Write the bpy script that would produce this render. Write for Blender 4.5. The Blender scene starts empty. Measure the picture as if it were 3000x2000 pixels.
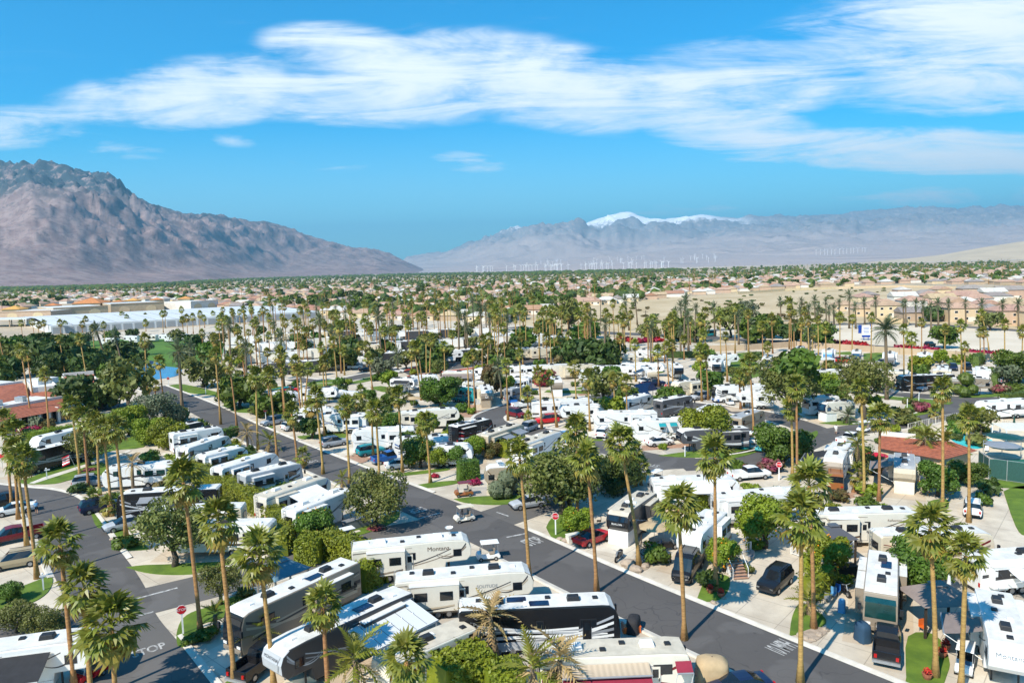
import bpy, bmesh, math, random
import numpy as np
from mathutils import Vector, Matrix, noise
R = math.radians
rnd = random.Random(7)
scene = bpy.context.scene
COL = scene.collection

# ---------------------------------------------------------------- camera
CAM_H, FPX, PITCH, ROLL = 30.0, 2130.0, math.atan(215/2130), R(1.5)
d_ = Vector((0, math.cos(PITCH), -math.sin(PITCH)))
u0 = Vector((0, math.sin(PITCH), math.cos(PITCH)))
r0 = Vector((1, 0, 0))
cu = u0*math.cos(ROLL) + r0*math.sin(ROLL)
cr = r0*math.cos(ROLL) - u0*math.sin(ROLL)
cam_data = bpy.data.cameras.new('camera')
cam_data.sensor_width = 36.0
cam_data.lens = 36.0*FPX/3000.0
cam_data.clip_start = 0.5
cam_data.clip_end = 120000.0
cam = bpy.data.objects.new('camera', cam_data)
COL.objects.link(cam)
M = Matrix((cr, cu, -d_)).transposed().to_4x4()
M.translation = Vector((0, 0, CAM_H))
cam.matrix_world = M
scene.camera = cam
CPOS = Vector((0, 0, CAM_H))

def ray(px, py):
    return d_*FPX + cr*(px-1500) + cu*(1000-py)
def G(px, py, z=0.0):
    """survey point: the place on the level plane z that photograph pixel (px, py) looks at"""
    d = ray(px, py)
    t = (z-CAM_H)/d.z
    return CPOS + d*t
def proj(p):
    v = Vector(p)-CPOS
    w = v.dot(d_)
    return 1500+FPX*v.dot(cr)/w, 1000-FPX*v.dot(cu)/w

# ---------------------------------------------------------------- world, sun, exposure
SUN_EL, SUN_AZ = R(46), R(40)          # shadows run to the right and away from the viewer
world = bpy.data.worlds.new('World'); scene.world = world; world.use_nodes = True
wt = world.node_tree; wt.nodes.clear()
class NT:
    def __init__(s, t): s.t = t
    def n(s, typ, **kw):
        x = s.t.nodes.new(typ)
        for k, v in kw.items(): setattr(x, k, v)
        return x
    def link(s, a, b): s.t.links.new(a, b)
    def m(s, op, a, b=None, c=None, clamp=False):
        x = s.t.nodes.new('ShaderNodeMath'); x.operation = op; x.use_clamp = clamp
        for i, v in enumerate((a, b, c)):
            if v is None: continue
            if isinstance(v, (int, float)): x.inputs[i].default_value = v
            else: s.t.links.new(v, x.inputs[i])
        return x.outputs[0]
    def sstep(s, v, a, b):
        x = s.t.nodes.new('ShaderNodeMapRange'); x.interpolation_type = 'SMOOTHSTEP'
        s.t.links.new(v, x.inputs[0])
        x.inputs[1].default_value = a; x.inputs[2].default_value = b
        return x.outputs[0]
    def mix(s, f, a, b, blend='MIX'):
        x = s.t.nodes.new('ShaderNodeMix'); x.data_type = 'RGBA'; x.blend_type = blend
        for i, v in ((0, f), (6, a), (7, b)):
            if isinstance(v, (int, float)): x.inputs[i].default_value = v
            elif isinstance(v, tuple): x.inputs[i].default_value = (*v[:3], 1)
            else: s.t.links.new(v, x.inputs[i])
        return x.outputs[2]
    def noise(s, vec, scale, detail=3, rough=.55, dist=0):
        x = s.t.nodes.new('ShaderNodeTexNoise')
        x.inputs['Scale'].default_value = scale; x.inputs['Detail'].default_value = detail
        x.inputs['Roughness'].default_value = rough; x.inputs['Distortion'].default_value = dist
        if vec is not None: s.t.links.new(vec, x.inputs['Vector'])
        return x.outputs['Fac']
W = NT(wt)
sky = W.n('ShaderNodeTexSky', sky_type='NISHITA', sun_disc=False)
sky.sun_elevation = SUN_EL
sky.sun_rotation = SUN_AZ + math.pi
sky.altitude = 150; sky.air_density = 1.0; sky.dust_density = 0.35; sky.ozone_density = 2.2
hsv = W.n('ShaderNodeHueSaturation'); hsv.inputs['Saturation'].default_value = 1.7
hsv.inputs['Value'].default_value = 1.3; hsv.inputs['Hue'].default_value = 0.475
W.link(sky.outputs[0], hsv.inputs['Color'])
tc = W.n('ShaderNodeTexCoord')
sep = W.n('ShaderNodeSeparateXYZ'); W.link(tc.outputs['Generated'], sep.inputs[0])
ay = W.m('ADD', W.m('ABSOLUTE', sep.outputs[1]), 0.12)
uu = W.m('DIVIDE', sep.outputs[0], ay)
vv = W.m('DIVIDE', sep.outputs[2], ay)
comb = W.n('ShaderNodeCombineXYZ'); W.link(uu, comb.inputs[0]); W.link(W.m('MULTIPLY', vv, 2.6), comb.inputs[1])
rot = W.n('ShaderNodeVectorRotate', rotation_type='Z_AXIS'); rot.inputs['Angle'].default_value = R(-14)
W.link(comb.outputs[0], rot.inputs[0])
n1 = W.noise(rot.outputs[0], 2.6, 6, .64, .5)
comb2 = W.n('ShaderNodeCombineXYZ'); W.link(W.m('MULTIPLY', uu, .6), comb2.inputs[0]); W.link(W.m('MULTIPLY', vv, 4.4), comb2.inputs[1])
rot2 = W.n('ShaderNodeVectorRotate', rotation_type='Z_AXIS'); rot2.inputs['Angle'].default_value = R(-20)
W.link(comb2.outputs[0], rot2.inputs[0])
n2 = W.noise(rot2.outputs[0], 7.0, 5, .68, .8)
def seg(x0, y0, x1, y1, r, w=1.0):
    """soft streak of cloud, an ellipse lying between two directions (u, v) of the sky"""
    def uv(x, y):
        q = ray(x, y); q.normalize(); return q.x/(abs(q.y)+.12), q.z/(abs(q.y)+.12)
    (ax, az), (bx, bz) = uv(x0, y0), uv(x1, y1)
    r = r/FPX*.88
    mp = W.n('ShaderNodeMapping', vector_type='TEXTURE')
    mp.inputs['Location'].default_value = ((ax+bx)/2, (az+bz)/2, 0)
    mp.inputs['Rotation'].default_value = (0, 0, math.atan2(bz-az, bx-ax))
    mp.inputs['Scale'].default_value = (math.hypot(bx-ax, bz-az)/2+r, r, 1)
    W.link(uvv.outputs[0], mp.inputs[0])
    ln = W.n('ShaderNodeVectorMath', operation='LENGTH'); W.link(mp.outputs[0], ln.inputs[0])
    return W.m('MULTIPLY_ADD', ln.outputs['Value'], -w, w)
uvv = W.n('ShaderNodeCombineXYZ'); W.link(uu, uvv.inputs[0]); W.link(vv, uvv.inputs[1])
SEGS = [(-500, 400, 420, 352, 75), (150, 340, 1000, 215, 120), (800, 130, 1250, 170, 90), (700, 255, 1600, 225, 150),
        (1150, 160, 2000, 320, 150), (1650, 300, 2600, 180, 140), (2300, 150, 3500, 40, 190), (1850, 320, 2400, 430, 110),
        (2100, 425, 3500, 460, 85), (2450, 260, 3400, 220, 110),
        (180, 415, 500, 452, 46, .42), (780, 480, 1170, 494, 34, .42), (1230, 465, 1490, 484, 48, .45), (600, 402, 760, 424, 30, .35), (1420, 640, 2350, 605, 44, .55), (2250, 590, 3300, 555, 52, .5)]
acc = None
for s_ in SEGS:
    k = seg(*s_)
    acc = k if acc is None else W.m('MAXIMUM', acc, k)
acc = W.m('MAXIMUM', acc, 0.0, clamp=True)
body = W.m('ADD', W.m('MULTIPLY', W.m('POWER', acc, .55), 1.15), W.m('ADD', W.m('MULTIPLY', W.m('SUBTRACT', n1, .5), 2.2), W.m('MULTIPLY', W.m('SUBTRACT', n2, .5), 2.1)))
den = W.sstep(body, .10, 1.22)
den = W.m('MULTIPLY', den, W.sstep(acc, 0.0, .3))
wisps = W.m('MULTIPLY', W.sstep(n2, .58, .95), .22)
low = W.m('MULTIPLY', W.sstep(vv, .20, -.01), W.m('ADD', W.m('MULTIPLY', n1, .25), .38))
den = W.m('MAXIMUM', den, W.m('MAXIMUM', wisps, low))
den = W.m('MULTIPLY', den, W.sstep(vv, -.08, -.01))
tint = W.mix(1.0, hsv.outputs[0], (.0, .85, 1.08), 'MULTIPLY')
cl = W.mix(W.m('MULTIPLY', den, .95), tint, (9.2, 9.5, 9.6))
bg = W.n('ShaderNodeBackground'); bg.inputs['Strength'].default_value = 0.085
W.link(cl, bg.inputs['Color'])
wo = W.n('ShaderNodeOutputWorld'); W.link(bg.outputs[0], wo.inputs['Surface'])

sun_d = bpy.data.lights.new('sun', 'SUN'); sun_d.energy = 4.5; sun_d.angle = R(.53); sun_d.color = (1, .925, .79)
sun = bpy.data.objects.new('sun', sun_d); COL.objects.link(sun)
to_sun = Vector((-math.sin(SUN_AZ)*math.cos(SUN_EL), -math.cos(SUN_AZ)*math.cos(SUN_EL), math.sin(SUN_EL)))
sun.rotation_euler = to_sun.to_track_quat('Z', 'Y').to_euler()
sun.location = (0, 0, 200)

vs = scene.view_settings
vs.view_transform = 'Standard'; vs.look = 'None'; vs.exposure = 0.76; vs.gamma = 1.0; vs.use_curve_mapping = False
world.cycles.sampling_method = 'MANUAL'; world.cycles.sample_map_resolution = 256
scene.render.engine = 'CYCLES'
scene.cycles.max_bounces = 6; scene.cycles.diffuse_bounces = 3; scene.cycles.glossy_bounces = 2
scene.cycles.transmission_bounces = 2; scene.cycles.volume_bounces = 0; scene.cycles.transparent_max_bounces = 4

# ---------------------------------------------------------------- materials
MATS = {}
def mat(name, col, rough=.7, var=.18, scale=3.0, metal=0.0, spec=.4, col2=None, bump=0.0, bscale=20, orand=0.0, coords='Object', stretch=None, trans=0.0):
    """procedural surface: two-tone noise, optional fine relief, optional hue shift from object to object"""
    m = bpy.data.materials.new(name); m.use_nodes = True
    t = NT(m.node_tree); b = m.node_tree.nodes['Principled BSDF']
    b.inputs['Roughness'].default_value = rough; b.inputs['Metallic'].default_value = metal
    b.inputs['Specular IOR Level'].default_value = spec
    tcn = t.n('ShaderNodeTexCoord'); vec = tcn.outputs[coords]
    if stretch:
        mp = t.n('ShaderNodeMapping'); mp.inputs['Scale'].default_value = stretch
        t.link(vec, mp.inputs[0]); vec = mp.outputs[0]
    c2 = col2 if col2 else tuple(c*(1-var) for c in col)
    f = t.sstep(t.noise(vec, scale, 4, .6), .3, .7)
    c = t.mix(f, col, c2)
    if orand:
        oi = t.n('ShaderNodeObjectInfo')
        h = t.n('ShaderNodeHueSaturation'); t.link(c, h.inputs['Color'])
        t.link(t.m('ADD', t.m('MULTIPLY', oi.outputs['Random'], orand*.16), .5-orand*.08), h.inputs['Hue'])
        t.link(t.m('ADD', t.m('MULTIPLY', oi.outputs['Random'], orand), 1-orand*.5), h.inputs['Value'])
        c = h.outputs[0]
    t.link(c, b.inputs['Base Color'])
    if bump:
        bn = t.n('ShaderNodeBump'); bn.inputs['Strength'].default_value = bump; bn.inputs['Distance'].default_value = .05
        t.link(t.noise(vec, bscale, 3), bn.inputs['Height']); t.link(bn.outputs[0], b.inputs['Normal'])
    if trans:
        out = m.node_tree.nodes['Material Output']
        tl = t.n('ShaderNodeBsdfTranslucent'); t.link(c, tl.inputs[0])
        mx = t.n('ShaderNodeMixShader'); mx.inputs[0].default_value = trans
        t.link(b.outputs[0], mx.inputs[1]); t.link(tl.outputs[0], mx.inputs[2]); t.link(mx.outputs[0], out.inputs[0])
    MATS[name] = m
    return m
def C(h):
    """display colour (hex) -> base colour"""
    return tuple(((int(h[i:i+2], 16)/255+.055)/1.055)**2.4 if int(h[i:i+2], 16) > 10 else int(h[i:i+2], 16)/255/12.92 for i in (0, 2, 4))
# paint and fittings
for k, c, r in [('white', (.78, .78, .77), .35), ('offwhite', (.70, .66, .57), .4), ('cream', (.66, .58, .44), .4), ('beige', (.50, .42, .31), .4),
                ('taupe', (.27, .22, .17), .35), ('brown', (.13, .075, .04), .35), ('charcoal', (.045, .045, .05), .3), ('black', (.012, .012, .014), .25),
                ('silver', (.42, .44, .47), .25), ('grey', (.24, .25, .27), .35), ('darkgrey', (.09, .09, .10), .35), ('navy', (.011, .020, .058), .3), ('blue', (.02, .11, .36), .3),
                ('skyblue', (.12, .32, .55), .35), ('teal', (.01, .26, .30), .5), ('maroon', (.16, .01, .018), .3), ('red', (.55, .012, .02), .25), ('orange', (.65, .13, .02), .4),
                ('gold', (.40, .32, .20), .3), ('darkgreen', (.01, .06, .045), .4), ('bronze', (.28, .10, .03), .35), ('stone_beige', (.36, .29, .21), .5)]:
    mat(k, c, r, .07, 1.2, spec=.5)
mat('roof_white', (.74, .73, .70), .5, .16, .9, spec=.3, col2=(.58, .56, .52))
mat('roof_tan', (.58, .52, .42), .6, .18, 1.4, spec=.3)
mat('roof_grey', (.36, .37, .38), .5, .18, 1.4, spec=.3)
mat('glass', (.012, .016, .022), .06, .3, 2, spec=.8)
mat('glass_blue', (.02, .08, .16), .06, .3, 2, spec=.8)
mat('glass_teal', (.008, .045, .042), .1, .3, 2, spec=.8)
mat('tyre', (.016, .016, .017), .85, .2, 8)
mat('rim', (.45, .46, .48), .3, .3, 9, metal=.7)
mat('plastic_dark', (.022, .022, .025), .5, .2, 4)
mat('lamp_white', (.8, .8, .78), .2, .05, 4, spec=.7)
mat('lamp_red', (.45, .01, .01), .2, .1, 4, spec=.7)
mat('metal', (.50, .51, .52), .4, .2, 4, metal=.6)
mat('solar', (.012, .022, .07), .12, .5, 3, spec=.7)
mat('canvas_tan', (.46, .34, .20), .85, .15, 2)
mat('canvas_taupe', (.24, .19, .17), .85, .15, 2)
mat('canvas_blue', (.022, .06, .11), .8, .15, 2)
mat('steel_blue', (.13, .22, .27), .5, .15, 2)
mat('canvas_red', (.26, .02, .045), .8, .15, 2)
mat('canvas_black', (.028, .028, .032), .85, .25, 2)
mat('skin', (.42, .24, .16), .6, .1, 8)
# plants
mat('bark_palm', (.46, .27, .095), .9, .4, 1.5, col2=(.30, .165, .06), bump=.9, bscale=5, orand=.25, stretch=(1, 1, 6))
mat('bark_date', (.22, .16, .10), .95, .4, 3, bump=1, bscale=6, stretch=(1, 1, 5))
mat('bark', (.11, .085, .06), .9, .4, 3, bump=.6, bscale=9)
mat('frond', (.265, .26, .036), .42, .4, 1.1, spec=.5, col2=(.125, .145, .018), orand=.22, trans=.22)
mat('frond_old', (.42, .30, .07), .6, .4, 1.1, spec=.35, col2=(.24, .19, .03), orand=.2, trans=.2)
mat('frond_date', (.13, .16, .075), .5, .35, 1.1, spec=.45, orand=.2, trans=.15)
mat('frond_dry', (.46, .33, .14), .7, .35, 1.1, orand=.1, trans=.15)
for k, c, c2 in [('leaf_green', (.105, .165, .016), (.055, .095, .010)), ('leaf_lime', (.225, .265, .016), (.125, .170, .012)), ('leaf_olive', (.175, .185, .040), (.100, .115, .024)),
                 ('leaf_dark', (.075, .115, .020), (.038, .068, .012)), ('leaf_grey', (.16, .18, .10), (.10, .12, .065)), ('leaf_pink', (.34, .05, .10), (.08, .10, .03)),
                 ('leaf_red', (.44, .012, .045), (.20, .02, .03)), ('leaf_rust', (.17, .11, .04), (.08, .09, .02))]:
    mat(k, c, .55, .3, .9, spec=.4, col2=c2, orand=.25, trans=.18)
mat('flower_red', (.62, .035, .02), .7, .3, 4)
mat('fruit', (.75, .28, .01), .5, .2, 4)
# ground
mat('grass', (.125, .195, .018), .9, .3, .55, col2=(.070, .125, .012), bump=.5, bscale=14, coords='Object')
mat('golf_grass', (.095, .19, .02), .9, .3, .05, col2=(.055, .13, .014), coords='Object')
for nm_, ca, cb in [('concrete', (.60, .525, .42), (.44, .375, .295)), ('pad_pale', (.66, .60, .50), (.52, .46, .375)), ('pad_grey', (.44, .40, .35), (.34, .305, .26)), ('pad_tan', (.54, .44, .32), (.43, .34, .25))]:
    m_ = mat(nm_, ca, .85, .2, .25, col2=cb, bump=.15, bscale=6)
    t = NT(m_.node_tree); b = m_.node_tree.nodes['Principled BSDF']; src = b.inputs['Base Color'].links[0].from_socket
    tcn = t.n('ShaderNodeTexCoord'); mp = t.n('ShaderNodeMapping'); mp.inputs['Rotation'].default_value = (0, 0, R(-49)); t.link(tcn.outputs['Object'], mp.inputs[0])
    bk = t.n('ShaderNodeTexBrick'); bk.offset = 0.0; bk.inputs['Scale'].default_value = 1.0; bk.inputs['Mortar Size'].default_value = .035; bk.inputs['Brick Width'].default_value = 3.6; bk.inputs['Row Height'].default_value = 3.6
    t.link(mp.outputs[0], bk.inputs['Vector'])
    c_ = t.mix(t.m('MULTIPLY', bk.outputs['Fac'], .55), src, (.20, .17, .14))
    st = t.sstep(t.noise(tcn.outputs['Object'], .9, 5, .7), .58, .74)
    c_ = t.mix(t.m('MULTIPLY', st, .45), c_, (.26, .22, .18))
    t.link(c_, b.inputs['Base Color'])
mat('kerb_concrete', (.66, .61, .53), .85, .25, .6, col2=(.50, .46, .40))
mat('brick_paver', (.42, .25, .17), .9, .3, 1.5)
mat('gravel', (.42, .33, .24), .95, .35, 3, bump=.6, bscale=8)
mat('rock', (.42, .33, .25), .9, .35, 2, bump=.5, bscale=6)
mat('marking', (.52, .51, .49), .8, .5, 2.6, col2=(.20, .195, .19))
mat('red_kerb', (.48, .12, .07), .8, .3, 1)
mat('flowerbed', (.50, .05, .03), .9, .5, 1.2, col2=(.25, .06, .02))
mat('sand', (.53, .42, .27), .95, .2, .03, col2=(.41, .31, .175), bump=.2, bscale=.6)
mat('sand_pale', (.64, .555, .44), .95, .2, .03, col2=(.52, .44, .33))
mat('pool_water', (.02, .52, .58), .08, .3, .45, spec=.6, col2=(.10, .66, .70))
mat('court_green', (.02, .14, .10), .8, .15, .3)
mat('pool_deck', (.66, .56, .42), .85, .12, .5)
# buildings
mat('tile_red', (.40, .13, .07), .8, .4, 1.6, col2=(.26, .085, .05), bump=.8, bscale=4)
for k, c in [('tile_terracotta', (.40, .215, .14)), ('tile_salmon', (.48, .315, .225)), ('tile_grey', (.30, .26, .24)), ('tile_tan', (.48, .35, .22)), ('tile_white', (.58, .55, .50)), ('tile_orange', (.62, .29, .09))]:
    mat(k, c, .85, .25, .6, orand=.2, bump=.4, bscale=2)
for k, c in [('stucco_cream', (.66, .52, .33)), ('stucco_white', (.70, .66, .60)), ('stucco_tan', (.46, .35, .24)), ('stucco_pink', (.52, .37, .27)), ('stucco_yellow', (.58, .46, .26))]:
    mat(k, c, .9, .12, .5, orand=.12)
mat('steel_white', (.64, .65, .65), .5, .08, .03, stretch=(1, .1, 1))
mat('wood_dark', (.05, .035, .025), .8, .3, 4)
mat('sign_red', (.55, .01, .02), .4, .1, 4)
mat('sign_white', (.8, .8, .8), .4, .05, 4)
mat('sign_blue', (.01, .05, .28), .4, .1, 4)

def asphalt(name, c1, c2):
    m = mat(name, c1, .82, .2, .08, col2=c2)
    t = NT(m.node_tree); b = m.node_tree.nodes['Principled BSDF']
    src = b.inputs['Base Color'].links[0].from_socket
    tcn = t.n('ShaderNodeTexCoord')
    vo = t.n('ShaderNodeTexVoronoi', feature='DISTANCE_TO_EDGE'); vo.inputs['Scale'].default_value = .11
    wv = t.n('ShaderNodeVectorMath', operation='ADD'); nz = t.n('ShaderNodeTexNoise'); nz.inputs['Scale'].default_value = .35
    t.link(tcn.outputs['Object'], nz.inputs['Vector'])
    sc_ = t.n('ShaderNodeVectorMath', operation='SCALE'); sc_.inputs['Scale'].default_value = 4.0
    t.link(nz.outputs['Color'], sc_.inputs[0]); t.link(tcn.outputs['Object'], wv.inputs[0]); t.link(sc_.outputs[0], wv.inputs[1])
    t.link(wv.outputs[0], vo.inputs['Vector'])
    crack = t.sstep(vo.outputs['Distance'], .001, .005)
    fine = t.noise(tcn.outputs['Object'], 2.5, 5, .7)
    col = t.mix(t.m('MULTIPLY', t.m('SUBTRACT', 1, crack), .55), src, (.022, .022, .024))
    col = t.mix(t.m('MULTIPLY', fine, .35), col, (.12, .115, .115))
    patch = t.sstep(t.noise(tcn.outputs['Object'], .16, 3, .5, .4), .54, .60)
    col = t.mix(t.m('MULTIPLY', patch, .30), col, (.16, .15, .145))
    oil = t.sstep(t.noise(tcn.outputs['Object'], .75, 3, .6), .64, .74)
    col = t.mix(t.m('MULTIPLY', oil, .5), col, (.03, .03, .032))
    t.link(col, b.inputs['Base Color'])
    return m
asphalt('asphalt', (.094, .085, .080), (.071, .065, .062))
asphalt('asphalt_old', (.130, .119, .108), (.096, .088, .082))

def ribbed(name, c1, c2, scale):
    m = mat(name, c1, .6, .1, 1)
    t = NT(m.node_tree); b = m.node_tree.nodes['Principled BSDF']
    tcn = t.n('ShaderNodeTexCoord'); wv = t.n('ShaderNodeTexWave', bands_direction='X'); wv.inputs['Scale'].default_value = scale
    t.link(tcn.outputs['Object'], wv.inputs['Vector'])
    t.link(t.mix(wv.outputs['Fac'], c1, c2), b.inputs['Base Color'])
    return m
ribbed('awning_stripe', (.50, .40, .29), (.42, .33, .24), .8)
ribbed('metal_roof', (.66, .68, .70), (.52, .54, .56), 2.0)

# ---------------------------------------------------------------- mesh helpers
class MB:
    def __init__(s): s.v, s.f, s.m, s.mats = [], [], [], []
    def mi(s, m):
        if m not in s.mats: s.mats.append(m)
        return s.mats.index(m)
    def face(s, pts, m):
        i = len(s.v); s.v.extend([tuple(p) for p in pts]); s.f.append(tuple(range(i, i+len(pts)))); s.m.append(s.mi(m))
    def box(s, c, d, m, rz=0, top=1.0, ry=0):
        cx, cy, cz = c; a, b, h = d[0]/2, d[1]/2, d[2]/2
        P = [(-a, -b, -h), (a, -b, -h), (a, b, -h), (-a, b, -h), (-a*top, -b*top, h), (a*top, -b*top, h), (a*top, b*top, h), (-a*top, b*top, h)]
        k = len(s.v); cz_, sz_ = math.cos(rz), math.sin(rz); cy_, sy_ = math.cos(ry), math.sin(ry)
        for x, y, z in P:
            x, z = x*cy_+z*sy_, -x*sy_+z*cy_
            s.v.append((cx+x*cz_-y*sz_, cy+x*sz_+y*cz_, cz+z))
        for q in ((0, 3, 2, 1), (4, 5, 6, 7), (0, 1, 5, 4), (1, 2, 6, 5), (2, 3, 7, 6), (3, 0, 4, 7)):
            s.f.append(tuple(k+i for i in q)); s.m.append(s.mi(m))
        return s
    def prism(s, prof, y0, y1, m, caps=True):
        """profile (x, z), counter-clockwise seen from -y, drawn out from y0 to y1"""
        k = len(s.v); n = len(prof)
        for x, z in prof: s.v.append((x, y0, z))
        for x, z in prof: s.v.append((x, y1, z))
        mi = s.mi(m)
        for i in range(n):
            j = (i+1) % n
            s.f.append((k+j, k+i, k+n+i, k+n+j)); s.m.append(mi)
        if caps:
            s.f.append(tuple(k+i for i in range(n))); s.m.append(mi)
            s.f.append(tuple(k+n+i for i in reversed(range(n)))); s.m.append(mi)
        return s
    def tube(s, pts, rad, n, m, cap=True):
        k0 = len(s.v); mi = s.mi(m)
        pts = [Vector(p) for p in pts]
        if isinstance(rad, (int, float)): rad = [rad]*len(pts)
        for i, p in enumerate(pts):
            dr = (pts[min(i+1, len(pts)-1)]-pts[max(i-1, 0)]).normalized()
            a = dr.orthogonal().normalized() if abs(dr.z) < .9 else Vector((1, 0, 0))
            a = (a-dr*a.dot(dr)).normalized(); b = dr.cross(a)
            for q in range(n):
                an = 2*math.pi*q/n
                s.v.append(tuple(p+(a*math.cos(an)+b*math.sin(an))*rad[i]))
        for i in range(len(pts)-1):
            for q in range(n):
                w = (q+1) % n
                s.f.append((k0+i*n+q, k0+i*n+w, k0+(i+1)*n+w, k0+(i+1)*n+q)); s.m.append(mi)
        if cap:
            s.f.append(tuple(k0+q for q in reversed(range(n)))); s.m.append(mi)
            e = k0+(len(pts)-1)*n
            s.f.append(tuple(e+q for q in range(n))); s.m.append(mi)
        return s
    def lathe(s, prof, n, m, c=(0, 0, 0)):
        k0 = len(s.v); mi = s.mi(m)
        for r, z in prof:
            for q in range(n):
                an = 2*math.pi*q/n
                s.v.append((c[0]+r*math.cos(an), c[1]+r*math.sin(an), c[2]+z))
        for i in range(len(prof)-1):
            for q in range(n):
                w = (q+1) % n
                s.f.append((k0+i*n+q, k0+i*n+w, k0+(i+1)*n+w, k0+(i+1)*n+q)); s.m.append(mi)
        return s
    def mesh(s, name='mesh', bevel=0, seg=2, smooth=False):
        me = bpy.data.meshes.new(name)
        me.from_pydata(s.v, [], s.f)
        for m in s.mats: me.materials.append(MATS[m])
        me.polygons.foreach_set('material_index', s.m)
        if bevel:
            bm = bmesh.new(); bm.from_mesh(me)
            bmesh.ops.remove_doubles(bm, verts=bm.verts, dist=1e-4)
            es = [e for e in bm.edges if len(e.link_faces) == 2 and e.calc_face_angle(0) > R(28)]
            bmesh.ops.bevel(bm, geom=es, offset=bevel, segments=seg, profile=.6, affect='EDGES', clamp_overlap=True)
            bm.to_mesh(me); bm.free()
        if smooth: me.polygons.foreach_set('use_smooth', [True]*len(me.polygons))
        me.update()
        return me
def add(name, me, parent=None, loc=None, rz=None, label=None, kind=None):
    o = bpy.data.objects.new(name, me)
    COL.objects.link(o)
    if parent is not None: o.parent = parent
    if loc is not None: o.location = loc
    if rz is not None: o.rotation_euler = (0, 0, rz) if isinstance(rz, (int, float)) else rz
    if label: o['label'] = label
    if kind: o['kind'] = kind
    return o
def thing(name, label, cat, loc=(0, 0, 0), rz=0, group=None, me=None):
    o = add(name, me, None, loc, rz, label)
    o['category'] = cat
    if group: o['group'] = group
    return o
def copy_tree(o, parent=None):
    c = o.copy(); COL.objects.link(c); c.parent = parent
    for ch in KIDS(o): copy_tree(ch, c)
    return c
_kids = {}
def KIDS(o): return list(o.children)
_MC = {}
def cached(key, fn):
    if key not in _MC: _MC[key] = fn()
    return _MC[key]
def sheet(name, poly, z, m, kind='structure', label=None, thick=0.0, parent=None):
    """flat ground surface from a world outline; with thickness it stands proud as a slab"""
    b = MB(); mi = b.mi(m); n = len(poly)
    b.v = [(p[0], p[1], z) for p in poly]; b.f = [tuple(range(n))]; b.m = [mi]
    if thick:
        b.v += [(p[0], p[1], z-thick) for p in poly]
        for i in range(n):
            j = (i+1) % n
            b.f.append((i, n+i, n+j, j)); b.m.append(mi)
    me = b.mesh(name)
    bm = bmesh.new(); bm.from_mesh(me)
    if bm.faces:
        bm.faces.ensure_lookup_table()
        if bm.faces[0].normal.z < 0: bmesh.ops.reverse_faces(bm, faces=bm.faces)
    bmesh.ops.triangulate(bm, faces=[f for f in bm.faces if len(f.verts) > 4])
    bm.to_mesh(me); bm.free()
    return add(name, me, parent, kind=kind if parent is None else None, label=label)
def smooth_line(pts, n=6):
    P = [Vector((p[0], p[1])) for p in pts]; out = []
    for i in range(len(P)-1):
        p0, p1, p2, p3 = P[max(i-1, 0)], P[i], P[i+1], P[min(i+2, len(P)-1)]
        for k in range(n):
            t = k/n
            out.append(.5*((2*p1)+(p2-p0)*t+(2*p0-5*p1+4*p2-p3)*t*t+(3*p1-p0-3*p2+p3)*t**3))
    out.append(P[-1]); return out
def strip(pts, w0, w1, z, m, b=None, z1=None):
    """band between offsets w0 and w1 to the left of a line"""
    own = b is None
    if own: b = MB()
    if z1 is None: z1 = z
    n = len(pts); k = len(b.v); mi = b.mi(m)
    for i, p in enumerate(pts):
        t = (pts[min(i+1, n-1)]-pts[max(i-1, 0)]).normalized(); nn = Vector((-t.y, t.x))
        a, c = p+nn*w0, p+nn*w1
        b.v += [(a.x, a.y, z), (c.x, c.y, z1)]
    for i in range(n-1):
        b.f.append((k+2*i, k+2*i+2, k+2*i+3, k+2*i+1)); b.m.append(mi)
    return b
# ---------------------------------------------------------------- terrain
def ground_mat():
    m = mat('ground_far', (.46, .36, .26), .95, .2, .01)
    t = NT(m.node_tree); b = m.node_tree.nodes['Principled BSDF']
    tcn = t.n('ShaderNodeTexCoord'); o = tcn.outputs['Object']
    a = t.mix(t.sstep(t.noise(o, .012, 5, .6), .38, .62), (.47, .37, .26), (.38, .31, .23))
    a = t.mix(t.sstep(t.noise(o, .05, 4, .7), .5, .66), a, (.16, .16, .075))
    sp = t.n('ShaderNodeSeparateXYZ'); t.link(o, sp.inputs[0])
    far = t.sstep(sp.outputs[1], 3600, 4600)
    fan = t.mix(t.sstep(t.noise(o, .0012, 5, .6), .4, .62), (.50, .42, .34), (.33, .27, .22))
    a = t.mix(far, a, fan)
    t.link(a, b.inputs['Base Color'])
ground_mat()
gm = MB()
for x0, x1, y0, y1 in [(-34000, 34000, -3000, 44000)]:
    gm.face([(x0, y0, 0), (x1, y0, 0), (x1, y1, 0), (x0, y1, 0)], 'ground_far')
add('ground', gm.mesh('ground'), kind='structure')

def uvpx(x, y):
    r = ray(x, y); return r.x/r.y, r.z/r.y
def curve_px(pts):
    q = sorted(uvpx(*p) for p in pts)
    us = np.array([a for a, _ in q]); vs_ = np.array([b for _, b in q])
    return lambda u: np.interp(u, us, vs_)
def curve_y(pts):
    q = sorted((uvpx(x, 800)[0], v) for x, v in pts)
    us = np.array([a for a, _ in q]); vs_ = np.array([b for _, b in q])
    return lambda u: np.interp(u, us, vs_)

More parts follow.
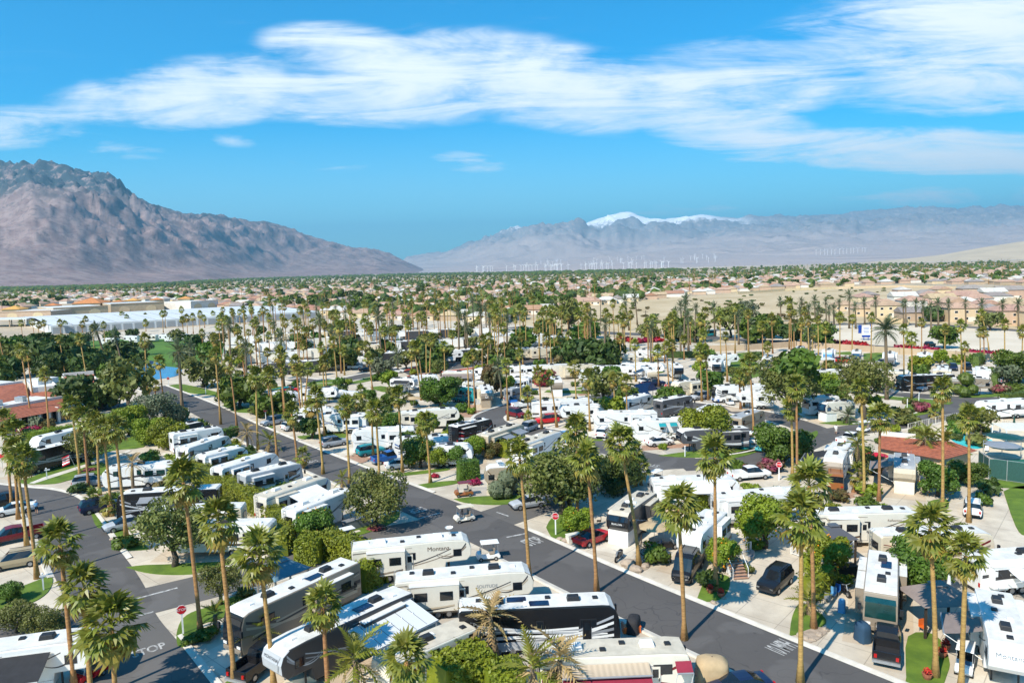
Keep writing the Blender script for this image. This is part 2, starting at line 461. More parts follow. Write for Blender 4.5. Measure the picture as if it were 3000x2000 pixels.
def mountain_mat(name, lo, hi, rock, zmid, snow=None, bsc=.0021, bd=75):
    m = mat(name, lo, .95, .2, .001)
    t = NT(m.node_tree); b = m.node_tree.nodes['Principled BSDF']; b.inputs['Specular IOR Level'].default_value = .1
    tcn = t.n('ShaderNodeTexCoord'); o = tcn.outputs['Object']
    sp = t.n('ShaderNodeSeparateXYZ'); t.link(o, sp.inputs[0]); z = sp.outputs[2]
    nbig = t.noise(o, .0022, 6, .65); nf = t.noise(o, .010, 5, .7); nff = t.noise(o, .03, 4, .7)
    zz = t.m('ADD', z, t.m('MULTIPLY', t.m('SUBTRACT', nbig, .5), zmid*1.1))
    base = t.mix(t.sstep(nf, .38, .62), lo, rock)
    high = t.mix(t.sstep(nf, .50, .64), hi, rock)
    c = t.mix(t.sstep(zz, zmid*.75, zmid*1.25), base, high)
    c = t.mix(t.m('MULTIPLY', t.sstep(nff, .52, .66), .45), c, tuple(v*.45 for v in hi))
    if snow:
        z0, z1, x0, x1, y0 = snow
        sx = t.m('MULTIPLY', t.sstep(sp.outputs[0], x0-900, x0+300), t.sstep(sp.outputs[0], x1+900, x1-300))
        zn = t.m('ADD', z, t.m('ADD', t.m('MULTIPLY', t.m('SUBTRACT', nf, .5), 900), t.m('MULTIPLY', t.m('SUBTRACT', nff, .5), 900)))
        f = t.m('MULTIPLY', t.m('MULTIPLY', t.sstep(zn, z0, z1), sx), t.sstep(sp.outputs[1], y0, y0+500))
        c = t.mix(f, c, (.85, .87, .92))
    t.link(c, b.inputs['Base Color'])
    nb = t.n('ShaderNodeTexNoise'); nb.noise_type = 'RIDGED_MULTIFRACTAL'; nb.inputs['Scale'].default_value = bsc; nb.inputs['Detail'].default_value = 7; nb.inputs['Roughness'].default_value = .62; nb.inputs['Distortion'].default_value = .35
    t.link(o, nb.inputs['Vector'])
    bp = t.n('ShaderNodeBump'); bp.inputs['Strength'].default_value = 1.0; bp.inputs['Distance'].default_value = bd; t.link(nb.outputs['Fac'], bp.inputs['Height']); t.link(bp.outputs[0], b.inputs['Normal'])
    return m
# distances to slopes, ridges read as heights above the plain
def range_mesh(name, px0, px1, nu, layers, Yb, yspan, nY, mname, amp, fx, fy, seed, fall=4000):
    us = np.linspace(uvpx(px0, 800)[0], uvpx(px1, 800)[0], nu)
    b = MB(); mi = b.mi(mname)
    Hs = np.zeros((nu, nY+6)); vs_ = []
    for i, u in enumerate(us):
        yb = float(Yb(u)); knots = [(yb, 0.0)]
        for off, cv, frac in layers:
            Y = yb+off; knots.append((Y, max(0.0, (CAM_H+float(cv(u))*Y)*frac)))
        YA = knots[-1][0]
        ky = [k[0] for k in knots]; kz = [k[1] for k in knots]
        for j in range(nY+6):
            Y = yb+(YA-yb)*j/(nY-1) if j < nY else YA+fall*(j-nY+1)/6
            if j >= nY: z = kz[-1]*(1-(j-nY+1)/6)
            else:
                k = max(0, min(len(ky)-2, int(np.searchsorted(ky, Y)-1)))
                s = (Y-ky[k])/(ky[k+1]-ky[k]); s = min(1, max(0, s))
                s2 = s**1.25 if k == 0 else s*s*(3-2*s)*.35+s*.65
                z = kz[k]+(kz[k+1]-kz[k])*s2
            X = u*Y
            q = Vector((X/fx+seed, Y/fy, seed*.37))
            wv = noise.noise_vector(q*.6)*.5
            rg = noise.ridged_multi_fractal(q+wv, .9, 2.1, 7, 1.0, 2.0)
            rg2 = noise.ridged_multi_fractal(q*3.3+wv*2, .8, 2.2, 5, 1.0, 2.0)
            near_top = abs(Y-YA)/(YA-yb+1)
            edge = min(1, max(0, (Y-yb)/(YA-yb)*4))
            keep = min(1, near_top*5)
            n2 = noise.fractal(Vector((X/260, Y/260, seed)), .8, 2.2, 4)
            a = amp*min(1, z/700)*edge
            z = z + a*((rg-1.05)*.8*(.12+.88*keep)+(rg2-1.0)*.34*(.12+.88*keep)) + 11*n2*min(1, z/200)*(.5+.5*keep)
            b.v.append((X, Y, max(-.6 if j == 0 else .8 if j < 2 else -5, z) if j else -.6))
    w = nY+6
    for i in range(nu-1):
        for j in range(w-1):
            a = i*w+j
            b.f.append((a, a+w, a+w+1, a+1)); b.m.append(mi)
    me = b.mesh(name, smooth=True)
    return add(name, me, kind='structure')
SKY_L = [(-900, 400), (-500, 470), (-250, 440), (0, 486), (38, 505), (128, 518), (210, 531), (281, 535), (344, 559), (446, 604), (542, 630), (625, 633), (676, 650), (772, 649), (829, 668), (893, 687), (995, 719), (1052, 728), (1103, 732), (1148, 748), (1212, 776), (1263, 797), (1290, 803)]
FR_L = [(-900, 600), (-300, 640), (0, 650), (96, 600), (223, 612), (350, 640), (420, 672), (472, 674), (574, 706), (638, 732), (702, 763), (778, 795), (830, 800), (1000, 780), (1100, 775), (1200, 792), (1290, 803)]
NR_L = [(-900, 700), (0, 745), (110, 760), (200, 775), (330, 800), (420, 800), (600, 780), (700, 792), (800, 801), (1000, 795), (1290, 803)]
YB_L0 = curve_y([(-900, 2600), (0, 2950), (250, 3150), (383, 3500), (542, 4300), (700, 5200), (791, 6000), (1000, 7200), (1290, 8600)])
YB_L = lambda u: float(np.mean([YB_L0(u+k*.022) for k in range(-4, 5)]))
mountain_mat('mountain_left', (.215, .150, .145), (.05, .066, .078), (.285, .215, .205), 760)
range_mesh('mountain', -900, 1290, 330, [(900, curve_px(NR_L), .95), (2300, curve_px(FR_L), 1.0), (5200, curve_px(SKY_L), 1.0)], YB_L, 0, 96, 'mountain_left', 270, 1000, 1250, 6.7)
SKY_R = [(1150, 790), (1193, 756), (1307, 746), (1371, 724), (1454, 695), (1500, 684), (1560, 680), (1628, 666), (1685, 671), (1736, 649), (1819, 625), (1848, 623), (1883, 639), (1915, 649), (1959, 639), (2055, 625), (2112, 636), (2176, 641), (2202, 636), (2329, 639), (2355, 633), (2457, 630), (2495, 626), (2571, 617), (2635, 612), (2712, 614), (2814, 617), (2852, 606), (2884, 611), (2935, 603), (3000, 614), (3300, 600), (3900, 560)]
MID_R = [(1150, 793), (1193, 764), (1307, 754), (1371, 738), (1454, 712), (1500, 696), (1560, 683), (1640, 674), (1700, 676), (1760, 694), (1800, 683), (1860, 700), (1920, 690), (2000, 702), (2150, 690), (2300, 680), (2450, 668), (2600, 664), (2750, 650), (2900, 655), (3000, 646), (3900, 610)]
FOOT_R = [(1150, 794), (1260, 785), (1400, 776), (1500, 764), (1700, 750), (1900, 740), (2200, 728), (2500, 716), (2750, 706), (3000, 694), (3900, 660)]
YB_R = curve_y([(1150, 9500), (1300, 8000), (1450, 6500), (1700, 6000), (3900, 5600)])
mountain_mat('mountain_right', (.38, .32, .305), (.23, .235, .25), (.36, .315, .31), 650, snow=(1080, 1330, -200, 6700, 20500), bsc=.0011, bd=150)
range_mesh('mountain', 1150, 3900, 380, [(6500, curve_px(FOOT_R), 1.0), (11500, curve_px(MID_R), 1.0), (18500, curve_px(SKY_R), 1.0)], YB_R, 0, 90, 'mountain_right', 360, 2000, 2300, 9.3, 6000)
DUNE = [(2480, 772), (2560, 766), (2650, 758), (2760, 746), (2850, 730), (2930, 717), (3000, 706), (3300, 690), (3900, 660)]
mat('dune_sand', (.52, .415, .285), .95, .2, .004, col2=(.43, .345, .24))
range_mesh('dune', 2480, 3900, 90, [(1300, curve_px(DUNE), 1.0)], curve_y([(2480, 4900), (3900, 4200)]), 0, 26, 'dune_sand', 40, 500, 700, 5.5, 1500)
hz = MB().box((0, 20500, 1399), (69000, 48000, 2802), 'white')
def haze_mat():
    m = bpy.data.materials.new('haze_air'); m.use_nodes = True; m.node_tree.nodes.clear()
    t = NT(m.node_tree); v = t.n('ShaderNodeVolumePrincipled'); o = t.n('ShaderNodeOutputMaterial')
    v.inputs['Color'].default_value = (.30, .72, 1.0, 1); v.inputs['Density'].default_value = 4.6e-5; v.inputs['Anisotropy'].default_value = .15
    t.link(v.outputs[0], o.inputs['Volume']); MATS['haze_air'] = m
haze_mat()
hz.mats = ['haze_air']
add('haze', hz.mesh('haze'), kind='stuff', label='thin bluish haze in the air over the valley')

# ---------------------------------------------------------------- park ground, roads, lawns
def W2(pts): return [G(*p).to_2d() for p in pts]
PARK = [(-300, 2300), (-300, 1010), (0, 998), (240, 985), (420, 965), (700, 950), (900, 935), (1150, 930), (1400, 940), (1560, 955), (1700, 985), (1880, 990), (2100, 1005), (2400, 1010), (2700, 1033), (3000, 1052), (3400, 1085), (3400, 2300)]
sheet('pavement', W2(PARK), .004, 'concrete')
DESERT = [(1480, 958), (1620, 908), (1800, 884), (2100, 862), (2300, 842), (2650, 834), (3400, 870), (3400, 1086), (3000, 1050), (2700, 1030), (2400, 1007), (2100, 1002), (1900, 985), (1700, 978)]
sheet('desert', W2(DESERT), .003, 'sand')
sheet('bare_lot', W2([(2060, 962), (2250, 953), (2500, 950), (2700, 952), (3100, 975), (3100, 1052), (2700, 1024), (2400, 1000), (2150, 995), (2050, 985)]), .006, 'sand_pale')

ROADC = []
def road(name, pts, width, z, m='asphalt', kerb=True, n=6, gutter=.45):
    L = smooth_line(W2(pts), n) if not isinstance(pts[0], Vector) else pts
    ROADC.append((L, width))
    h = width/2
    me = strip(L, -h, h, z, m)
    if kerb:
        b = MB()
        strip(L, h, h+gutter, z+.03, 'kerb_concrete', b, z+.11); strip(L, h+gutter, h+gutter+.16, z+.11, 'kerb_concrete', b); strip(L, h+gutter+.16, h+gutter+.22, z+.11, 'kerb_concrete', b, -.02)
        strip(L, -h-gutter, -h, z+.11, 'kerb_concrete', b, z+.03); strip(L, -h-gutter-.16, -h-gutter, z+.11, 'kerb_concrete', b); strip(L, -h-gutter-.22, -h-gutter-.16, -.02, 'kerb_concrete', b, z+.11)
        me2 = b.mesh('kerb')
        o = add(name, me.mesh(name), kind='structure'); add('kerb', me2, o)
        return o
    return add(name, me.mesh(name), kind='structure')
# the main street, straight from the pond down to the lower right
A, B = G(1006, 1343).to_2d(), G(2363, 1889).to_2d()
t_ = (B-A).normalized(); nl = Vector((t_.y, -t_.x))      # towards the viewer's left side of the street
if nl.x > 0: nl = -nl
W_MAIN = 7.0
mid = lambda P: P+nl*(W_MAIN/2+.35)
main = [mid(G(487, 1129).to_2d()), mid(G(642, 1188).to_2d()), mid(G(771, 1248).to_2d()), mid(A), mid(G(1210, 1419).to_2d()), mid(G(1500, 1530).to_2d()), mid(G(1823, 1669).to_2d()), mid(B), mid(B+t_*40)]
main = smooth_line(main, 8)
# a gap in the kerb for each side street: kerbs only along the stretches between mouths
def kerbed_road(name, L, width, z, m, gaps_l, gaps_r, gutter=.45):
    h = width/2; ROADC.append((L, width))
    o = add(name, strip(L, -h, h, z, m).mesh(name), kind='structure')
    for sgn, gaps in ((1, gaps_l), (-1, gaps_r)):
        run = []
        def flush(run):
            if len(run) < 2: return
            b = MB()
            if sgn > 0:
                strip(run, h, h+gutter, z+.02, 'kerb_concrete', b, z+.10); strip(run, h+gutter, h+gutter+.15, z+.10, 'kerb_concrete', b); strip(run, h+gutter+.15, h+gutter+.2, z+.10, 'kerb_concrete', b, -.02)
            else:
                strip(run, -h-gutter, -h, z+.10, 'kerb_concrete', b, z+.02); strip(run, -h-gutter-.15, -h-gutter, z+.10, 'kerb_concrete', b); strip(run, -h-gutter-.2, -h-gutter-.15, -.02, 'kerb_concrete', b, z+.10)
            add('kerb', b.mesh('kerb'), o)
        for p in L:
            t = (L[-1]-L[0])
            if any((p-G(gx, gy).to_2d()).length < gr for gx, gy, gr in gaps): flush(run); run = []
            else: run.append(p)
        flush(run)
    return o
def densify(L, step=1.5):
    out = [L[0]]
    for a, b in zip(L, L[1:]):
        k = max(1, int((b-a).length/step))
        for i in range(1, k+1): out.append(a.lerp(b, i/k))
    return out
kerbed_road('road', densify(main), W_MAIN, .034, 'asphalt', [(1240, 1540, 9), (700, 1215, 7)], [(1480, 1510, 9.5), (1240, 1535, 9), (690, 1215, 9), (1450, 1500, 9)])
X1 = densify(smooth_line(W2([(-60, 1890), (150, 1832), (440, 1757), (700, 1692), (950, 1622), (1130, 1572), (1290, 1540)]), 5))
kerbed_road('road', X1, 6.4, .022, 'asphalt_old', [(270, 1745, 9.5), (1290, 1540, 7.5)], [(330, 1800, 9.5), (1290, 1540, 8), (270, 1745, 7)])
LEFT = densify(smooth_line(W2([(-160, 1428), (0, 1447), (90, 1456), (150, 1478), (190, 1530), (235, 1610), (290, 1700), (330, 1790)]), 5))
kerbed_road('road', LEFT, 6.6, .028, 'asphalt', [(320, 1770, 9)], [(320, 1770, 9)])
kerbed_road('road', densify(smooth_line(W2([(315, 1785), (345, 1850), (400, 1930), (470, 2040), (540, 2140)]), 4)), 6.6, .016, 'asphalt_old', [(320, 1790, 8)], [(320, 1790, 8)])
kerbed_road('road', densify(smooth_line(W2([(1400, 1535), (1500, 1502), (1590, 1470), (1700, 1430), (1800, 1395), (1900, 1362), (2050, 1352)]), 5)), 6.4, .022, 'asphalt_old', [(1440, 1530, 9), (2050, 1352, 10)], [(1440, 1530, 9), (1960, 1350, 12)])
kerbed_road('road', densify(smooth_line(W2([(1540, 1180), (1480, 1200), (1432, 1222), (1460, 1248), (1560, 1262), (1680, 1284), (1800, 1318), (1900, 1342), (2060, 1362)]), 5)), 6.0, .028, 'asphalt', [(1950, 1355, 12)], [(1950, 1355, 12)])
kerbed_road('road', densify(smooth_line(W2([(1990, 1362), (2150, 1352), (2270, 1330), (2380, 1287), (2480, 1262), (2640, 1240), (2740, 1218), (2800, 1192), (2850, 1168)]), 5)), 6.4, .016, 'asphalt', [(2380, 1280, 12), (2830, 1180, 11), (1990, 1360, 9)], [(2380, 1280, 12), (2830, 1180, 11), (1990, 1360, 9)])
kerbed_road('road', densify(smooth_line(W2([(2420, 1275), (2340, 1243), (2240, 1216), (2110, 1196), (1990, 1183)]), 5)), 6.0, .010, 'asphalt', [(2420, 1275, 10)], [(2420, 1275, 10)])
kerbed_road('road', densify(smooth_line(W2([(2560, 1142), (2640, 1155), (2760, 1163), (2850, 1166), (3000, 1152), (3200, 1125)]), 5)), 6.0, .010, 'asphalt', [(2830, 1175, 11)], [(2830, 1175, 11)])
road('road', [(1690, 1172), (1790, 1158), (1890, 1140), (1970, 1128), (2070, 1122)], 5.6, .010)
road('road', [(280, 1180), (340, 1193), (430, 1200), (500, 1180)], 6.5, .010, 'asphalt', kerb=False)
road('road', [(860, 1110), (930, 1118), (1010, 1112), (1090, 1095)], 6.0, .010)
sheet('parking_lot', W2([(1180, 1088), (1260, 1062), (1400, 1048), (1620, 1046), (1700, 1052), (1560, 1068), (1380, 1075), (1260, 1090), (1200, 1100)]), .010, 'asphalt')
sheet('flower_strip', W2([(1190, 1101), (1260, 1092), (1380, 1077), (1560, 1070), (1560, 1073), (1380, 1081), (1260, 1096), (1200, 1105)]), .03, 'flowerbed')
sheet('flower_strip', W2([(1180, 1086), (1260, 1060), (1400, 1046), (1620, 1044), (1620, 1046), (1400, 1048.5), (1262, 1063), (1184, 1089)]), .03, 'flowerbed')
road('road', [(1500, 958), (1620, 966), (1800, 976), (1900, 980), (2000, 986), (2150, 992)], 11, .010, 'asphalt', kerb=False)
road('road', [(2060, 986), (2200, 997), (2400, 1004), (2700, 1026), (3000, 1048), (3300, 1076)], 9, .014, 'asphalt', kerb=False)
road('road', [(2080, 968), (2250, 957), (2440, 951), (2640, 948), (2900, 962), (3200, 985)], 8, .012, 'asphalt_old', kerb=False)

LAWNS = [
 [(370, 1662), (420, 1676), (480, 1683), (560, 1682), (640, 1670), (712, 1655), (712, 1640), (640, 1646), (560, 1650), (480, 1654), (420, 1656)],
 [(520, 1890), (517, 1860), (530, 1820), (560, 1795), (620, 1775), (690, 1745), (735, 1730), (735, 1760), (690, 1790), (640, 1815), (590, 1830), (575, 1870), (540, 1895)],
 [(650, 2010), (700, 1965), (740, 1935), (742, 1960), (700, 2005), (690, 2060), (630, 2060)],
 [(-40, 1800), (40, 1775), (95, 1765), (140, 1735), (155, 1700), (140, 1690), (80, 1712), (0, 1738), (-60, 1750)],
 [(40, 1412), (90, 1418), (160, 1417), (210, 1405), (300, 1390), (310, 1360), (270, 1345), (330, 1320), (420, 1310), (430, 1280), (330, 1290), (260, 1330), (160, 1370), (100, 1395)],
 [(80, 1255), (150, 1235), (220, 1225), (330, 1222), (420, 1228), (430, 1215), (380, 1212), (300, 1212), (200, 1215), (120, 1235)],
 [(330, 1545), (370, 1560), (425, 1598), (430, 1610), (340, 1612), (326, 1600)],
 [(245, 1480), (265, 1500), (285, 1545), (330, 1545), (320, 1530), (290, 1515), (262, 1478)],
 [(970, 1595), (1010, 1580), (1080, 1560), (1150, 1530), (1172, 1510), (1170, 1498), (1130, 1510), (1060, 1545), (990, 1560), (840, 1590), (860, 1610), (920, 1608)],
 [(1050, 1355), (1120, 1380), (1180, 1385), (1300, 1372), (1310, 1378), (1200, 1392), (1140, 1392)],
 [(1225, 1420), (1280, 1412), (1340, 1408), (1345, 1415), (1270, 1428), (1235, 1428)],
 [(1330, 1462), (1390, 1455), (1480, 1452), (1560, 1450), (1560, 1462), (1490, 1477), (1420, 1478), (1360, 1472)],
 [(1600, 1545), (1615, 1520), (1650, 1505), (1700, 1515), (1700, 1545), (1670, 1575), (1640, 1588), (1615, 1572)],
 [(2042, 1755), (2065, 1700), (2090, 1683), (2135, 1690), (2135, 1725), (2110, 1755), (2070, 1762)],
 [(2313, 1862), (2320, 1810), (2340, 1770), (2370, 1775), (2420, 1815), (2400, 1840), (2350, 1855)],
 [(2655, 1985), (2660, 1865), (2740, 1860), (2780, 1930), (2775, 1975), (2740, 2040), (2655, 2040)],
 [(2940, 1440), (2985, 1425), (3100, 1430), (3100, 1560), (3010, 1570), (2975, 1540)],
 [(2720, 1495), (2720, 1470), (2770, 1462), (2780, 1480), (2765, 1495)],
 [(2860, 1425), (2880, 1410), (2950, 1405), (3100, 1425), (3100, 1440), (2960, 1430)],
 [(1930, 1335), (2000, 1325), (2080, 1318), (2200, 1312), (2215, 1322), (2100, 1338), (2010, 1340)],
 [(2100, 1340), (2170, 1322), (2215, 1312), (2215, 1325), (2150, 1342)],
 [(2400, 1240), (2450, 1232), (2520, 1236), (2540, 1240), (2470, 1245)],
 [(2350, 1285), (2390, 1262), (2395, 1275), (2370, 1295)],
 [(2640, 1225), (2660, 1178), (2700, 1172), (2750, 1180), (2760, 1200), (2720, 1212)],
 [(2810, 1165), (2830, 1158), (2920, 1152), (3000, 1140), (3000, 1148), (2920, 1162)],
 [(1745, 1410), (1790, 1370), (1850, 1352), (1880, 1380), (1840, 1410), (1780, 1425)],
 [(1700, 1290), (1760, 1286), (1760, 1292)], [(1740, 1180), (1800, 1174), (1800, 1180), (1742, 1184)],
 [(900, 1125), (960, 1112), (1010, 1115), (1000, 1125), (930, 1132)], [(1060, 1108), (1120, 1098), (1160, 1098), (1150, 1108), (1080, 1116)],
 [(490, 1130), (540, 1126), (640, 1150), (660, 1160), (600, 1156), (540, 1148)],
 [(650, 1192), (670, 1186), (760, 1200), (770, 1208), (700, 1208)],
 [(765, 1243), (778, 1238), (800, 1250), (790, 1256)],
 [(870, 1278), (940, 1272), (1010, 1270), (1008, 1278), (930, 1284), (885, 1286)],
 [(2130, 1062), (2190, 1050), (2250, 1090), (2180, 1110), (2135, 1100)], [(2160, 1035), (2230, 1030), (2230, 1048), (2170, 1050)],
 [(2530, 1036), (2585, 1034), (2590, 1056), (2535, 1058)], [(2775, 1048), (2850, 1050), (2850, 1066), (2775, 1066)], [(2440, 1035), (2490, 1030), (2490, 1040)],
 [(2960, 1136), (3000, 1130), (3010, 1140)]]
for i, p in enumerate(LAWNS):
    L = smooth_line(W2(p+[p[0]]), 3)[:-1]
    sheet('lawn', L, .075, 'grass', thick=.09)
sheet('golf_lawn', smooth_line(W2([(-60, 1022), (120, 1020), (250, 1000), (400, 992), (510, 994), (640, 1008), (650, 1040), (600, 1066), (540, 1080), (480, 1075), (380, 1100), (300, 1105), (190, 1118), (160, 1100), (120, 1050), (-60, 1048), (-60, 1022)]), 3)[:-1], .05, 'golf_grass', thick=.06)
def water():
    m = mat('pond_water', (.03, .13, .30), .12, .4, .05, spec=.6, col2=(.02, .20, .42), bump=.2, bscale=1.2)
water()
sheet('pond', smooth_line(W2([(300, 1076), (330, 1062), (400, 1056), (450, 1058), (480, 1072), (530, 1080), (520, 1100), (470, 1110), (420, 1114), (380, 1098), (320, 1092), (300, 1076)]), 4)[:-1], .07, 'pond_water')
sheet('path', [v for v in W2([(85, 1416), (130, 1398), (225, 1368), (320, 1340), (380, 1318), (384, 1322), (325, 1345), (230, 1375), (140, 1404), (100, 1417)])], .082, 'kerb_concrete')
PAVER = [[(1340, 1222), (1330, 1190), (1380, 1185), (1460, 1195), (1450, 1205), (1400, 1222)], [(1990, 1300), (2050, 1285), (2080, 1300), (2000, 1312), (1880, 1320), (1880, 1305)],
         [(2470, 1440), (2500, 1415), (2560, 1420), (2540, 1450), (2490, 1460)], [(1010, 1335), (1060, 1330), (1090, 1345), (1060, 1358)], [(1690, 1155), (1740, 1135), (1750, 1150), (1715, 1165)], [(2385, 1125), (2460, 1118), (2470, 1124), (2400, 1132)]]
for p in PAVER: sheet('driveway', W2(p), .008, 'brick_paver')
# painted words and lines on the streets
def text_mesh(txt, size, m, extrude=0.0, bold=0.0):
    cu_ = bpy.data.curves.new('text', 'FONT'); cu_.body = txt; cu_.size = size; cu_.align_x = 'CENTER'; cu_.align_y = 'CENTER'; cu_.extrude = extrude; cu_.offset = bold
    o = bpy.data.objects.new('tmp', cu_); COL.objects.link(o)
    dg = bpy.context.evaluated_depsgraph_get()
    me = bpy.data.meshes.new_from_object(o.evaluated_get(dg)); bpy.data.objects.remove(o); bpy.data.curves.remove(cu_)
    me.materials.clear(); me.materials.append(MATS[m]); return me
def painted(txt, px, py, heading_px, size, z, sx=1.0, sy=1.7, label=None):
    p = G(px, py); q = G(*heading_px); a = math.atan2(q.y-p.y, q.x-p.x)
    o = thing('road_marking', label, 'road marking', (p.x, p.y, z), a-math.pi/2, me=cached(('txt', txt, size), lambda: text_mesh(txt, size, 'marking', 0, .022*size)))
    o.scale = (sx, sy, 1); return o
painted('STOP', 436, 1904, (404, 1848), 1.05, .030, 1.0, 1.5, 'worn white word STOP painted on the street at bottom left')
painted('STOP', 1222, 1494, (1310, 1532), 1.15, .045, .8, 2.0, 'white word STOP seen upside down on main street beside the olive tree')
painted('STOP', 1562, 1586, (1490, 1556), 1.15, .045, .8, 2.4, 'white stretched word STOP on main street before the red sports car')
painted('10 MPH', 2292, 1897, (2200, 1857), .9, .045, .75, 2.6, 'thin faded speed marking painted on the main street at lower right')
painted('5 MPH', 912, 1352, (980, 1382), .9, .045, .8, 1.8, 'faint speed marking painted on main street beside swirl-painted motorhome')
painted('STOP', 1905, 1362, (1870, 1380), 1.2, .038, 1.0, 1.4, 'faint white STOP on the side street behind the tall leaning palm')
def line_mark(p, q, w, label):
    a, b = G(*p), G(*q); z = .046
    L = [Vector((a.x, a.y)), Vector((b.x, b.y))]
    o = thing('road_marking', label, 'road marking', me=strip(L, -w/2, w/2, z, 'marking').mesh('line'))
line_mark((1225, 1520), (1290, 1502), .3, 'white stop line beside the olive tree corner')
line_mark((1484, 1574), (1545, 1562), .3, 'white stop line across the right side street mouth')
line_mark((1455, 1500), (1490, 1512), .25, 'short white dash behind the golf cart with the tan roof')
line_mark((1880, 1384), (1935, 1372), .3, 'white stop line on the side street behind the small palms')
line_mark((345, 1768), (520, 1722), .3, 'long pale joint line across the bottom left crossing')
line_mark((375, 1812), (450, 1792), .3, 'white stop line above the bottom left STOP')
line_mark((735, 1190), (780, 1180), .3, 'white stop line near the far stop sign')
for k in range(7):
    f = k/6
    line_mark((1270+f*300, 1084-f*14), (1290+f*290, 1064-f*13), .15, 'white bay line number %s from the left on the dark parking lot' % ['one', 'two', 'three', 'four', 'five', 'six', 'seven'][k])
# ---------------------------------------------------------------- plants
def fan_frond(seed, size=1.0, droop=.35, mname='frond'):
    r = random.Random(seed); b = MB(); n = 11; pl = .95*size
    b.face([(0, -.04, 0), (pl, -.03, .05), (pl, .03, .05), (0, .04, 0)], mname)
    for i in range(n):
        a = R(-98+196*i/(n-1)); a2 = R(196/(n-1)*.62)
        ln = (1.05-.25*abs(i-(n-1)/2)/(n/2))*size*r.uniform(.9, 1.12)
        zz = .10*(1 if i % 2 else -1)*size; c0 = Vector((pl, 0, .05))
        def pt(rr, an, z): return (c0.x+rr*math.cos(an), rr*math.sin(an), c0.z+z)
        d1, d2 = -droop*.12*size, -droop*size*r.uniform(.55, 1.15)
        m1 = pt(ln*.62, a-a2*.95, d1+zz*.4); m2 = pt(ln*.62, a+a2*.95, d1-zz*.4)
        b.face([tuple(c0), m1, m2], mname)
        b.face([m1, pt(ln, a, d2), m2], mname)
    return b
def crown_mesh(seed, nfr, size, fan=True, old=.22, mn='frond', mo='frond_old'):
    """crown of separate fronds joined into one mesh, for palms too far off to pick the fronds apart"""
    r = random.Random(seed); b = MB()
    for k in range(nfr):
        f = k/(nfr-1)
        el = R(82-138*f+r.uniform(-9, 9)); az = k*2.39996+r.uniform(-.25, .25)
        m = mo if f > 1-old else mn
        fr = fan_frond(seed*31+k, size*r.uniform(.85, 1.1), .25+.5*f, m) if fan else feather_frond(seed*31+k, size*r.uniform(.85, 1.1), .35+.5*f, m)
        rot = Matrix.Rotation(az, 3, 'Z') @ Matrix.Rotation(-el, 3, 'Y') @ Matrix.Rotation(r.uniform(-.5, .5), 3, 'X')
        k0 = len(b.v); z0 = .25-.5*f
        for v in fr.v:
            q = rot @ Vector(v); b.v.append((q.x, q.y, q.z+z0))
        for fc in fr.f: b.f.append(tuple(i+k0 for i in fc)); b.m.append(b.mi(m))
    return b
def feather_frond(seed, size=1.0, droop=.5, mname='frond_date', leaf=9):
    r = random.Random(seed); b = MB(); L = 2.6*size; N = leaf
    def sp(t): return Vector((L*t*(1-.18*t*droop), 0, L*(.10*t-.62*droop*t*t)))
    for i in range(5):
        p, q = sp(i/5), sp((i+1)/5); w = .05*(1-i/6)*size
        b.face([(p.x, -w, p.z), (q.x, -w*.8, q.z), (q.x, w*.8, q.z), (p.x, w, p.z)], mname)
    for i in range(N):
        t = .14+.86*i/(N-1); p = sp(t); ll = .62*size*(math.sin(math.pi*min(1, .18+.80*t))+.15)
        for s in (-1, 1):
            tip = p+Vector((ll*.75, s*ll*.8, -.35*ll*r.uniform(.3, 1.3)))
            b.face([(p.x-.10*size, 0, p.z), (p.x+.14*size, 0, p.z+.02), tuple(tip)], mname)
    return b
def frond_set(key, fn): return [cached((key, i), lambda i=i: fn(i).mesh(key)) for i in range(4)]
FAN = frond_set('fan', lambda i: fan_frond(100+i, 1.0, .3+.1*i))
FANO = frond_set('fano', lambda i: fan_frond(200+i, 1.0, .75, 'frond_old'))
FEA = frond_set('fea', lambda i: feather_frond(300+i, 1.0, .8, 'frond_date'))
FEAY = frond_set('feay', lambda i: feather_frond(340+i, 1.0, .9, 'frond', 11))
FEAO = frond_set('feao', lambda i: feather_frond(320+i, 1.0, 1.1, 'frond_dry'))
FARFAN = [crown_mesh(11+i, 24, 1.0).mesh('crown') for i in range(5)]
FARDATE = [crown_mesh(51+i, 26, 1.0, False, .15, 'frond_date', 'frond_date').mesh('crown') for i in range(3)]
def trunk_mesh(h, r0, r1, top, bulge, mname, n=7, rings=7, seed=0):
    rr = random.Random(seed); b = MB(); pts, rad = [], []
    for i in range(rings):
        t = i/(rings-1)
        pts.append((top[0]*t**1.4, top[1]*t**1.4, h*t-.1*(i == 0)))
        rad.append((r0+(r1-r0)*t+bulge*max(0, 1-t*7))*rr.uniform(.96, 1.04))
    return b.tube(pts, rad, n, mname).mesh('trunk', smooth=True)
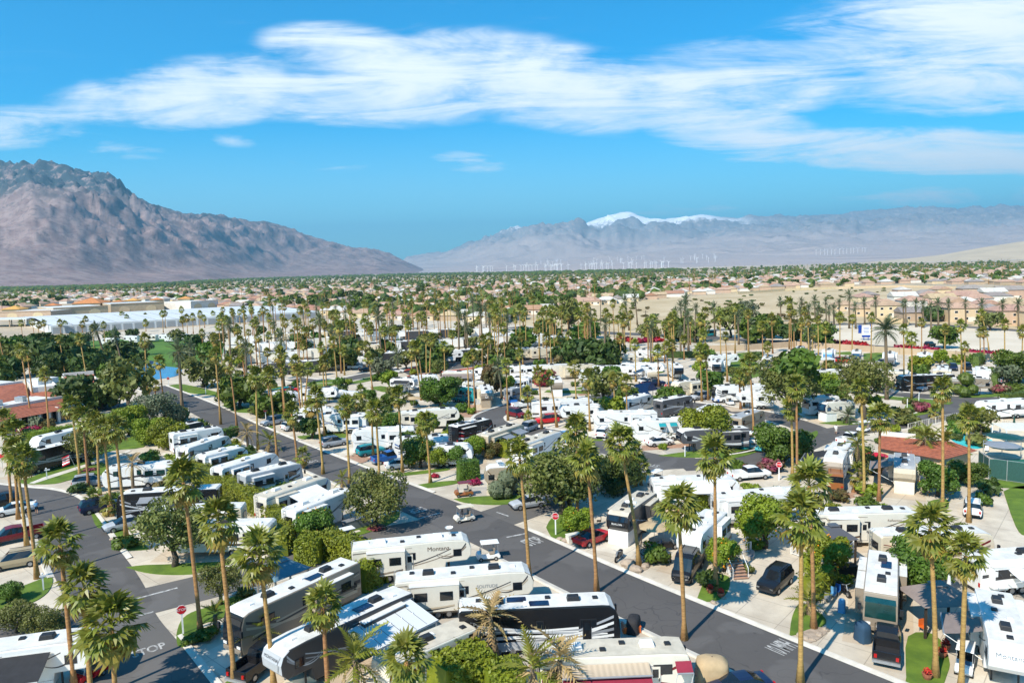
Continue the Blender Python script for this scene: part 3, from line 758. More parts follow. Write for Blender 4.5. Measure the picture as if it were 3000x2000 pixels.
def palm(px_base, px_crown, label, near=False, kind='fan', size=None, group=None, thick=1.0, nfr=36, name=None):
    p = G(*px_base); q = ray(*px_crown)
    # the crown stands above the base: nearest point of its line of sight to the base's plumb line
    hd = Vector((q.x, q.y)); t = (p.x*hd.x+p.y*hd.y)/hd.dot(hd)
    c = CPOS+q*t; off = Vector((c.x-p.x, c.y-p.y)); h = max(1.2, c.z)
    rn = random.Random(int(px_base[0]*7+px_base[1]*13)); sway = rn.uniform(-.4, .4)*h*.06
    hdn = hd.normalized(); top = (off.x+hdn.x*sway, off.y+hdn.y*sway)
    fan = kind == 'fan'
    size = size or (1.28 if fan else 1.35)
    nm = name or ('fan_palm' if fan else 'date_palm' if kind == 'date' else 'feather_palm')
    root = thing(nm, label, 'palm', (p.x, p.y, 0), 0, group)
    r0, r1, bm_ = (.19*thick, .135*thick, 'bark_palm') if fan else (.36*thick, .30*thick, 'bark_date') if kind == 'date' else (.26*thick, .17*thick, 'bark_date')
    add('trunk', trunk_mesh(h, r0, r1, top, .16*thick, bm_, 7 if near else 5, 8 if near else 5, int(h*100)), root)
    if near:
        n = nfr; fm, fo = (FAN, FANO) if fan else (FEA, FEA) if kind == 'date' else (FEAO, FEAO) if ' dry' in ' '+label else (FEAY, FEAO)
        for k in range(n):
            f = k/(n-1)
            el = R((84-142*f if fan else 78-112*f)+rn.uniform(-10, 10)); az = k*2.39996+rn.uniform(-.3, .3)
            me = (fo if f > .80 else fm)[rn.randrange(4)]
            s = size*rn.uniform(.78, 1.12)*(1 if f < .8 else .95)
            o = add('frond', me, root, (top[0], top[1], h+.35-.8*f))
            o.rotation_euler = (Matrix.Rotation(az, 3, 'Z') @ Matrix.Rotation(-el, 3, 'Y') @ Matrix.Rotation(rn.uniform(-.5, .5), 3, 'X')).to_euler()
            o.scale = (s, s, s)
    else:
        o = add('crown', (FARFAN if fan else FARDATE)[rn.randrange(5 if fan else 3)], root, (top[0], top[1], h), rn.uniform(0, 6.28))
        s = size*rn.uniform(.9, 1.12); o.scale = (s, s, s*rn.uniform(.95, 1.2))
    return root

def leaf_cloud(blobs, n, lsize, mname, seed, fruit=0, flat=.35, core=None):
    """many small leaves spread through lumpy clumps"""
    r = random.Random(seed); g = np.random.default_rng(seed); b = MB(); mi = b.mi(mname)
    wsum = [x[3]**2 for x in blobs]; tot = sum(wsum)
    for (cx, cy, cz, rad), w in zip(blobs, wsum):
        k = max(4, int(n*w/tot))
        d = g.normal(size=(k, 3)); d /= np.linalg.norm(d, axis=1)[:, None]+1e-9
        d[:, 2] = np.where((d[:, 2] < -.35) & (g.random(k) < .6), -d[:, 2], d[:, 2])
        rr = rad*(.55+.5*g.random(k)**.5)
        P = np.array([cx, cy, cz])+d*rr[:, None]*np.array([1, 1, .88])
        nrm = d*.8+g.normal(size=(k, 3))*.55; nrm /= np.linalg.norm(nrm, axis=1)[:, None]
        t = np.cross(nrm, g.normal(size=(k, 3))); t /= np.linalg.norm(t, axis=1)[:, None]+1e-9
        u = np.cross(nrm, t); s = (lsize*(.6+.8*g.random(k)))[:, None]
        A, B_, C_, D_ = P+t*s, P+u*s*.6, P-t*s, P-u*s*.6
        k0 = len(b.v)
        q = np.stack([A, B_, C_, D_], 1).reshape(-1, 3)
        b.v.extend(map(tuple, q.tolist()))
        b.f.extend((k0+4*i, k0+4*i+1, k0+4*i+2, k0+4*i+3) for i in range(k)); b.m.extend([mi]*k)
    for _ in range(fruit):
        cx, cy, cz, rad = blobs[r.randrange(len(blobs))]
        d = Vector((r.gauss(0, 1), r.gauss(0, 1), r.gauss(0, 1))).normalized()*rad*1.0
        b.box((cx+d.x, cy+d.y, cz+d.z), (.13, .13, .13), 'fruit', r.random())
    return b
def blob_core(blobs, mname, k=.72):
    b = MB()
    for cx, cy, cz, rad in blobs:
        q = rad*k
        b.lathe([(q*.05, -q*.95), (q*.75, -q*.6), (q, 0), (q*.75, q*.6), (q*.05, q*.95)], 7, mname, (cx, cy, cz))
    return b
def crown_blobs(seed, rad, hh, n, low=.0):
    r = random.Random(seed); out = [(0, 0, 0, rad*.55)]
    for i in range(n):
        a = i*2.4+r.uniform(-.4, .4); e = r.uniform(-.45+low, .85); q = rad*r.uniform(.45, .72)
        out.append((q*math.cos(a)*math.cos(e*.9), q*math.sin(a)*math.cos(e*.9), hh*.62*math.sin(e*1.4), rad*r.uniform(.28, .48)))
    return out
LEAFM = dict(green='leaf_green', lime='leaf_lime', olive='leaf_olive', dark='leaf_dark', grey='leaf_grey', pink='leaf_pink', red='leaf_red', rust='leaf_rust')
def tree_crown(kind, var, dens):
    """unit crown (radius 1) of a species; dens 2 = near, 1 = middle, 0 = far"""
    n, ls = {2: (6500, .052), 1: (900, .14), 0: (260, .26)}[dens]
    if kind in ('olive', 'grey'): n = int(n*.9); ls *= .8
    bl = crown_blobs(sum(map(ord, kind))*7+var, 1.0, .85, 15 if dens else 9)
    b = leaf_cloud(bl, n, ls, LEAFM[kind], var*5+3, fruit=0)
    if kind not in ('olive', 'grey'):
        c = blob_core(bl, LEAFM[kind], .66); k0 = len(b.v); b.v += c.v; b.f += [tuple(i+k0 for i in f) for f in c.f]; b.m += [b.mi(LEAFM[kind])]*len(c.f)
    return b.mesh('crown')
def tree_trunk(seed, h, spread, r0):
    r = random.Random(seed); b = MB()
    fork = h*.42
    b.tube([(0, 0, -.1), (.05*h, 0, fork*.5), (.02*h, .03*h, fork)], [r0*1.25, r0, r0*.85], 6, 'bark')
    for i in range(4):
        a = i*1.6+r.uniform(-.4, .4)
        e = Vector((math.cos(a)*spread*.5, math.sin(a)*spread*.5, h*r.uniform(.9, 1.1)))
        m_ = Vector((.02*h, .03*h, fork)).lerp(e, .5)+Vector((0, 0, h*.05))
        b.tube([(.02*h, .03*h, fork*.95), tuple(m_), tuple(e)], [r0*.6, r0*.42, r0*.16], 5, 'bark')
    return b.mesh('trunk', smooth=True)
def tree(base, crown, rad, kind, label, dens=2, group=None, name='tree', sz=1.0, cat='tree', fruit=False):
    p = G(*base); q = ray(*crown); hd = Vector((q.x, q.y)); t = (p.x*hd.x+p.y*hd.y)/hd.dot(hd)
    cz = max(rad*.6, (CPOS+q*t).z); v = int(base[0]+base[1]) % 3
    root = thing(name, label, cat, (p.x, p.y, 0), (base[0]*.37) % 6.28, group)
    o = add('crown', cached(('crown', kind, v, dens), lambda: tree_crown(kind, v, dens)), root, (0, 0, cz))
    o.scale = (rad, rad, rad*sz)
    add('trunk', cached(('trunk', v, round(cz), round(rad)), lambda: tree_trunk(v, cz, rad, .07*rad+.04)), root)
    if fruit:
        r = random.Random(int(base[0]))
        b = MB()
        fm = cached('fruit1', lambda: MB().lathe([(.01, -.08), (.075, -.03), (.075, .03), (.01, .08)], 6, 'fruit').mesh('fruit'))
        for i in range(34):
            d = Vector((r.gauss(0, 1), r.gauss(0, 1), r.gauss(0, .8))).normalized()*rad*r.uniform(.62, .86)
            add('fruit', fm, root, (d.x, d.y, cz+d.z*sz))
    return root
def bush(px, rad, h, kind, label, group=None, dens=1, name='bush', cat='bush'):
    p = G(*px); v = int(px[0]*3+px[1]) % 2
    def mk():
        bl = [(0, 0, .45, .5)]+[(.5*math.cos(i*1.25), .5*math.sin(i*1.25), .36+.2*(i % 2), .42) for i in range(5)]
        n, ls = {2: (900, .09), 1: (300, .15), 0: (120, .22)}[dens]
        b = leaf_cloud(bl, n, ls, LEAFM[kind], 17+v)
        c = blob_core(bl, LEAFM[kind], .7); k0 = len(b.v); b.v += c.v; b.f += [tuple(i+k0 for i in f) for f in c.f]; b.m += [0]*len(c.f)
        return b.mesh('foliage')
    o = thing(name, label, cat, (p.x, p.y, 0), (px[0]*.7) % 6.28, group)
    f = add('foliage', cached(('bush', kind, v, dens), mk), o); f.scale = (rad, rad, h)
    return o
def hedge(pts, h, w, kind, label, dens=26, group=None, ls=.13, name='hedge'):
    """clipped hedge along ground points: solid body with leaves all over it"""
    L = W2(pts) if not isinstance(pts[0], Vector) else pts
    b = MB(); g = random.Random(int(pts[0][0])); m = LEAFM[kind]
    c0 = L[0]
    for a, c in zip(L, L[1:]):
        d = c-a; ln = d.length; an = math.atan2(d.y, d.x); md = (a+c)/2-c0
        b.box((md.x, md.y, h/2-.02), (ln+w*.2, w*.74, h-.22), m, an, .9)
        t = d.normalized(); nn = Vector((-t.y, t.x))
        N = int(dens*(ln*(w+2*h)+2*w*h))
        for _ in range(N):
            s = g.random(); u = g.random()*(w+2*h)
            if u < h: off, z, nrm = -w/2, u, Vector((-nn.x, -nn.y, .3))
            elif u < h+w: off, z, nrm = u-h-w/2, h, Vector((0, 0, 1))
            else: off, z, nrm = w/2, u-h-w, Vector((nn.x, nn.y, .3))
            if g.random() < .16: s = g.choice((-.02, 1.02)); nrm = Vector((t.x, t.y, .2))*(1 if s > .5 else -1); off = g.uniform(-w/2, w/2); z = g.random()*h
            bump = .16*math.sin(s*ln*1.7+off)+.1*math.sin(s*ln*4.1+z*3)+g.uniform(-.16, .12)
            p = Vector((a.x-c0.x+d.x*s+nn.x*off, a.y-c0.y+d.y*s+nn.y*off, max(.05, z)))+nrm*bump
            nrm = (nrm+Vector((g.gauss(0, .6), g.gauss(0, .6), g.gauss(0, .6)))).normalized()
            e = nrm.orthogonal().normalized(); e.rotate(Matrix.Rotation(g.random()*6.3, 3, nrm)); f = nrm.cross(e); q = ls*g.uniform(.6, 1.4)
            b.face([p+e*q, p+f*q*.6, p-e*q, p-f*q*.6], m)
    o = thing(name, label, 'hedge', (c0.x, c0.y, 0), 0, group)
    add('foliage', b.mesh('foliage'), o)
    return o

# ---------------------------------------------------------------- caravans and motorhomes
def arc_strip(x0, z0, x1, z1, bul, w0, w1, y, m, slides, n=12, side=1):
    """curved painted stripe lying on the side wall or on whatever slide-out stands in front of it"""
    P = []
    for i in range(n+1):
        t = i/n; P.append((x0+(x1-x0)*t, z0+(z1-z0)*t+bul*4*t*(1-t), w0+(w1-w0)*t))
    Q, last = [], None
    for i in range(n):
        cx, cz = (P[i][0]+P[i+1][0])/2, (P[i][1]+P[i+1][1])/2; yy = y
        for sx, sl, sz0, sz1, dep in slides:
            if sx-sl/2 < cx < sx+sl/2 and sz0 < cz < sz1: yy = y+dep
        if yy != last: Q.append((*P[i], yy))
        Q.append((*P[i+1], yy)); last = yy
    b = MB(); mi = b.mi(m)
    for x, z, w, yy in Q: b.v += [(x, side*yy, z-w), (x, side*yy, z+w)]
    for i in range(len(Q)-1):
        f = (2*i, 2*i+2, 2*i+3, 2*i+1); b.f.append(f if side < 0 else f[::-1]); b.m.append(mi)
    return b.mesh('stripe')
WHEEL = cached('rvwheel', lambda: MB().tube([(0, -.13, 0), (0, .13, 0)], .42, 12, 'tyre').tube([(0, -.145, 0), (0, .145, 0)], .22, 10, 'rim').mesh('wheel'))
AC_D = cached('ac_d', lambda: MB().box((0, 0, .17), (1.05, .72, .34), 'plastic_dark', 0, .82).mesh('ac', .05))
AC_W = cached('ac_w', lambda: MB().box((0, 0, .17), (1.05, .72, .34), 'white', 0, .82).mesh('ac', .05))
VENT = cached('vent', lambda: MB().box((0, 0, .06), (.42, .42, .12), 'plastic_dark', 0, .9).mesh('vent'))
VENT_W = cached('ventw', lambda: MB().box((0, 0, .06), (.45, .45, .12), 'white', 0, .85).mesh('vent'))
SOLAR = cached('solarp', lambda: MB().box((0, 0, .05), (1.5, .8, .04), 'solar').mesh('solar'))
def win_mesh(l, h, g='glass'): return cached(('win', round(l, 1), round(h, 1), g), lambda: MB().box((0, 0, 0), (l, .05, h), 'plastic_dark').box((0, 0, 0), (l-.09, .07, h-.09), g).mesh('window'))
def text_on(txt, size, m): return cached(('rvtxt', txt, size, m), lambda: text_mesh(txt, size, m))
PADN = [0]
def rv(front, rear, kind, label, side='white', roof='roof_white', cap=None, low=None, stripes=('charcoal',), h=None, ac='d', slides=1, awn=None, skirt=False, seed=0, text=None, lod=0, group=None, L=None, solar=0, nose_text=None, win='glass', name=None, dish=False, cat=None):
    """front, rear: photograph points of the two ends of the roof; kind 'A' motorhome, '5' fifth wheel, 'T' trailer"""
    h = h or {'A': 3.6, '5': 3.7, 'T': 3.35}[kind]
    a, b_ = G(*front, h), G(*rear, h); d = Vector((a.x-b_.x, a.y-b_.y))
    Lm = d.length
    if L: Lm = L
    Lm = max(6.5, min(13.5, Lm))
    c = (a+b_)/2; an = math.atan2(d.y, d.x); Wd = 2.5; r = random.Random(seed+int(front[0]*3+rear[0]))
    Lm = round(Lm*2)/2; x1, x0 = Lm/2, -Lm/2
    nm = name or {'A': 'motorhome', '5': 'fifth_wheel_trailer', 'T': 'travel_trailer'}[kind]
    root = thing(nm, label, cat or {'A': 'motorhome', '5': 'trailer', 'T': 'trailer'}[kind], (c.x, c.y, 0), an, group)
    cap = cap or side; low = low or side
    if kind == '5':
        prof = [(x0, .55), (x1-2.7, .5), (x1-2.5, 1.55), (x1-.45, 1.6), (x1-.06, 2.05), (x1, 2.75), (x1-.22, 3.3), (x1-.75, h-.08), (x1-2.2, h), (x0+2.4, h-.12), (x0+.1, h-.22), (x0, h-.4)]
    elif kind == 'A':
        prof = [(x0, .45), (x1-.1, .42), (x1, .9), (x1+.03, 1.45), (x1-.12, 2.7), (x1-.35, 3.4), (x1-.8, h-.05), (x1-1.4, h), (x0+.2, h), (x0, h-.15)]
    else:
        prof = [(x0, .5), (x1-.5, .5), (x1-.15, .95), (x1, 1.7), (x1-.15, 2.6), (x1-.7, h-.15), (x1-1.4, h-.02), (x0+.3, h), (x0, h-.2)]
    def mkbody():
        mb = MB().prism(prof, -Wd/2, Wd/2, side)
        me = mb.mesh('body', .09, 2); me.materials.append(MATS[cap]); me.materials.append(MATS[low])
        for p in me.polygons:
            cx, cy, cz = p.center; 
            if (p.normal.x > .35 and cx > x1-2.4 and abs(p.normal.y) < .6): p.material_index = 1
            elif p.normal.z < -.2: p.material_index = 2
        return me
    me = cached(('rvb', kind, Lm, side, cap, low, h), mkbody)
    if lod < 2:
        add('body', me, root)
    # roof skin
    def mkroof():
        b = MB(); P = [p for p in prof if p[1] > h-.45]; P.sort(); w = Wd/2-.09
        P[-1] = (P[-1][0]-.02, P[-1][1])
        for (xa, za), (xb, zb) in zip(P, P[1:]):
            b.face([(xa+.03*(xa == P[0][0]), -w, za+.025), (xb, -w, zb+.025), (xb, w, zb+.025), (xa, w, za+.025)], roof)
        return b.mesh('roof')
    if lod == 2:
        b = MB().prism(prof, -Wd/2, Wd/2, side); add('body', cached(('rvl2', kind, Lm, side, h), lambda: MB().prism(prof, -Wd/2, Wd/2, side).mesh('body')), root)
    add('roof', cached(('rvr', kind, Lm, roof, h), mkroof), root)
    if lod == 0 and c.y < 170:
        PADN[0] += 1; pm = r.choice(('pad_pale', 'pad_grey', 'pad_tan', 'pad_pale'))
        pd = [Vector((c.x, c.y))+Vector((math.cos(an)*u_-math.sin(an)*w_, math.sin(an)*u_+math.cos(an)*w_)) for u_, w_ in ((-Lm/2-1, -2.6), (Lm/2+2, -2.6), (Lm/2+2, 2.4), (-Lm/2-1, 2.4))]
        sheet('parking_pad', pd, .0045+.0003*PADN[0], pm)
    sl = []
    if slides:
        for i in range(slides):
            ln = r.choice((3.0, 3.6, 4.2)); xs = x0+Lm*(.28 if i == 0 else .66)-(.3 if kind == '5' and i else 0)
            sl.append((xs, ln, 1.0, h-.45, .62))
    slR = sl[:1]
    for sgn, ss in ((-1, sl), (1, slR)):
        for xs, ln, z0, z1, dep in ss:
            ms = cached(('slide', ln, side, roof, h), lambda: MB().box((0, 0, (z0+z1)/2), (ln, dep+.3, z1-z0), side).box((0, 0, z1+.02), (ln+.08, dep+.34, .05), roof).mesh('slide'))
            so = add('slide_out', ms, root, (xs, sgn*(Wd/2+dep/2-.15), 0))
            if lod < 2:
                for q in ((-.28, 1.1), (.24, 1.0)):
                    add('window', win_mesh(1.1, .75, win), so, (q[0]*ln, sgn*(dep/2+.16), 2.35))
    # side openings
    if lod < 2:
        spots = [x0+Lm*t for t in ((.08, .5, .80) if kind != '5' else (.09, .5, .88))]
        for sgn in (-1, 1):
            for i, x in enumerate(spots):
                if any(abs(x-s[0]) < s[1]/2+.5 for s in (sl if sgn < 0 else slR)): continue
                l_ = .8 if i != 1 else .6
                if kind == 'A' and i == 2: l_ = 1.3
                add('window', win_mesh(l_, .7, win), root, (x, sgn*(Wd/2+.005), 2.45))
        dx = x0+Lm*.475 if kind != 'A' else x1-2.6
        dr = add('door', cached(('rvdoor', side), lambda: MB().box((0, 0, 0), (.72, .05, 1.95), 'grey').box((0, 0, 0), (.64, .07, 1.87), side).box((0, 0, .45), (.4, .09, .6), 'glass').mesh('door')), root, (dx, -(Wd/2+.006), 1.75))
        if lod == 0: add('handle', cached('rvhandle', lambda: MB().box((0, 0, 0), (.06, .05, .22), 'plastic_dark').mesh('handle')), dr, (.24, -.05, 0))
    if kind == 'A':
        b = MB(); 
        zz = [(x1+.045, 1.5), (x1-.1, 2.7), (x1-.24, 3.1)]
        for (xa, za), (xb, zb) in zip(zz, zz[1:]): b.face([(xa+.03, -1.12, za), (xa+.03, 1.12, za), (xb+.03, 1.08, zb), (xb+.03, -1.08, zb)], win)
        add('windshield', b.mesh('windshield'), root)
        if lod < 2:
            for s in (-1, 1):
                add('mirror', cached('rvmirror', lambda: MB().box((0, 0, 0), (.16, .26, .5), 'plastic_dark').mesh('mirror')), root, (x1+.12, s*1.5, 2.3))
                add('headlight', cached('rvhead', lambda: MB().box((0, 0, 0), (.08, .45, .2), 'lamp_white').mesh('light')), root, (x1+.02, s*.9, 1.0))
            add('bumper', cached(('bump', low), lambda: MB().box((0, 0, 0), (.2, 2.3, .35), low).mesh('bumper', .04)), root, (x1-.02, 0, .62))
    elif kind == '5' and lod < 2 and cap in ('black', 'charcoal', 'silver', 'grey', 'taupe', 'beige', 'navy'):
        b = MB(); zz = [(x1-.03, 2.15), (x1+.02, 2.75), (x1-.2, 3.28)]
        for (xa, za), (xb, zb) in zip(zz, zz[1:]): b.face([(xa+.03, -.8, za), (xa+.03, .8, za), (xb+.03, .95, zb), (xb+.03, -.95, zb)], {'black': 'glass', 'charcoal': 'glass', 'navy': 'glass_blue'}.get(cap, cap))
        add('nose_panel', b.mesh('nose'), root)
    # paint
    if stripes and lod < 2:
        for sgn, ss in ((-1, sl), (1, slR)):
            for i, m in enumerate(stripes):
                v = r.uniform(-.15, .15); y = Wd/2+.006+.002*i
                if kind == '5':
                    AR = [(x0+.1, 1.15+.25*i, x1-2.0, 2.9-.35*i+v, -.55, .12-.03*i, .04, y), (x1-3.4, 2.3+.2*i, x1-.5, 3.3-.3*i, -.75+.15*i, .02, .10, y+.001), (x0+.1, h-.55-.05*i, x0+Lm*.5, h-.42, .03, .03, .02, y)]
                else:
                    AR = [(x0+.1, 1.9-.45*i, x1-1.0, 1.25+.3*i, .35-.3*i, .16, .06, y), (x0+Lm*.35, 1.0+.3*i, x1-.5, 2.9-.5*i, -.35, .03, .11, y+.001), (x0+.2, 2.8-.22*i, x0+Lm*.74, 1.75+.12*i, -.12, .04, .09, y+.0015)]
                for q in AR[:3 if lod == 0 else 1]:
                    add('paint_stripe', arc_strip(*q, m, ss, 12, sgn), root)
    if low != side and lod < 2:
        add('lower_panel', cached(('lowp', Lm, low, kind), lambda: MB().box((x0+(Lm-(2.9 if kind == '5' else .6))/2, 0, .85), (Lm-(2.9 if kind == '5' else .6)-.04, Wd+.03, .62), low).mesh('panel')), root)
    # underneath
    if lod < 2:
        wx = [x0+Lm*.30, x0+Lm*.30+.95] if kind != 'A' else [x0+Lm*.24, x0+Lm*.24+1.1, x1-1.9]
        for x in wx:
            for s in (-1, 1): add('wheel', WHEEL, root, (x, s*(Wd/2-.12), .42))
        if kind == '5' and not skirt:
            for s in (-1, 1): add('landing_leg', cached('lleg', lambda: MB().box((0, 0, .8), (.12, .12, 1.6), 'plastic_dark').mesh('leg')), root, (x1-2.2, s*.8, 0))
    if skirt: add('skirt', cached(('skirt', skirt), lambda: MB().box((0, 0, .8), (2.3, 2.3, 1.6), skirt).mesh('skirt', .04)), root, (x1-1.45, 0, 0))
    # on the roof
    def rz_at(x): return np.interp(x, [x0, x0+.1, x0+2.4, x1-2.2, x1-.75], [h-.4, h-.22, h-.12, h, h-.08])+.03 if kind == '5' else h+.03
    acm = AC_D if ac == 'd' else AC_W
    for t in ((.24, .72) if kind != 'T' else (.5,)):
        add('air_conditioner', acm, root, (x0+Lm*t, 0, rz_at(x0+Lm*t)))
    if lod < 2:
        for t, y in ((.12, .4), (.42, -.35), (.56, .45), (.86, .1)):
            add('roof_vent', VENT if r.random() < .5 else VENT_W, root, (x0+Lm*t, y, rz_at(x0+Lm*t)))
    for i in range(solar): add('solar_panel', SOLAR, root, (x0+Lm*(.36+.14*i), -.5 if i % 2 else .3, rz_at(x0+Lm*.5)))
    if dish:
        add('satellite_dish', cached('dish', lambda: MB().tube([(0, 0, 0), (0, 0, .5)], .03, 5, 'metal').lathe([(.02, .5), (.2, .53), (.36, .62), (.42, .72)], 10, 'white').mesh('dish')), root, (x1-2.0, .5, rz_at(x1-2)))
    if lod == 0:
        ld = MB()
        for s in (-.22, .22): ld.tube([(x0-.1, s+.6, .9), (x0-.1, s+.6, h), (x0+.2, s+.6, h+.12)], .025, 4, 'metal')
        for k in range(7): ld.tube([(x0-.1, .38, 1.0+.4*k), (x0-.1, .82, 1.0+.4*k)], .02, 4, 'metal')
        add('ladder', ld.mesh('ladder'), root)
        add('rear_window', win_mesh(1.3, .7, win), root, (x0-.02, 0, 2.4), R(90))
        for s in (-1, 1): add('tail_light', cached('rvtail', lambda: MB().box((0, 0, 0), (.06, .18, .35), 'lamp_red').mesh('light')), root, (x0-.02, s*1.05, 1.1))
    for aw in (awn or []):
        x, ln, sgn, m, dep, dz = aw[:6]
        b = MB(); y0_, y1_ = Wd/2+.1, Wd/2+dep; n = 6
        xs = x0+Lm*x
        for i in range(n):
            t, t2 = i/n, (i+1)/n; f = lambda q: h-.45-dz*q-.12*math.sin(q*math.pi)*.5
            pts = [(xs-ln/2, sgn*(y0_+(y1_-y0_)*t), f(t)), (xs+ln/2, sgn*(y0_+(y1_-y0_)*t), f(t)), (xs+ln/2, sgn*(y0_+(y1_-y0_)*t2), f(t2)), (xs-ln/2, sgn*(y0_+(y1_-y0_)*t2), f(t2))]
            b.face(pts if sgn > 0 else pts[::-1], m)
        b.tube([(xs-ln/2, sgn*y1_, f(1)), (xs+ln/2, sgn*y1_, f(1))], .07, 6, 'grey')
        ao = add('awning', b.mesh('awning'), root)
        for e in (-1, 1):
            add('awning_arm', MB().tube([(xs+e*ln/2, sgn*(Wd/2+.06), 1.1), (xs+e*ln/2, sgn*y1_, f(1))], .035, 4, 'white').mesh('arm'), ao)
    if text:
        for txt, size, m, x, z, sgn in text:
            sy = Wd/2+.02
            for s in sl if sgn < 0 else slR:
                if abs(x0+Lm*x-s[0]) < s[1]/2: sy += s[4]
            add('lettering', text_on(txt, size, m), root, (x0+Lm*x, sgn*sy, z), (R(90), 0, 0 if sgn < 0 else math.pi))
    if nose_text:
        txt, size, m, z = nose_text
        add('lettering', text_on(txt, size, m), root, (np.interp(z, [1.6, 2.05, 2.75, 3.3], [x1-.4, x1, x1+.08, x1-.1]), 0, z), (R(82), 0, R(90)))
    return root

# ---------------------------------------------------------------- cars
CARW = cached('carwheel', lambda: MB().tube([(0, -.11, 0), (0, .11, 0)], .35, 12, 'tyre').tube([(0, -.12, 0), (0, .12, 0)], .2, 8, 'rim').mesh('wheel'))
CARSPEC = {  # x, half width, sill z, belt z, half width of roof, roof z
 'suv': [(-2.35, .78, .55, 1.0, .62, 1.02), (-2.3, .90, .35, 1.12, .66, 1.30), (-2.0, .95, .32, 1.14, .72, 1.74), (-.6, .97, .30, 1.10, .75, 1.80), (.45, .97, .30, 1.08, .72, 1.74), (1.15, .96, .30, 1.06, .80, 1.10), (2.0, .92, .32, .96, .74, 1.02), (2.35, .80, .40, .80, .60, .88)],
 'sedan': [(-2.35, .75, .50, .88, .6, .92), (-2.25, .86, .32, .98, .7, 1.02), (-1.65, .90, .28, .98, .70, 1.06), (-.85, .92, .26, .96, .62, 1.42), (.25, .92, .26, .94, .62, 1.45), (1.15, .91, .26, .92, .72, 1.0), (2.0, .87, .28, .82, .68, .88), (2.35, .74, .36, .68, .55, .74)],
 'van': [(-2.9, .85, .55, 1.3, .8, 1.4), (-2.85, .95, .35, 1.35, .84, 2.2), (-2.4, .98, .35, 1.35, .88, 2.4), (.9, .98, .35, 1.3, .88, 2.4), (1.6, .98, .35, 1.25, .84, 2.2), (2.35, .96, .35, 1.15, .8, 1.25), (2.75, .90, .38, 1.0, .7, 1.05), (2.9, .8, .45, .8, .6, .9)],
 'pickup': [(-.75, .94, .45, 1.15, .70, 1.20), (-.65, .95, .45, 1.15, .70, 1.72), (.35, .95, .45, 1.13, .74, 1.82), (1.0, .95, .45, 1.12, .72, 1.74), (1.65, .95, .45, 1.12, .82, 1.16), (2.55, .93, .45, 1.05, .76, 1.12), (2.85, .86, .5, .95, .7, 1.0)]}
def car_meshes(kind, paint):
    S = CARSPEC[kind]; b, g = MB(), MB()
    def ring(s):
        x, hw, zb, zt, rw, zr = s
        return [(x, -hw*.9, zb), (x, -hw, (zb+zt)/2), (x, -hw*.97, zt), (x, -rw, zr), (x, -rw*.55, zr+.03), (x, rw*.55, zr+.03), (x, rw, zr), (x, hw*.97, zt), (x, hw, (zb+zt)/2), (x, hw*.9, zb)]
    for a, c in zip(S, S[1:]):
        ra, rc = ring(a), ring(c); cabin = min(a[5]-a[3], c[5]-c[3]) > .3; slope = max(a[5]-a[3], c[5]-c[3]) > .3
        for i in range(9):
            f = [ra[i], rc[i], rc[i+1], ra[i+1]]
            side = i in (2, 6); topf = i in (3, 4, 5)
            if side and slope: (g if True else b).face(f, 'glass')
            elif topf and slope and not cabin: g.face(f, 'glass')
            else: b.face(f, paint)
        b.face([ra[0], ra[9], rc[9], rc[0]], 'plastic_dark')
    b.face(ring(S[0])[::-1], paint); b.face(ring(S[-1]), paint)
    if kind == 'pickup':
        b.box((-1.75, -.9, .85), (2.1, .09, .75), paint).box((-1.75, .9, .85), (2.1, .09, .75), paint).box((-2.78, 0, .85), (.09, 1.8, .75), paint).box((-1.75, 0, .62), (2.05, 1.7, .1), 'plastic_dark').box((-.76, 0, .9), (.06, 1.75, .6), paint)
        b.box((-2.9, 0, .5), (.2, 1.85, .18), 'metal')
    L = S[0][0], S[-1][0]
    b.box((L[1]-.02, 0, .52), (.12, 1.5, .22), 'plastic_dark')
    if kind in ('suv', 'van'): b.box((-.6, -.6, S[3][5]+.07), (2.2, .05, .04), 'plastic_dark').box((-.6, .6, S[3][5]+.07), (2.2, .05, .04), 'plastic_dark')
    return b.mesh('body'), g.mesh('window')
def car(front, rear, kind, paint, label, group=None, cover=False, z=0.02, name=None):
    a, c = G(*front), G(*rear); d = a-c; p = (a+c)/2
    nm = name or {'suv': 'suv', 'sedan': 'sedan', 'van': 'van', 'pickup': 'pickup_truck'}[kind]
    root = thing(nm, label, {'pickup': 'truck', 'van': 'van'}.get(kind, 'car'), (p.x, p.y, z), math.atan2(d.y, d.x), group)
    bm_, gm_ = cached(('car', kind, paint), lambda: car_meshes(kind, paint))
    add('body', bm_, root); add('window', gm_, root)
    S = CARSPEC[kind]; xf = S[-1][0]; xr = S[0][0] if kind != 'pickup' else -2.85
    wx = (xf-.95, xr+.95)
    for x in wx:
        for s in (-1, 1): add('wheel', CARW, root, (x, s*.84, .35))
    for s in (-1, 1):
        add('headlight', cached('carhl', lambda: MB().box((0, 0, 0), (.12, .3, .14), 'lamp_white').mesh('light')), root, (xf-.06, s*.62, S[-1][3]-.08))
        add('tail_light', cached('cartl', lambda: MB().box((0, 0, 0), (.1, .2, .26), 'lamp_red').mesh('light')), root, (xr-.01, s*.72, .88))
    return root
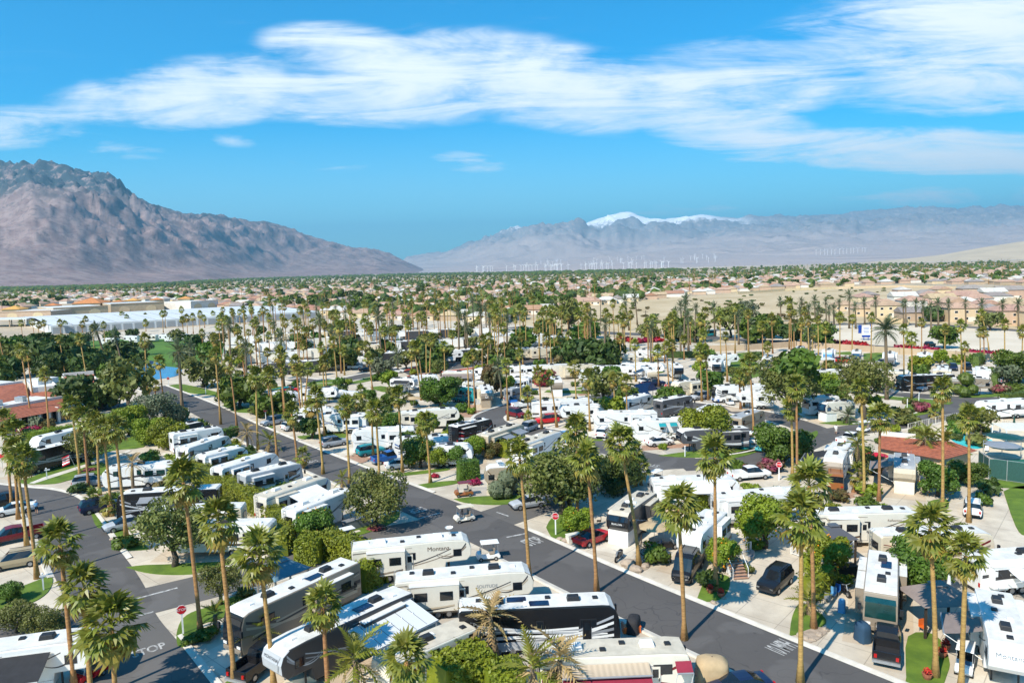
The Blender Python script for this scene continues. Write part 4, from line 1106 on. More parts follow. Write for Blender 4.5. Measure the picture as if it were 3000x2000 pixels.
def golf_cart(front, rear, paint, roofm, label, seats='taupe', group=None):
    a, c = G(*front), G(*rear); d = a-c; p = (a+c)/2
    root = thing('golf_cart', label, 'golf cart', (p.x, p.y, .02), math.atan2(d.y, d.x), group)
    add('body', cached(('gcb', paint), lambda: MB().prism([(-1.2, .25), (1.1, .25), (1.25, .45), (1.1, .78), (.75, .85), (.62, .38), (-.1, .36), (-.15, .62), (-1.1, .68), (-1.25, .5)], -.55, .55, paint).mesh('body', .05)), root)
    add('seat', cached(('gcs', seats), lambda: MB().box((-.35, 0, .74), (.5, 1.05, .16), seats).box((-.62, 0, 1.05), (.12, 1.05, .5), seats).mesh('seat', .03)), root)
    add('canopy', cached(('gcr', roofm), lambda: MB().box((-.2, 0, 1.86), (1.9, 1.15, .09), roofm, 0, .94).mesh('canopy', .03)), root)
    for x, x2 in ((.85, .6), (-1.0, -.95)):
        for s in (-1, 1): add('post', cached(('gcp', x), lambda: MB().tube([(x, 0, .7), (x2, 0, 1.84)], .022, 5, 'metal').mesh('post')), root, (0, s*.5, 0))
    add('windshield', cached('gcw', lambda: MB().face([(.84, -.5, .85), (.84, .5, .85), (.63, .48, 1.75), (.63, -.48, 1.75)], 'glass_blue') or MB()) if False else cached('gcw', lambda: MB().box((.74, 0, 1.0), (.02, .96, .32), 'glass_blue').mesh('windshield')), root)
    for x in (.8, -.75):
        for s in (-1, 1): add('wheel', cached('gcwheel', lambda: MB().tube([(0, -.09, 0), (0, .09, 0)], .22, 10, 'tyre').tube([(0, -.1, 0), (0, .1, 0)], .12, 8, 'rim').mesh('wheel')), root, (x, s*.5, .22))
    return root
# ---------------------------------------------------------------- the parked caravans, front to back
V = rv
V((1358, 1566), (1050, 1592), '5', 'cream fifth wheel with black swooshes, nose toward the crossing, white dish on roof', 'offwhite', stripes=('charcoal', 'taupe'), slides=1, ac='w', dish=True, text=[('Montana', .62, 'brown', .72, 3.0, -1)], L=11.5)
V((1530, 1657), (1185, 1682), '5', 'long cream fifth wheel with curved swooshes beside the striped black coach', 'offwhite', cap='taupe', stripes=('charcoal', 'beige'), low='taupe', slides=1, text=[('SOLITUDE', .4, 'grey', .66, 2.65, -1)], L=12)
V((1805, 1750), (1348, 1770), 'A', 'black and silver striped coach with white roof parked along the main street', 'black', cap='navy', low='silver', stripes=('silver', 'white', 'grey', 'white'), slides=0, solar=2, h=3.8, L=12.5)
V((2005, 1886), (1590, 1903), 'A', 'beige-roofed motorhome with burgundy-edged awnings at the bottom of the picture', 'offwhite', 'roof_tan', ac='w', stripes=('maroon',), slides=0, L=10.5, h=3.5, awn=[(.42, 6.0, -1, 'awning_stripe', 1.3, .25), (.42, 5.95, -1, 'canvas_red', 1.9, .75), (.93, 1.1, -1, 'canvas_red', .8, .5)])
V((740, 1766), (978, 1660), 'A', 'grey motorhome with a black covered windshield behind the bottom left hedge', 'taupe', cap='black', stripes=('charcoal', 'beige'), slides=2, win='glass', solar=1, L=12.5)
V((862, 1866), (1128, 1742), '5', 'silver-nosed fifth wheel with dark grey sides behind the black pickup', 'charcoal', 'roof_white', cap='silver', stripes=('silver', 'grey'), slides=2, solar=1, nose_text=('MONTANA', .34, 'charcoal', 3.0), L=12.5)
V((1190, 1898), (1305, 1850), 'T', 'small cream trailer behind the white patio cover at the bottom', 'offwhite', 'roof_tan', stripes=('taupe',), slides=0, h=3.0, L=8)
V((170, 1864), (-120, 1900), '5', 'white fifth wheel with a dark oval nose in the bottom left corner', 'white', cap='charcoal', stripes=('charcoal',), slides=1, L=11.5, awn=[(.60, 4.0, -1, 'canvas_black', 2.6, .9)])
V((540, 1532), (778, 1527), 'T', 'cream trailer with slide-out behind the leaning olive tree on the left street', 'offwhite', 'roof_white', stripes=('beige', 'charcoal'), slides=1, L=10.5, skirt=False)
V((432, 1490), (705, 1474), '5', 'cream and tan fifth wheel with rounded nose beside the silver sedan', 'cream', stripes=('beige', 'taupe'), slides=1, L=11)
V((360, 1440), (632, 1424), 'A', 'black coach with grey awning beside the dark blue suv on the left street', 'black', stripes=('grey', 'silver'), slides=1, awn=[(.55, 5.0, 1, 'grey', 1.3, .4)], L=12)
V((300, 1366), (525, 1350), 'T', 'white trailer with two slide windows behind the flag on the left lawn', 'white', stripes=('charcoal',), slides=1, win='glass_teal', L=10)
V((98, 1318), (236, 1284), 'A', 'dark green and black coach behind the left row of palms', 'black', stripes=('darkgreen', 'silver', 'grey'), slides=1, L=12.5)
V((125, 1276), (214, 1256), 'T', 'white roofed trailer hidden behind the long clipped hedge near the clubhouse', 'white', slides=0, L=9)
V((800, 1320), (632, 1371), 'T', 'white trailer with plain flat sides, fourth up the left side of main street', 'white', stripes=('silver',), slides=1, ac='w')
V((714, 1302), (584, 1334), 'T', 'white trailer with rear door and dark roof vents behind the round bushes', 'white', stripes=('charcoal',), slides=1, ac='w')
V((658, 1271), (533, 1312), 'T', 'white flat-topped trailer with a small rear awning among low hedges', 'white', stripes=('grey',), slides=0, ac='w')
V((650, 1246), (498, 1270), 'A', 'white and navy motorhome with tall black rear end near the clubhouse drive', 'white', low='navy', stripes=('navy',), slides=1)
V((588, 1231), (477, 1255), 'A', 'dark motorhome with red tail lights, farthest left of the main street row', 'charcoal', stripes=('silver',), slides=0)
V((872, 1350), (706, 1389), 'A', 'grey motorhome painted with looping black swirls beside the main street', 'silver', cap='silver', stripes=('charcoal', 'white', 'charcoal'), slides=1)
V((950, 1389), (760, 1449), '5', 'beige-roofed fifth wheel with a stretched white awning by main street', 'offwhite', 'roof_tan', ac='w', stripes=('blue', 'grey'), slides=1, awn=[(.52, 4.8, -1, 'white', 2.7, .6)])
V((1027, 1424), (842, 1490), '5', 'white fifth wheel with big black arc and rear picture window by the olive', 'white', ac='w', stripes=('charcoal', 'grey'), slides=1, text=[('cougar', .35, 'grey', .72, 3.0, -1)])
V((1030, 1258), (1212, 1247), '5', 'tall plain white fifth wheel with boxed-in nose beside the silver suv', 'white', ac='w', stripes=('silver',), slides=2, skirt='white')
V((1146, 1283), (1315, 1274), 'A', 'white motorhome with blue swoosh and dark roof units behind the orange tree', 'white', cap='silver', stripes=('blue', 'navy'), slides=1)
V((1384, 1299), (1253, 1302), 'T', 'white trailer with two roof solar panels behind the citrus trees', 'white', stripes=('charcoal',), slides=1, solar=2)
V((1430, 1223), (1327, 1247), 'A', 'black and red coach with solar roof beside the curving street', 'black', stripes=('maroon', 'silver'), slides=1, solar=2)
V((1520, 1238), (1412, 1274), 'A', 'beige motorhome with two small grey awnings open by the parked suv', 'beige', 'roof_tan', stripes=('taupe',), slides=1, awn=[(.72, 2.6, -1, 'grey', 1.9, .4), (.38, 2.4, -1, 'grey', 1.9, .5)])
V((1630, 1258), (1514, 1298), '5', 'white fifth wheel with tan roof and porch steps above the big round tree', 'white', 'roof_tan', stripes=('charcoal',), slides=1)
V((1418, 1364), (1592, 1358), '5', 'brown and tan fifth wheel with half-moon swoosh beside the clipped ball bushes', 'stone_beige', cap='beige', low='taupe', stripes=('brown', 'cream'), ac='w', slides=1, skirt='cream', dish=True)
V((1345, 1193), (1173, 1204), '5', 'grey-white fifth wheel with curved rear stripes above the black coach', 'offwhite', stripes=('charcoal', 'grey'), slides=1)
V((983, 1193), (862, 1198), '5', 'white fifth wheel with thin diagonal lines behind the parked white suv', 'white', stripes=('charcoal',), slides=1, ac='w')
V((918, 1213), (1075, 1208), '5', 'white fifth wheel with black arc nose behind the red-leaved hedge', 'white', stripes=('charcoal', 'blue'), slides=1)
V((868, 1147), (788, 1146), 'T', 'rounded white trailer with a turquoise shade sail in front', 'white', slides=0, h=3.2)
V((990, 1133), (880, 1137), '5', 'white fifth wheel with silver nose near the far park street', 'white', cap='silver', stripes=('grey',), slides=0)
V((1806, 1502), (1896, 1434), '5', 'black-nosed fifth wheel with a white boxed base beside the red sports car', 'charcoal', 'roof_tan', cap='black', stripes=('brown', 'silver'), slides=2, skirt='white', nose_text=('BEACON', .3, 'white', 2.45), dish=True)
V((2015, 1562), (2099, 1487), '5', 'tall white fifth wheel above the black van with blue windshield shade', 'white', stripes=('charcoal', 'taupe'), ac='w', slides=1)
V((2160, 1394), (1908, 1400), '5', 'long white fifth wheel with white awning beside the white pickup', 'white', stripes=('taupe',), slides=1, ac='w', awn=[(.62, 5.2, -1, 'white', 1.9, .7)])
V((2345, 1430), (2095, 1446), '5', 'white fifth wheel with plain roof behind the orange tree and twin palms', 'white', stripes=('grey',), slides=1, ac='w')
V((2655, 1490), (2400, 1492), '5', 'white fifth wheel with black crescent swoosh beside the small dark gazebo', 'offwhite', stripes=('charcoal', 'brown'), slides=1, text=[('Reflection', .36, 'brown', .74, 2.9, -1)], L=11.5)
V((2895, 1548), (2562, 1558), 'A', 'cream motorhome with maroon trim and black front behind the right palms', 'cream', cap='charcoal', low='maroon', stripes=('maroon', 'taupe'), slides=1)
V((2580, 1738), (2588, 1612), 'A', 'taupe coach facing us with green glass behind the black pickup at right', 'taupe', cap='taupe', stripes=('brown', 'beige'), win='glass_teal', slides=2, solar=1)
V((2962, 1892), (2910, 1722), '5', 'big white fifth wheel with mountain picture on the nose, bottom right', 'white', stripes=('charcoal',), slides=1, nose_text=('Montana', .5, 'grey', 2.95), awn=[(.55, 3.6, -1, 'canvas_taupe', 2.5, .7)])
V((3090, 1610), (2905, 1623), 'T', 'white trailer with open awning cut by the right edge', 'white', stripes=('charcoal',), slides=1, awn=[(.45, 5.0, -1, 'white', 2.2, .6)], L=10)
V((2440, 1345), (2467, 1290), '5', 'white fifth wheel with taupe nose facing us above the orange camper van', 'white', cap='taupe', stripes=('grey',), slides=1, skirt='beige', awn=[(.55, 4.5, -1, 'canvas_black', 3.2, .9)])
V((2651, 1366), (2649, 1322), '5', 'beige-nosed fifth wheel with big covered front below the red tile roof', 'offwhite', 'roof_grey', cap='beige', stripes=('taupe',), slides=1, skirt='offwhite', awn=[(.5, 4.5, -1, 'canvas_taupe', 2.8, .8)])
V((2866, 1177), (3010, 1167), 'T', 'white trailer with green rear window behind the pool fence', 'white', stripes=('charcoal',), ac='w', slides=1)
V((2634, 1099), (2788, 1095), 'A', 'long black coach with green windshield, the right one beside silver suv', 'black', stripes=('silver', 'brown'), win='glass_teal', slides=1)
V((2902, 1107), (2782, 1105), '5', 'grey fifth wheel with sweeping dark waves behind the ball topiary', 'taupe', stripes=('charcoal', 'silver'), slides=1)
V((2560, 1085), (2667, 1085), '5', 'tan fifth wheel with dark-framed slides left of the long black coach', 'cream', stripes=('charcoal',), slides=2)
V((1988, 1258), (2184, 1246), '5', 'black-nosed silver and black fifth wheel behind the pale green tree', 'darkgrey', cap='black', stripes=('silver', 'white'), slides=1)
V((2224, 1196), (2152, 1222), 'T', 'brown trailer with winged emblem on its back beside the twin tall palms', 'stone_beige', 'roof_grey', stripes=('brown', 'taupe'), slides=0)
V((2104, 1179), (2048, 1202), 'T', 'small white trailer with sloping roof beside the blue sedan', 'white', stripes=('taupe',), slides=0, L=8)
V((2160, 1146), (2262, 1143), '5', 'plain white fifth wheel with boxy slide behind the golf cart', 'white', stripes=('silver',), slides=1, ac='w')
V((2088, 1130), (2237, 1125), 'A', 'white motorhome with thick black curves beside a round green tree', 'white', cap='charcoal', stripes=('charcoal', 'black', 'grey'), slides=0)
V((2412, 1176), (2487, 1170), '5', 'cream fifth wheel with blue bubble front window and white base skirt', 'offwhite', cap='navy', stripes=('charcoal', 'taupe'), slides=0, skirt='white', win='glass_blue')
V((2367, 1163), (2441, 1158), 'A', 'white motorhome half hidden behind the blue-windowed fifth wheel', 'white', stripes=('charcoal',), slides=0)
V((2387, 1086), (2474, 1078), '5', 'cream fifth wheel with blue top window under the tall thin palm', 'offwhite', cap='navy', stripes=('charcoal',), slides=1)
V((2099, 1063), (2107, 1049), '5', 'white fifth wheel facing us with dark smiling nose window', 'white', cap='charcoal', slides=1, L=9.5)
V((2159, 1036), (2078, 1040), '5', 'white fifth wheel with thin stripes along the far garden wall', 'white', stripes=('charcoal',), slides=0)
V((2244, 1052), (2252, 1038), 'A', 'tan motorhome facing us beside a green parasol', 'beige', cap='taupe', stripes=('brown',), slides=0, L=9)
V((2338, 1023), (2346, 1013), 'A', 'cream motorhome facing us with teal windshield by the far wall', 'offwhite', cap='taupe', win='glass_teal', slides=0, L=9)
V((2424, 1029), (2431, 1017), '5', 'white and sky blue trailer facing us near the bougainvillea wall', 'white', cap='skyblue', slides=1, L=9)
V((2508, 1033), (2511, 1020), '5', 'white fifth wheel with blue nose glass near the magenta hedge', 'white', cap='navy', slides=0, L=9)
V((2605, 1038), (2609, 1026), '5', 'white fifth wheel with grey nose behind the thick date palm', 'white', cap='grey', slides=1, L=9)
V((2707, 1040), (2711, 1028), '5', 'white and blue fifth wheel right of the date palm by the wall', 'white', cap='skyblue', slides=1, L=9)
V((2945, 1053), (2940, 1040), 'A', 'white motorhome facing us with black windshield near right edge', 'white', cap='charcoal', slides=1, L=9, awn=[(.5, 3.5, -1, 'canvas_blue', 2.4, .7)])
V((2764, 1067), (2759, 1084), 'T', 'beige trailer showing its back with a ladder behind black coach', 'cream', slides=1, L=9)
V((2880, 1088), (2874, 1072), 'T', 'white trailer with three roof hatches behind the grey fifth wheel', 'white', slides=1, L=9)
V((1735, 1165), (1557, 1173), '5', 'white fifth wheel with long roof behind the red suv', 'white', stripes=('charcoal', 'taupe'), slides=1)
V((1640, 1188), (1818, 1180), '5', 'white fifth wheel with grey feather stripes, second behind the red suv', 'white', stripes=('charcoal', 'grey'), slides=2)
V((1736, 1207), (1922, 1200), '5', 'white fifth wheel with dark slide window under the two tall palms', 'white', stripes=('charcoal',), slides=2, ac='w', skirt='white')
V((1853, 1230), (2013, 1223), '5', 'white trailer with two turquoise window awnings', 'white', stripes=('taupe',), ac='w', slides=0, skirt='white', awn=[(.30, 1.2, 1, 'teal', .75, .55), (.50, 1.2, 1, 'teal', .75, .55)])
V((1899, 1150), (1825, 1170), 'T', 'white trailer beside a rack of tilted blue solar panels', 'white', slides=0)
V((1997, 1159), (1948, 1168), 'A', 'white roofed dark motorhome behind the fruiting citrus', 'darkgrey', stripes=('silver',), slides=0, L=9)
V((1976, 1118), (2046, 1110), '5', 'cream fifth wheel with dark bay window near the parked silver suv', 'cream', stripes=('charcoal',), slides=1)
V((1911, 1085), (1890, 1068), '5', 'fifth wheel with covered pink-beige nose and blue awnings', 'white', cap='beige', slides=0, awn=[(.5, 4, -1, 'canvas_blue', 2.6, .8)], skirt='stone_beige')
V((1863, 1071), (1735, 1070), '5', 'white long trailer roof behind the dark leafy tree', 'white', stripes=('taupe',), slides=0)
V((1948, 1063), (1820, 1061), '5', 'white fifth wheel with low hedge in front below the palm avenue', 'white', stripes=('charcoal',), slides=0)
V((1990, 1074), (1968, 1058), '5', 'black glass-nosed fifth wheel with blue reflection', 'white', cap='black', slides=0, L=10)
V((1695, 1084), (1768, 1082), 'T', 'white park trailer with teal door and tan parasol', 'white', slides=0)
V((1633, 1117), (1625, 1098), '5', 'white fifth wheel with taupe covered nose beside the magenta tree', 'white', cap='taupe', slides=0, skirt='white', L=9.5)
V((1215, 1107), (1152, 1106), '5', 'white fifth wheel with silver nose and dark awning by the parking lot', 'white', cap='silver', stripes=('charcoal',), slides=0, awn=[(.5, 4, -1, 'canvas_black', 2.0, .6)])
V((1391, 1087), (1297, 1088), 'T', 'trailer under a wide brown shade awning below the parking lot', 'offwhite', slides=0, awn=[(.5, 8.0, -1, 'canvas_taupe', 3.2, .7)])
V((1284, 1095), (1201, 1099), '5', 'white fifth wheel with wavy stripes left of the brown awning', 'white', stripes=('taupe',), slides=0)
V((1426, 1148), (1418, 1122), '5', 'cream fifth wheel facing us with dark round nose emblem and stone skirt', 'cream', cap='taupe', stripes=('charcoal',), slides=1, skirt='stone_beige', nose_text=('D', .9, 'white', 2.55), L=11)
V((1351, 1118), (1440, 1115), '5', 'white fifth wheel behind the emblem-nosed one', 'offwhite', stripes=('taupe',), slides=0)
V((1384, 1132), (1328, 1130), 'A', 'teal motorhome beside the large round green tree', 'teal', stripes=('silver', 'navy'), slides=0)
V((1391, 1077), (1451, 1079), 'T', 'white trailer just below the red flower strip', 'white', slides=0)
V((1556, 1070), (1501, 1072), 'A', 'white motorhome with blue front at the end of the flower strip', 'white', cap='navy', stripes=('taupe',), slides=0)
V((1481, 1104), (1552, 1106), 'T', 'white trailer behind the cactus and feather palm', 'white', slides=1)
V((1543, 1127), (1487, 1139), 'T', 'grey-topped trailer under the slanting metal carport', 'grey', 'roof_grey', slides=0)
V((1717, 1042), (1865, 1037), 'A', 'long cream motorhome with brown awning behind the avenue palms', 'offwhite', stripes=('taupe',), slides=0, awn=[(.5, 5, -1, 'canvas_taupe', 2.4, .8)])
V((1862, 1025), (1949, 1022), '5', 'white fifth wheel with dark bay window beyond the palm avenue', 'white', stripes=('charcoal',), slides=1)
LV = lambda f, r_, lab, k='5', s='white', **kw: rv(f, r_, k, lab, s, lod=1, **kw)
for i, (x, y, l) in enumerate([(12, 1012, 60), (92, 1001, 42), (128, 999, 30), (160, 996, 34), (205, 994, 36), (300, 990, 40), (365, 983, 40), (420, 981, 40), (470, 979, 36), (510, 978, 34)]):
    LV((x, y), (x+l, y-1), 'white trailer in the row beyond the golf lawn, %s from the left' % ['first', 'second', 'third', 'fourth', 'fifth', 'sixth', 'seventh', 'eighth', 'ninth', 'tenth'][i], 'T' if i % 2 else '5', ['white', 'offwhite', 'white'][i % 3], group='trailers beyond the golf lawn', slides=i % 2, stripes=('charcoal',))
# the deep rows in the palm grove: alike trailers packed side by side
fr = random.Random(21)
ROWS = [((690, 985), (1100, 962), 13), ((700, 1010), (1060, 983), 11), ((760, 1035), (1180, 1000), 12), ((830, 1062), (1240, 1022), 11), ((1080, 972), (1400, 962), 10), ((1120, 1000), (1480, 985), 10), ((1300, 1026), (1660, 1016), 8), ((1480, 975), (1640, 985), 5), ((1620, 1068), (1690, 1068), 2)]
for ri, (p0, p1, n) in enumerate(ROWS):
    zone = ['nearest the white warehouse', 'second below the warehouse', 'left of the tall date palms', 'just above the dark parking lot', 'farthest back below the town', 'second back below the town', 'above the red flower strip', 'at the grove end by the boulevard', 'beside the parking lot end'][ri]
    ordn = ['first', 'second', 'third', 'fourth', 'fifth', 'sixth', 'seventh', 'eighth', 'ninth', 'tenth', 'eleventh', 'twelfth', 'thirteenth']
    for i in range(n):
        t = (i+fr.uniform(-.2, .2))/max(1, n-1); x = p0[0]+(p1[0]-p0[0])*t; y = p0[1]+(p1[1]-p0[1])*t+fr.uniform(-2, 2)
        a = G(x, y, 3.7); hd = R(fr.choice((8, 10, -170, 12))+fr.uniform(-4, 4)); L_ = fr.uniform(9, 12)
        e = Vector((math.cos(hd), math.sin(hd), 0))*L_/2
        f_, r_ = proj(a+e), proj(a-e)
        s = fr.choice(('white', 'white', 'white', 'offwhite', 'cream', 'charcoal'))
        k = fr.choice('55TA')
        rv(f_, r_, k, '%s %s, %s from left in row %s' % ({'white': 'white', 'offwhite': 'off-white', 'cream': 'cream', 'charcoal': 'dark grey'}[s], {'5': 'fifth wheel trailer', 'T': 'box trailer', 'A': 'motorhome'}[k], ordn[i], zone), s, fr.choice(('roof_white', 'roof_white', 'roof_tan')), lod=1 if ri in (3, 6) else 2, slides=fr.randint(0, 1), stripes=('charcoal',), group='caravans in the row '+zone, ac=fr.choice('dw'))

# ---------------------------------------------------------------- cars
car((0, 1668), (92, 1652), 'suv', 'gold', 'silver-beige suv parked on the driveway at the left edge')
car((-10, 1596), (105, 1572), 'pickup', 'maroon', 'dark red pickup truck parked at the left edge')
car((-30, 1490), (34, 1478), 'suv', 'black', 'black suv behind the left row of palm trunks')
car((0, 1512), (85, 1496), 'sedan', 'white', 'white car parked behind the left palm trunks near the walking person')
car((325, 1490), (262, 1503), 'suv', 'navy', 'dark blue suv parked in front of the black coach on the left street')
car((305, 1418), (230, 1428), 'suv', 'silver', 'silver suv under the palms beside the lawn flag trailer')
car((330, 1556), (402, 1540), 'sedan', 'silver', 'silver sedan with wheel visible beside the olive tree trailer')
car((825, 1915), (715, 1995), 'pickup', 'black', 'black pickup truck parked in front of the silver-nosed fifth wheel')
car((770, 1250), (828, 1238), 'suv', 'silver', 'silver suv nearest the far stop sign')
car((890, 1252), (832, 1264), 'suv', 'white', 'white suv beside the leafy driveway on main street, flag behind')
car((1012, 1300), (945, 1312), 'suv', 'silver', 'silver suv in front of the tall plain white fifth wheel')
car((1122, 1325), (1050, 1338), 'suv', 'teal', 'turquoise off-road suv with black top by the brick driveway')
car((1180, 1345), (1100, 1360), 'pickup', 'blue', 'blue pickup truck beside the white sedan')
car((1210, 1366), (1133, 1375), 'sedan', 'white', 'white sedan parked at the kerb under a palm by main street')
car((1515, 1490), (1578, 1480), 'sedan', 'silver', 'light blue silver car on the side street below the ball bushes')
car((1770, 1576), (1700, 1602), 'sedan', 'red', 'bright red sports car with black stripe beside the white box base')
car((1985, 1728), (2042, 1640), 'van', 'black', 'black van with teal windshield shade parked by main street')
car((2240, 1745), (2300, 1695), 'suv', 'black', 'dark suv alone on the wide pale driveway at right')
car((2600, 1860), (2596, 1955), 'pickup', 'black', 'black pickup with red tail lights in front of the taupe coach')
car((2850, 1480), (2848, 1528), 'suv', 'white', 'white suv on the open concrete pad at far right')
car((2446, 1412), (2448, 1442), 'van', 'bronze', 'orange and white camper van below the taupe-nosed fifth wheel')
car((2225, 1400), (2165, 1405), 'pickup', 'white', 'white pickup truck beside the long white fifth wheel')
car((1535, 1226), (1490, 1216), 'suv', 'maroon', 'burgundy suv at the street bend near white pickup')
car((1570, 1242), (1636, 1236), 'suv', 'red', 'red small suv between two palm trunks')
car((1556, 1192), (1518, 1196), 'pickup', 'white', 'white pickup truck behind the burgundy suv')
car((1506, 1192), (1500, 1173), 'suv', 'blue', 'blue suv facing us beside the grey carport trailer')
car((1970, 1300), (1893, 1308), 'sedan', 'white', 'white sedan on the brick driveway in front of the turquoise awnings')
car((1780, 1270), (1758, 1288), 'suv', 'white', 'white suv partly hidden by the big palm crown')
car((1640, 1286), (1668, 1298), 'suv', 'skyblue', 'light blue car behind the porch steps trailer')
car((1878, 1122), (1905, 1128), 'suv', 'white', 'white suv parked below the blue awnings')
car((2022, 1174), (2074, 1166), 'suv', 'silver', 'silver blue suv near the cream fifth wheel with bay window')
car((1714, 1152), (1718, 1138), 'suv', 'grey', 'grey small car on the driveway below the teal door trailer')
car((2095, 1180), (2130, 1172), 'sedan', 'blue', 'blue sedan beside the small sloping trailer')
car((2510, 1292), (2470, 1304), 'pickup', 'white', 'white pickup behind the fifth wheel facing us near the pool')
car((2570, 1070), (2600, 1068), 'suv', 'white', 'white suv beside the date palm trunk')
car((2800, 1092), (2785, 1076), 'suv', 'navy', 'dark blue suv right of the yellow-green tree')
car((2840, 1090), (2826, 1074), 'suv', 'black', 'black suv beside the palm trunk right of yellow tree')
car((2688, 1148), (2725, 1140), 'suv', 'silver', 'silver suv in front of the long black coach at right')
car((2745, 1012), (2703, 1018), 'suv', 'black', 'black suv driving on the road beside the sandy lot')
car((2560, 1132), (2592, 1124), 'sedan', 'navy', 'dark blue car beside the tan fifth wheel')
car((2600, 1134), (2572, 1142), 'pickup', 'white', 'white truck with small camper near the red golf cart')
car((2064, 986), (2092, 984), 'van', 'teal', 'turquoise and white van on the boulevard behind the palms')
car((1893, 977), (1912, 976), 'sedan', 'black', 'black car driving on the boulevard')
car((1470, 1086), (1478, 1078), 'sedan', 'blue', 'blue car at the red flower strip')
car((1345, 1123), (1325, 1122), 'sedan', 'white', 'white car roof behind the round green tree')
car((2925, 1115), (2922, 1128), 'suv', 'grey', 'grey car right of the grey fifth wheel')
car((1530, 1268), (1560, 1258), 'suv', 'silver', 'silver suv beside the two small grey awnings')
car((2120, 2045), (2205, 2028), 'sedan', 'navy', 'dark blue car hood at the bottom edge beside the tan cover')
for i, (x, y, k, c, lab) in enumerate([(1040, 1080, 'suv', 'white', 'white car parked near the far street bend'), (1075, 1088, 'sedan', 'black', 'dark car near the far street bend'), (1160, 1092, 'sedan', 'white', 'white car by the lot entrance beside a grey motorhome'), (1130, 1082, 'suv', 'grey', 'grey car by the lot entrance'),
                                       (850, 1148, 'sedan', 'red', 'red car behind the shade sail trailer'), (1250, 1043, 'suv', 'blue', 'blue car in the grove rows above the parking lot'), (2470, 1062, 'suv', 'red', 'red utility cart near the far wall'), (1915, 1130, 'pickup', 'navy', 'dark pickup right of the blue awnings')]):
    car((x+9, y), (x-9, y+1), k, c, lab)
golf_cart((1332, 1532), (1388, 1522), 'offwhite', 'cream', 'cream golf cart with tan roof driving across the main street')
golf_cart((1335, 1455), (1382, 1450), 'bronze', 'maroon', 'orange-brown golf cart with dark roof on the driveway by the ball bushes')
golf_cart((990, 1602), (1030, 1592), 'white', 'white', 'white golf cart behind the cream fifth wheel near the lawn')
golf_cart((1410, 1640), (1450, 1636), 'white', 'white', 'white-roofed golf cart between the two cream fifth wheels')
golf_cart((2822, 1985), (2830, 1945), 'white', 'white', 'white golf cart with dark seats under the brown awning at bottom right', seats='black')
golf_cart((2148, 1192), (2128, 1180), 'white', 'offwhite', 'white golf cart beside the blue sedan')
golf_cart((2205, 1308), (2195, 1290), 'offwhite', 'white', 'cream golf cart facing us beside the pale green utility box')
golf_cart((2218, 1328), (2240, 1315), 'teal', 'white', 'teal golf cart on the street under the leafy tree')
golf_cart((2620, 1142), (2640, 1136), 'red', 'red', 'red golf cart beside the palm trunk near black coach')
golf_cart((248, 1998), (278, 1980), 'red', 'offwhite', 'red golf cart under the bottom left palm crown')
golf_cart((1905, 1425), (1935, 1412), 'white', 'white', 'white golf cart beside the small yellow palms')
golf_cart((2515, 1268), (2545, 1262), 'white', 'white', 'white golf cart on the street behind the pool building')
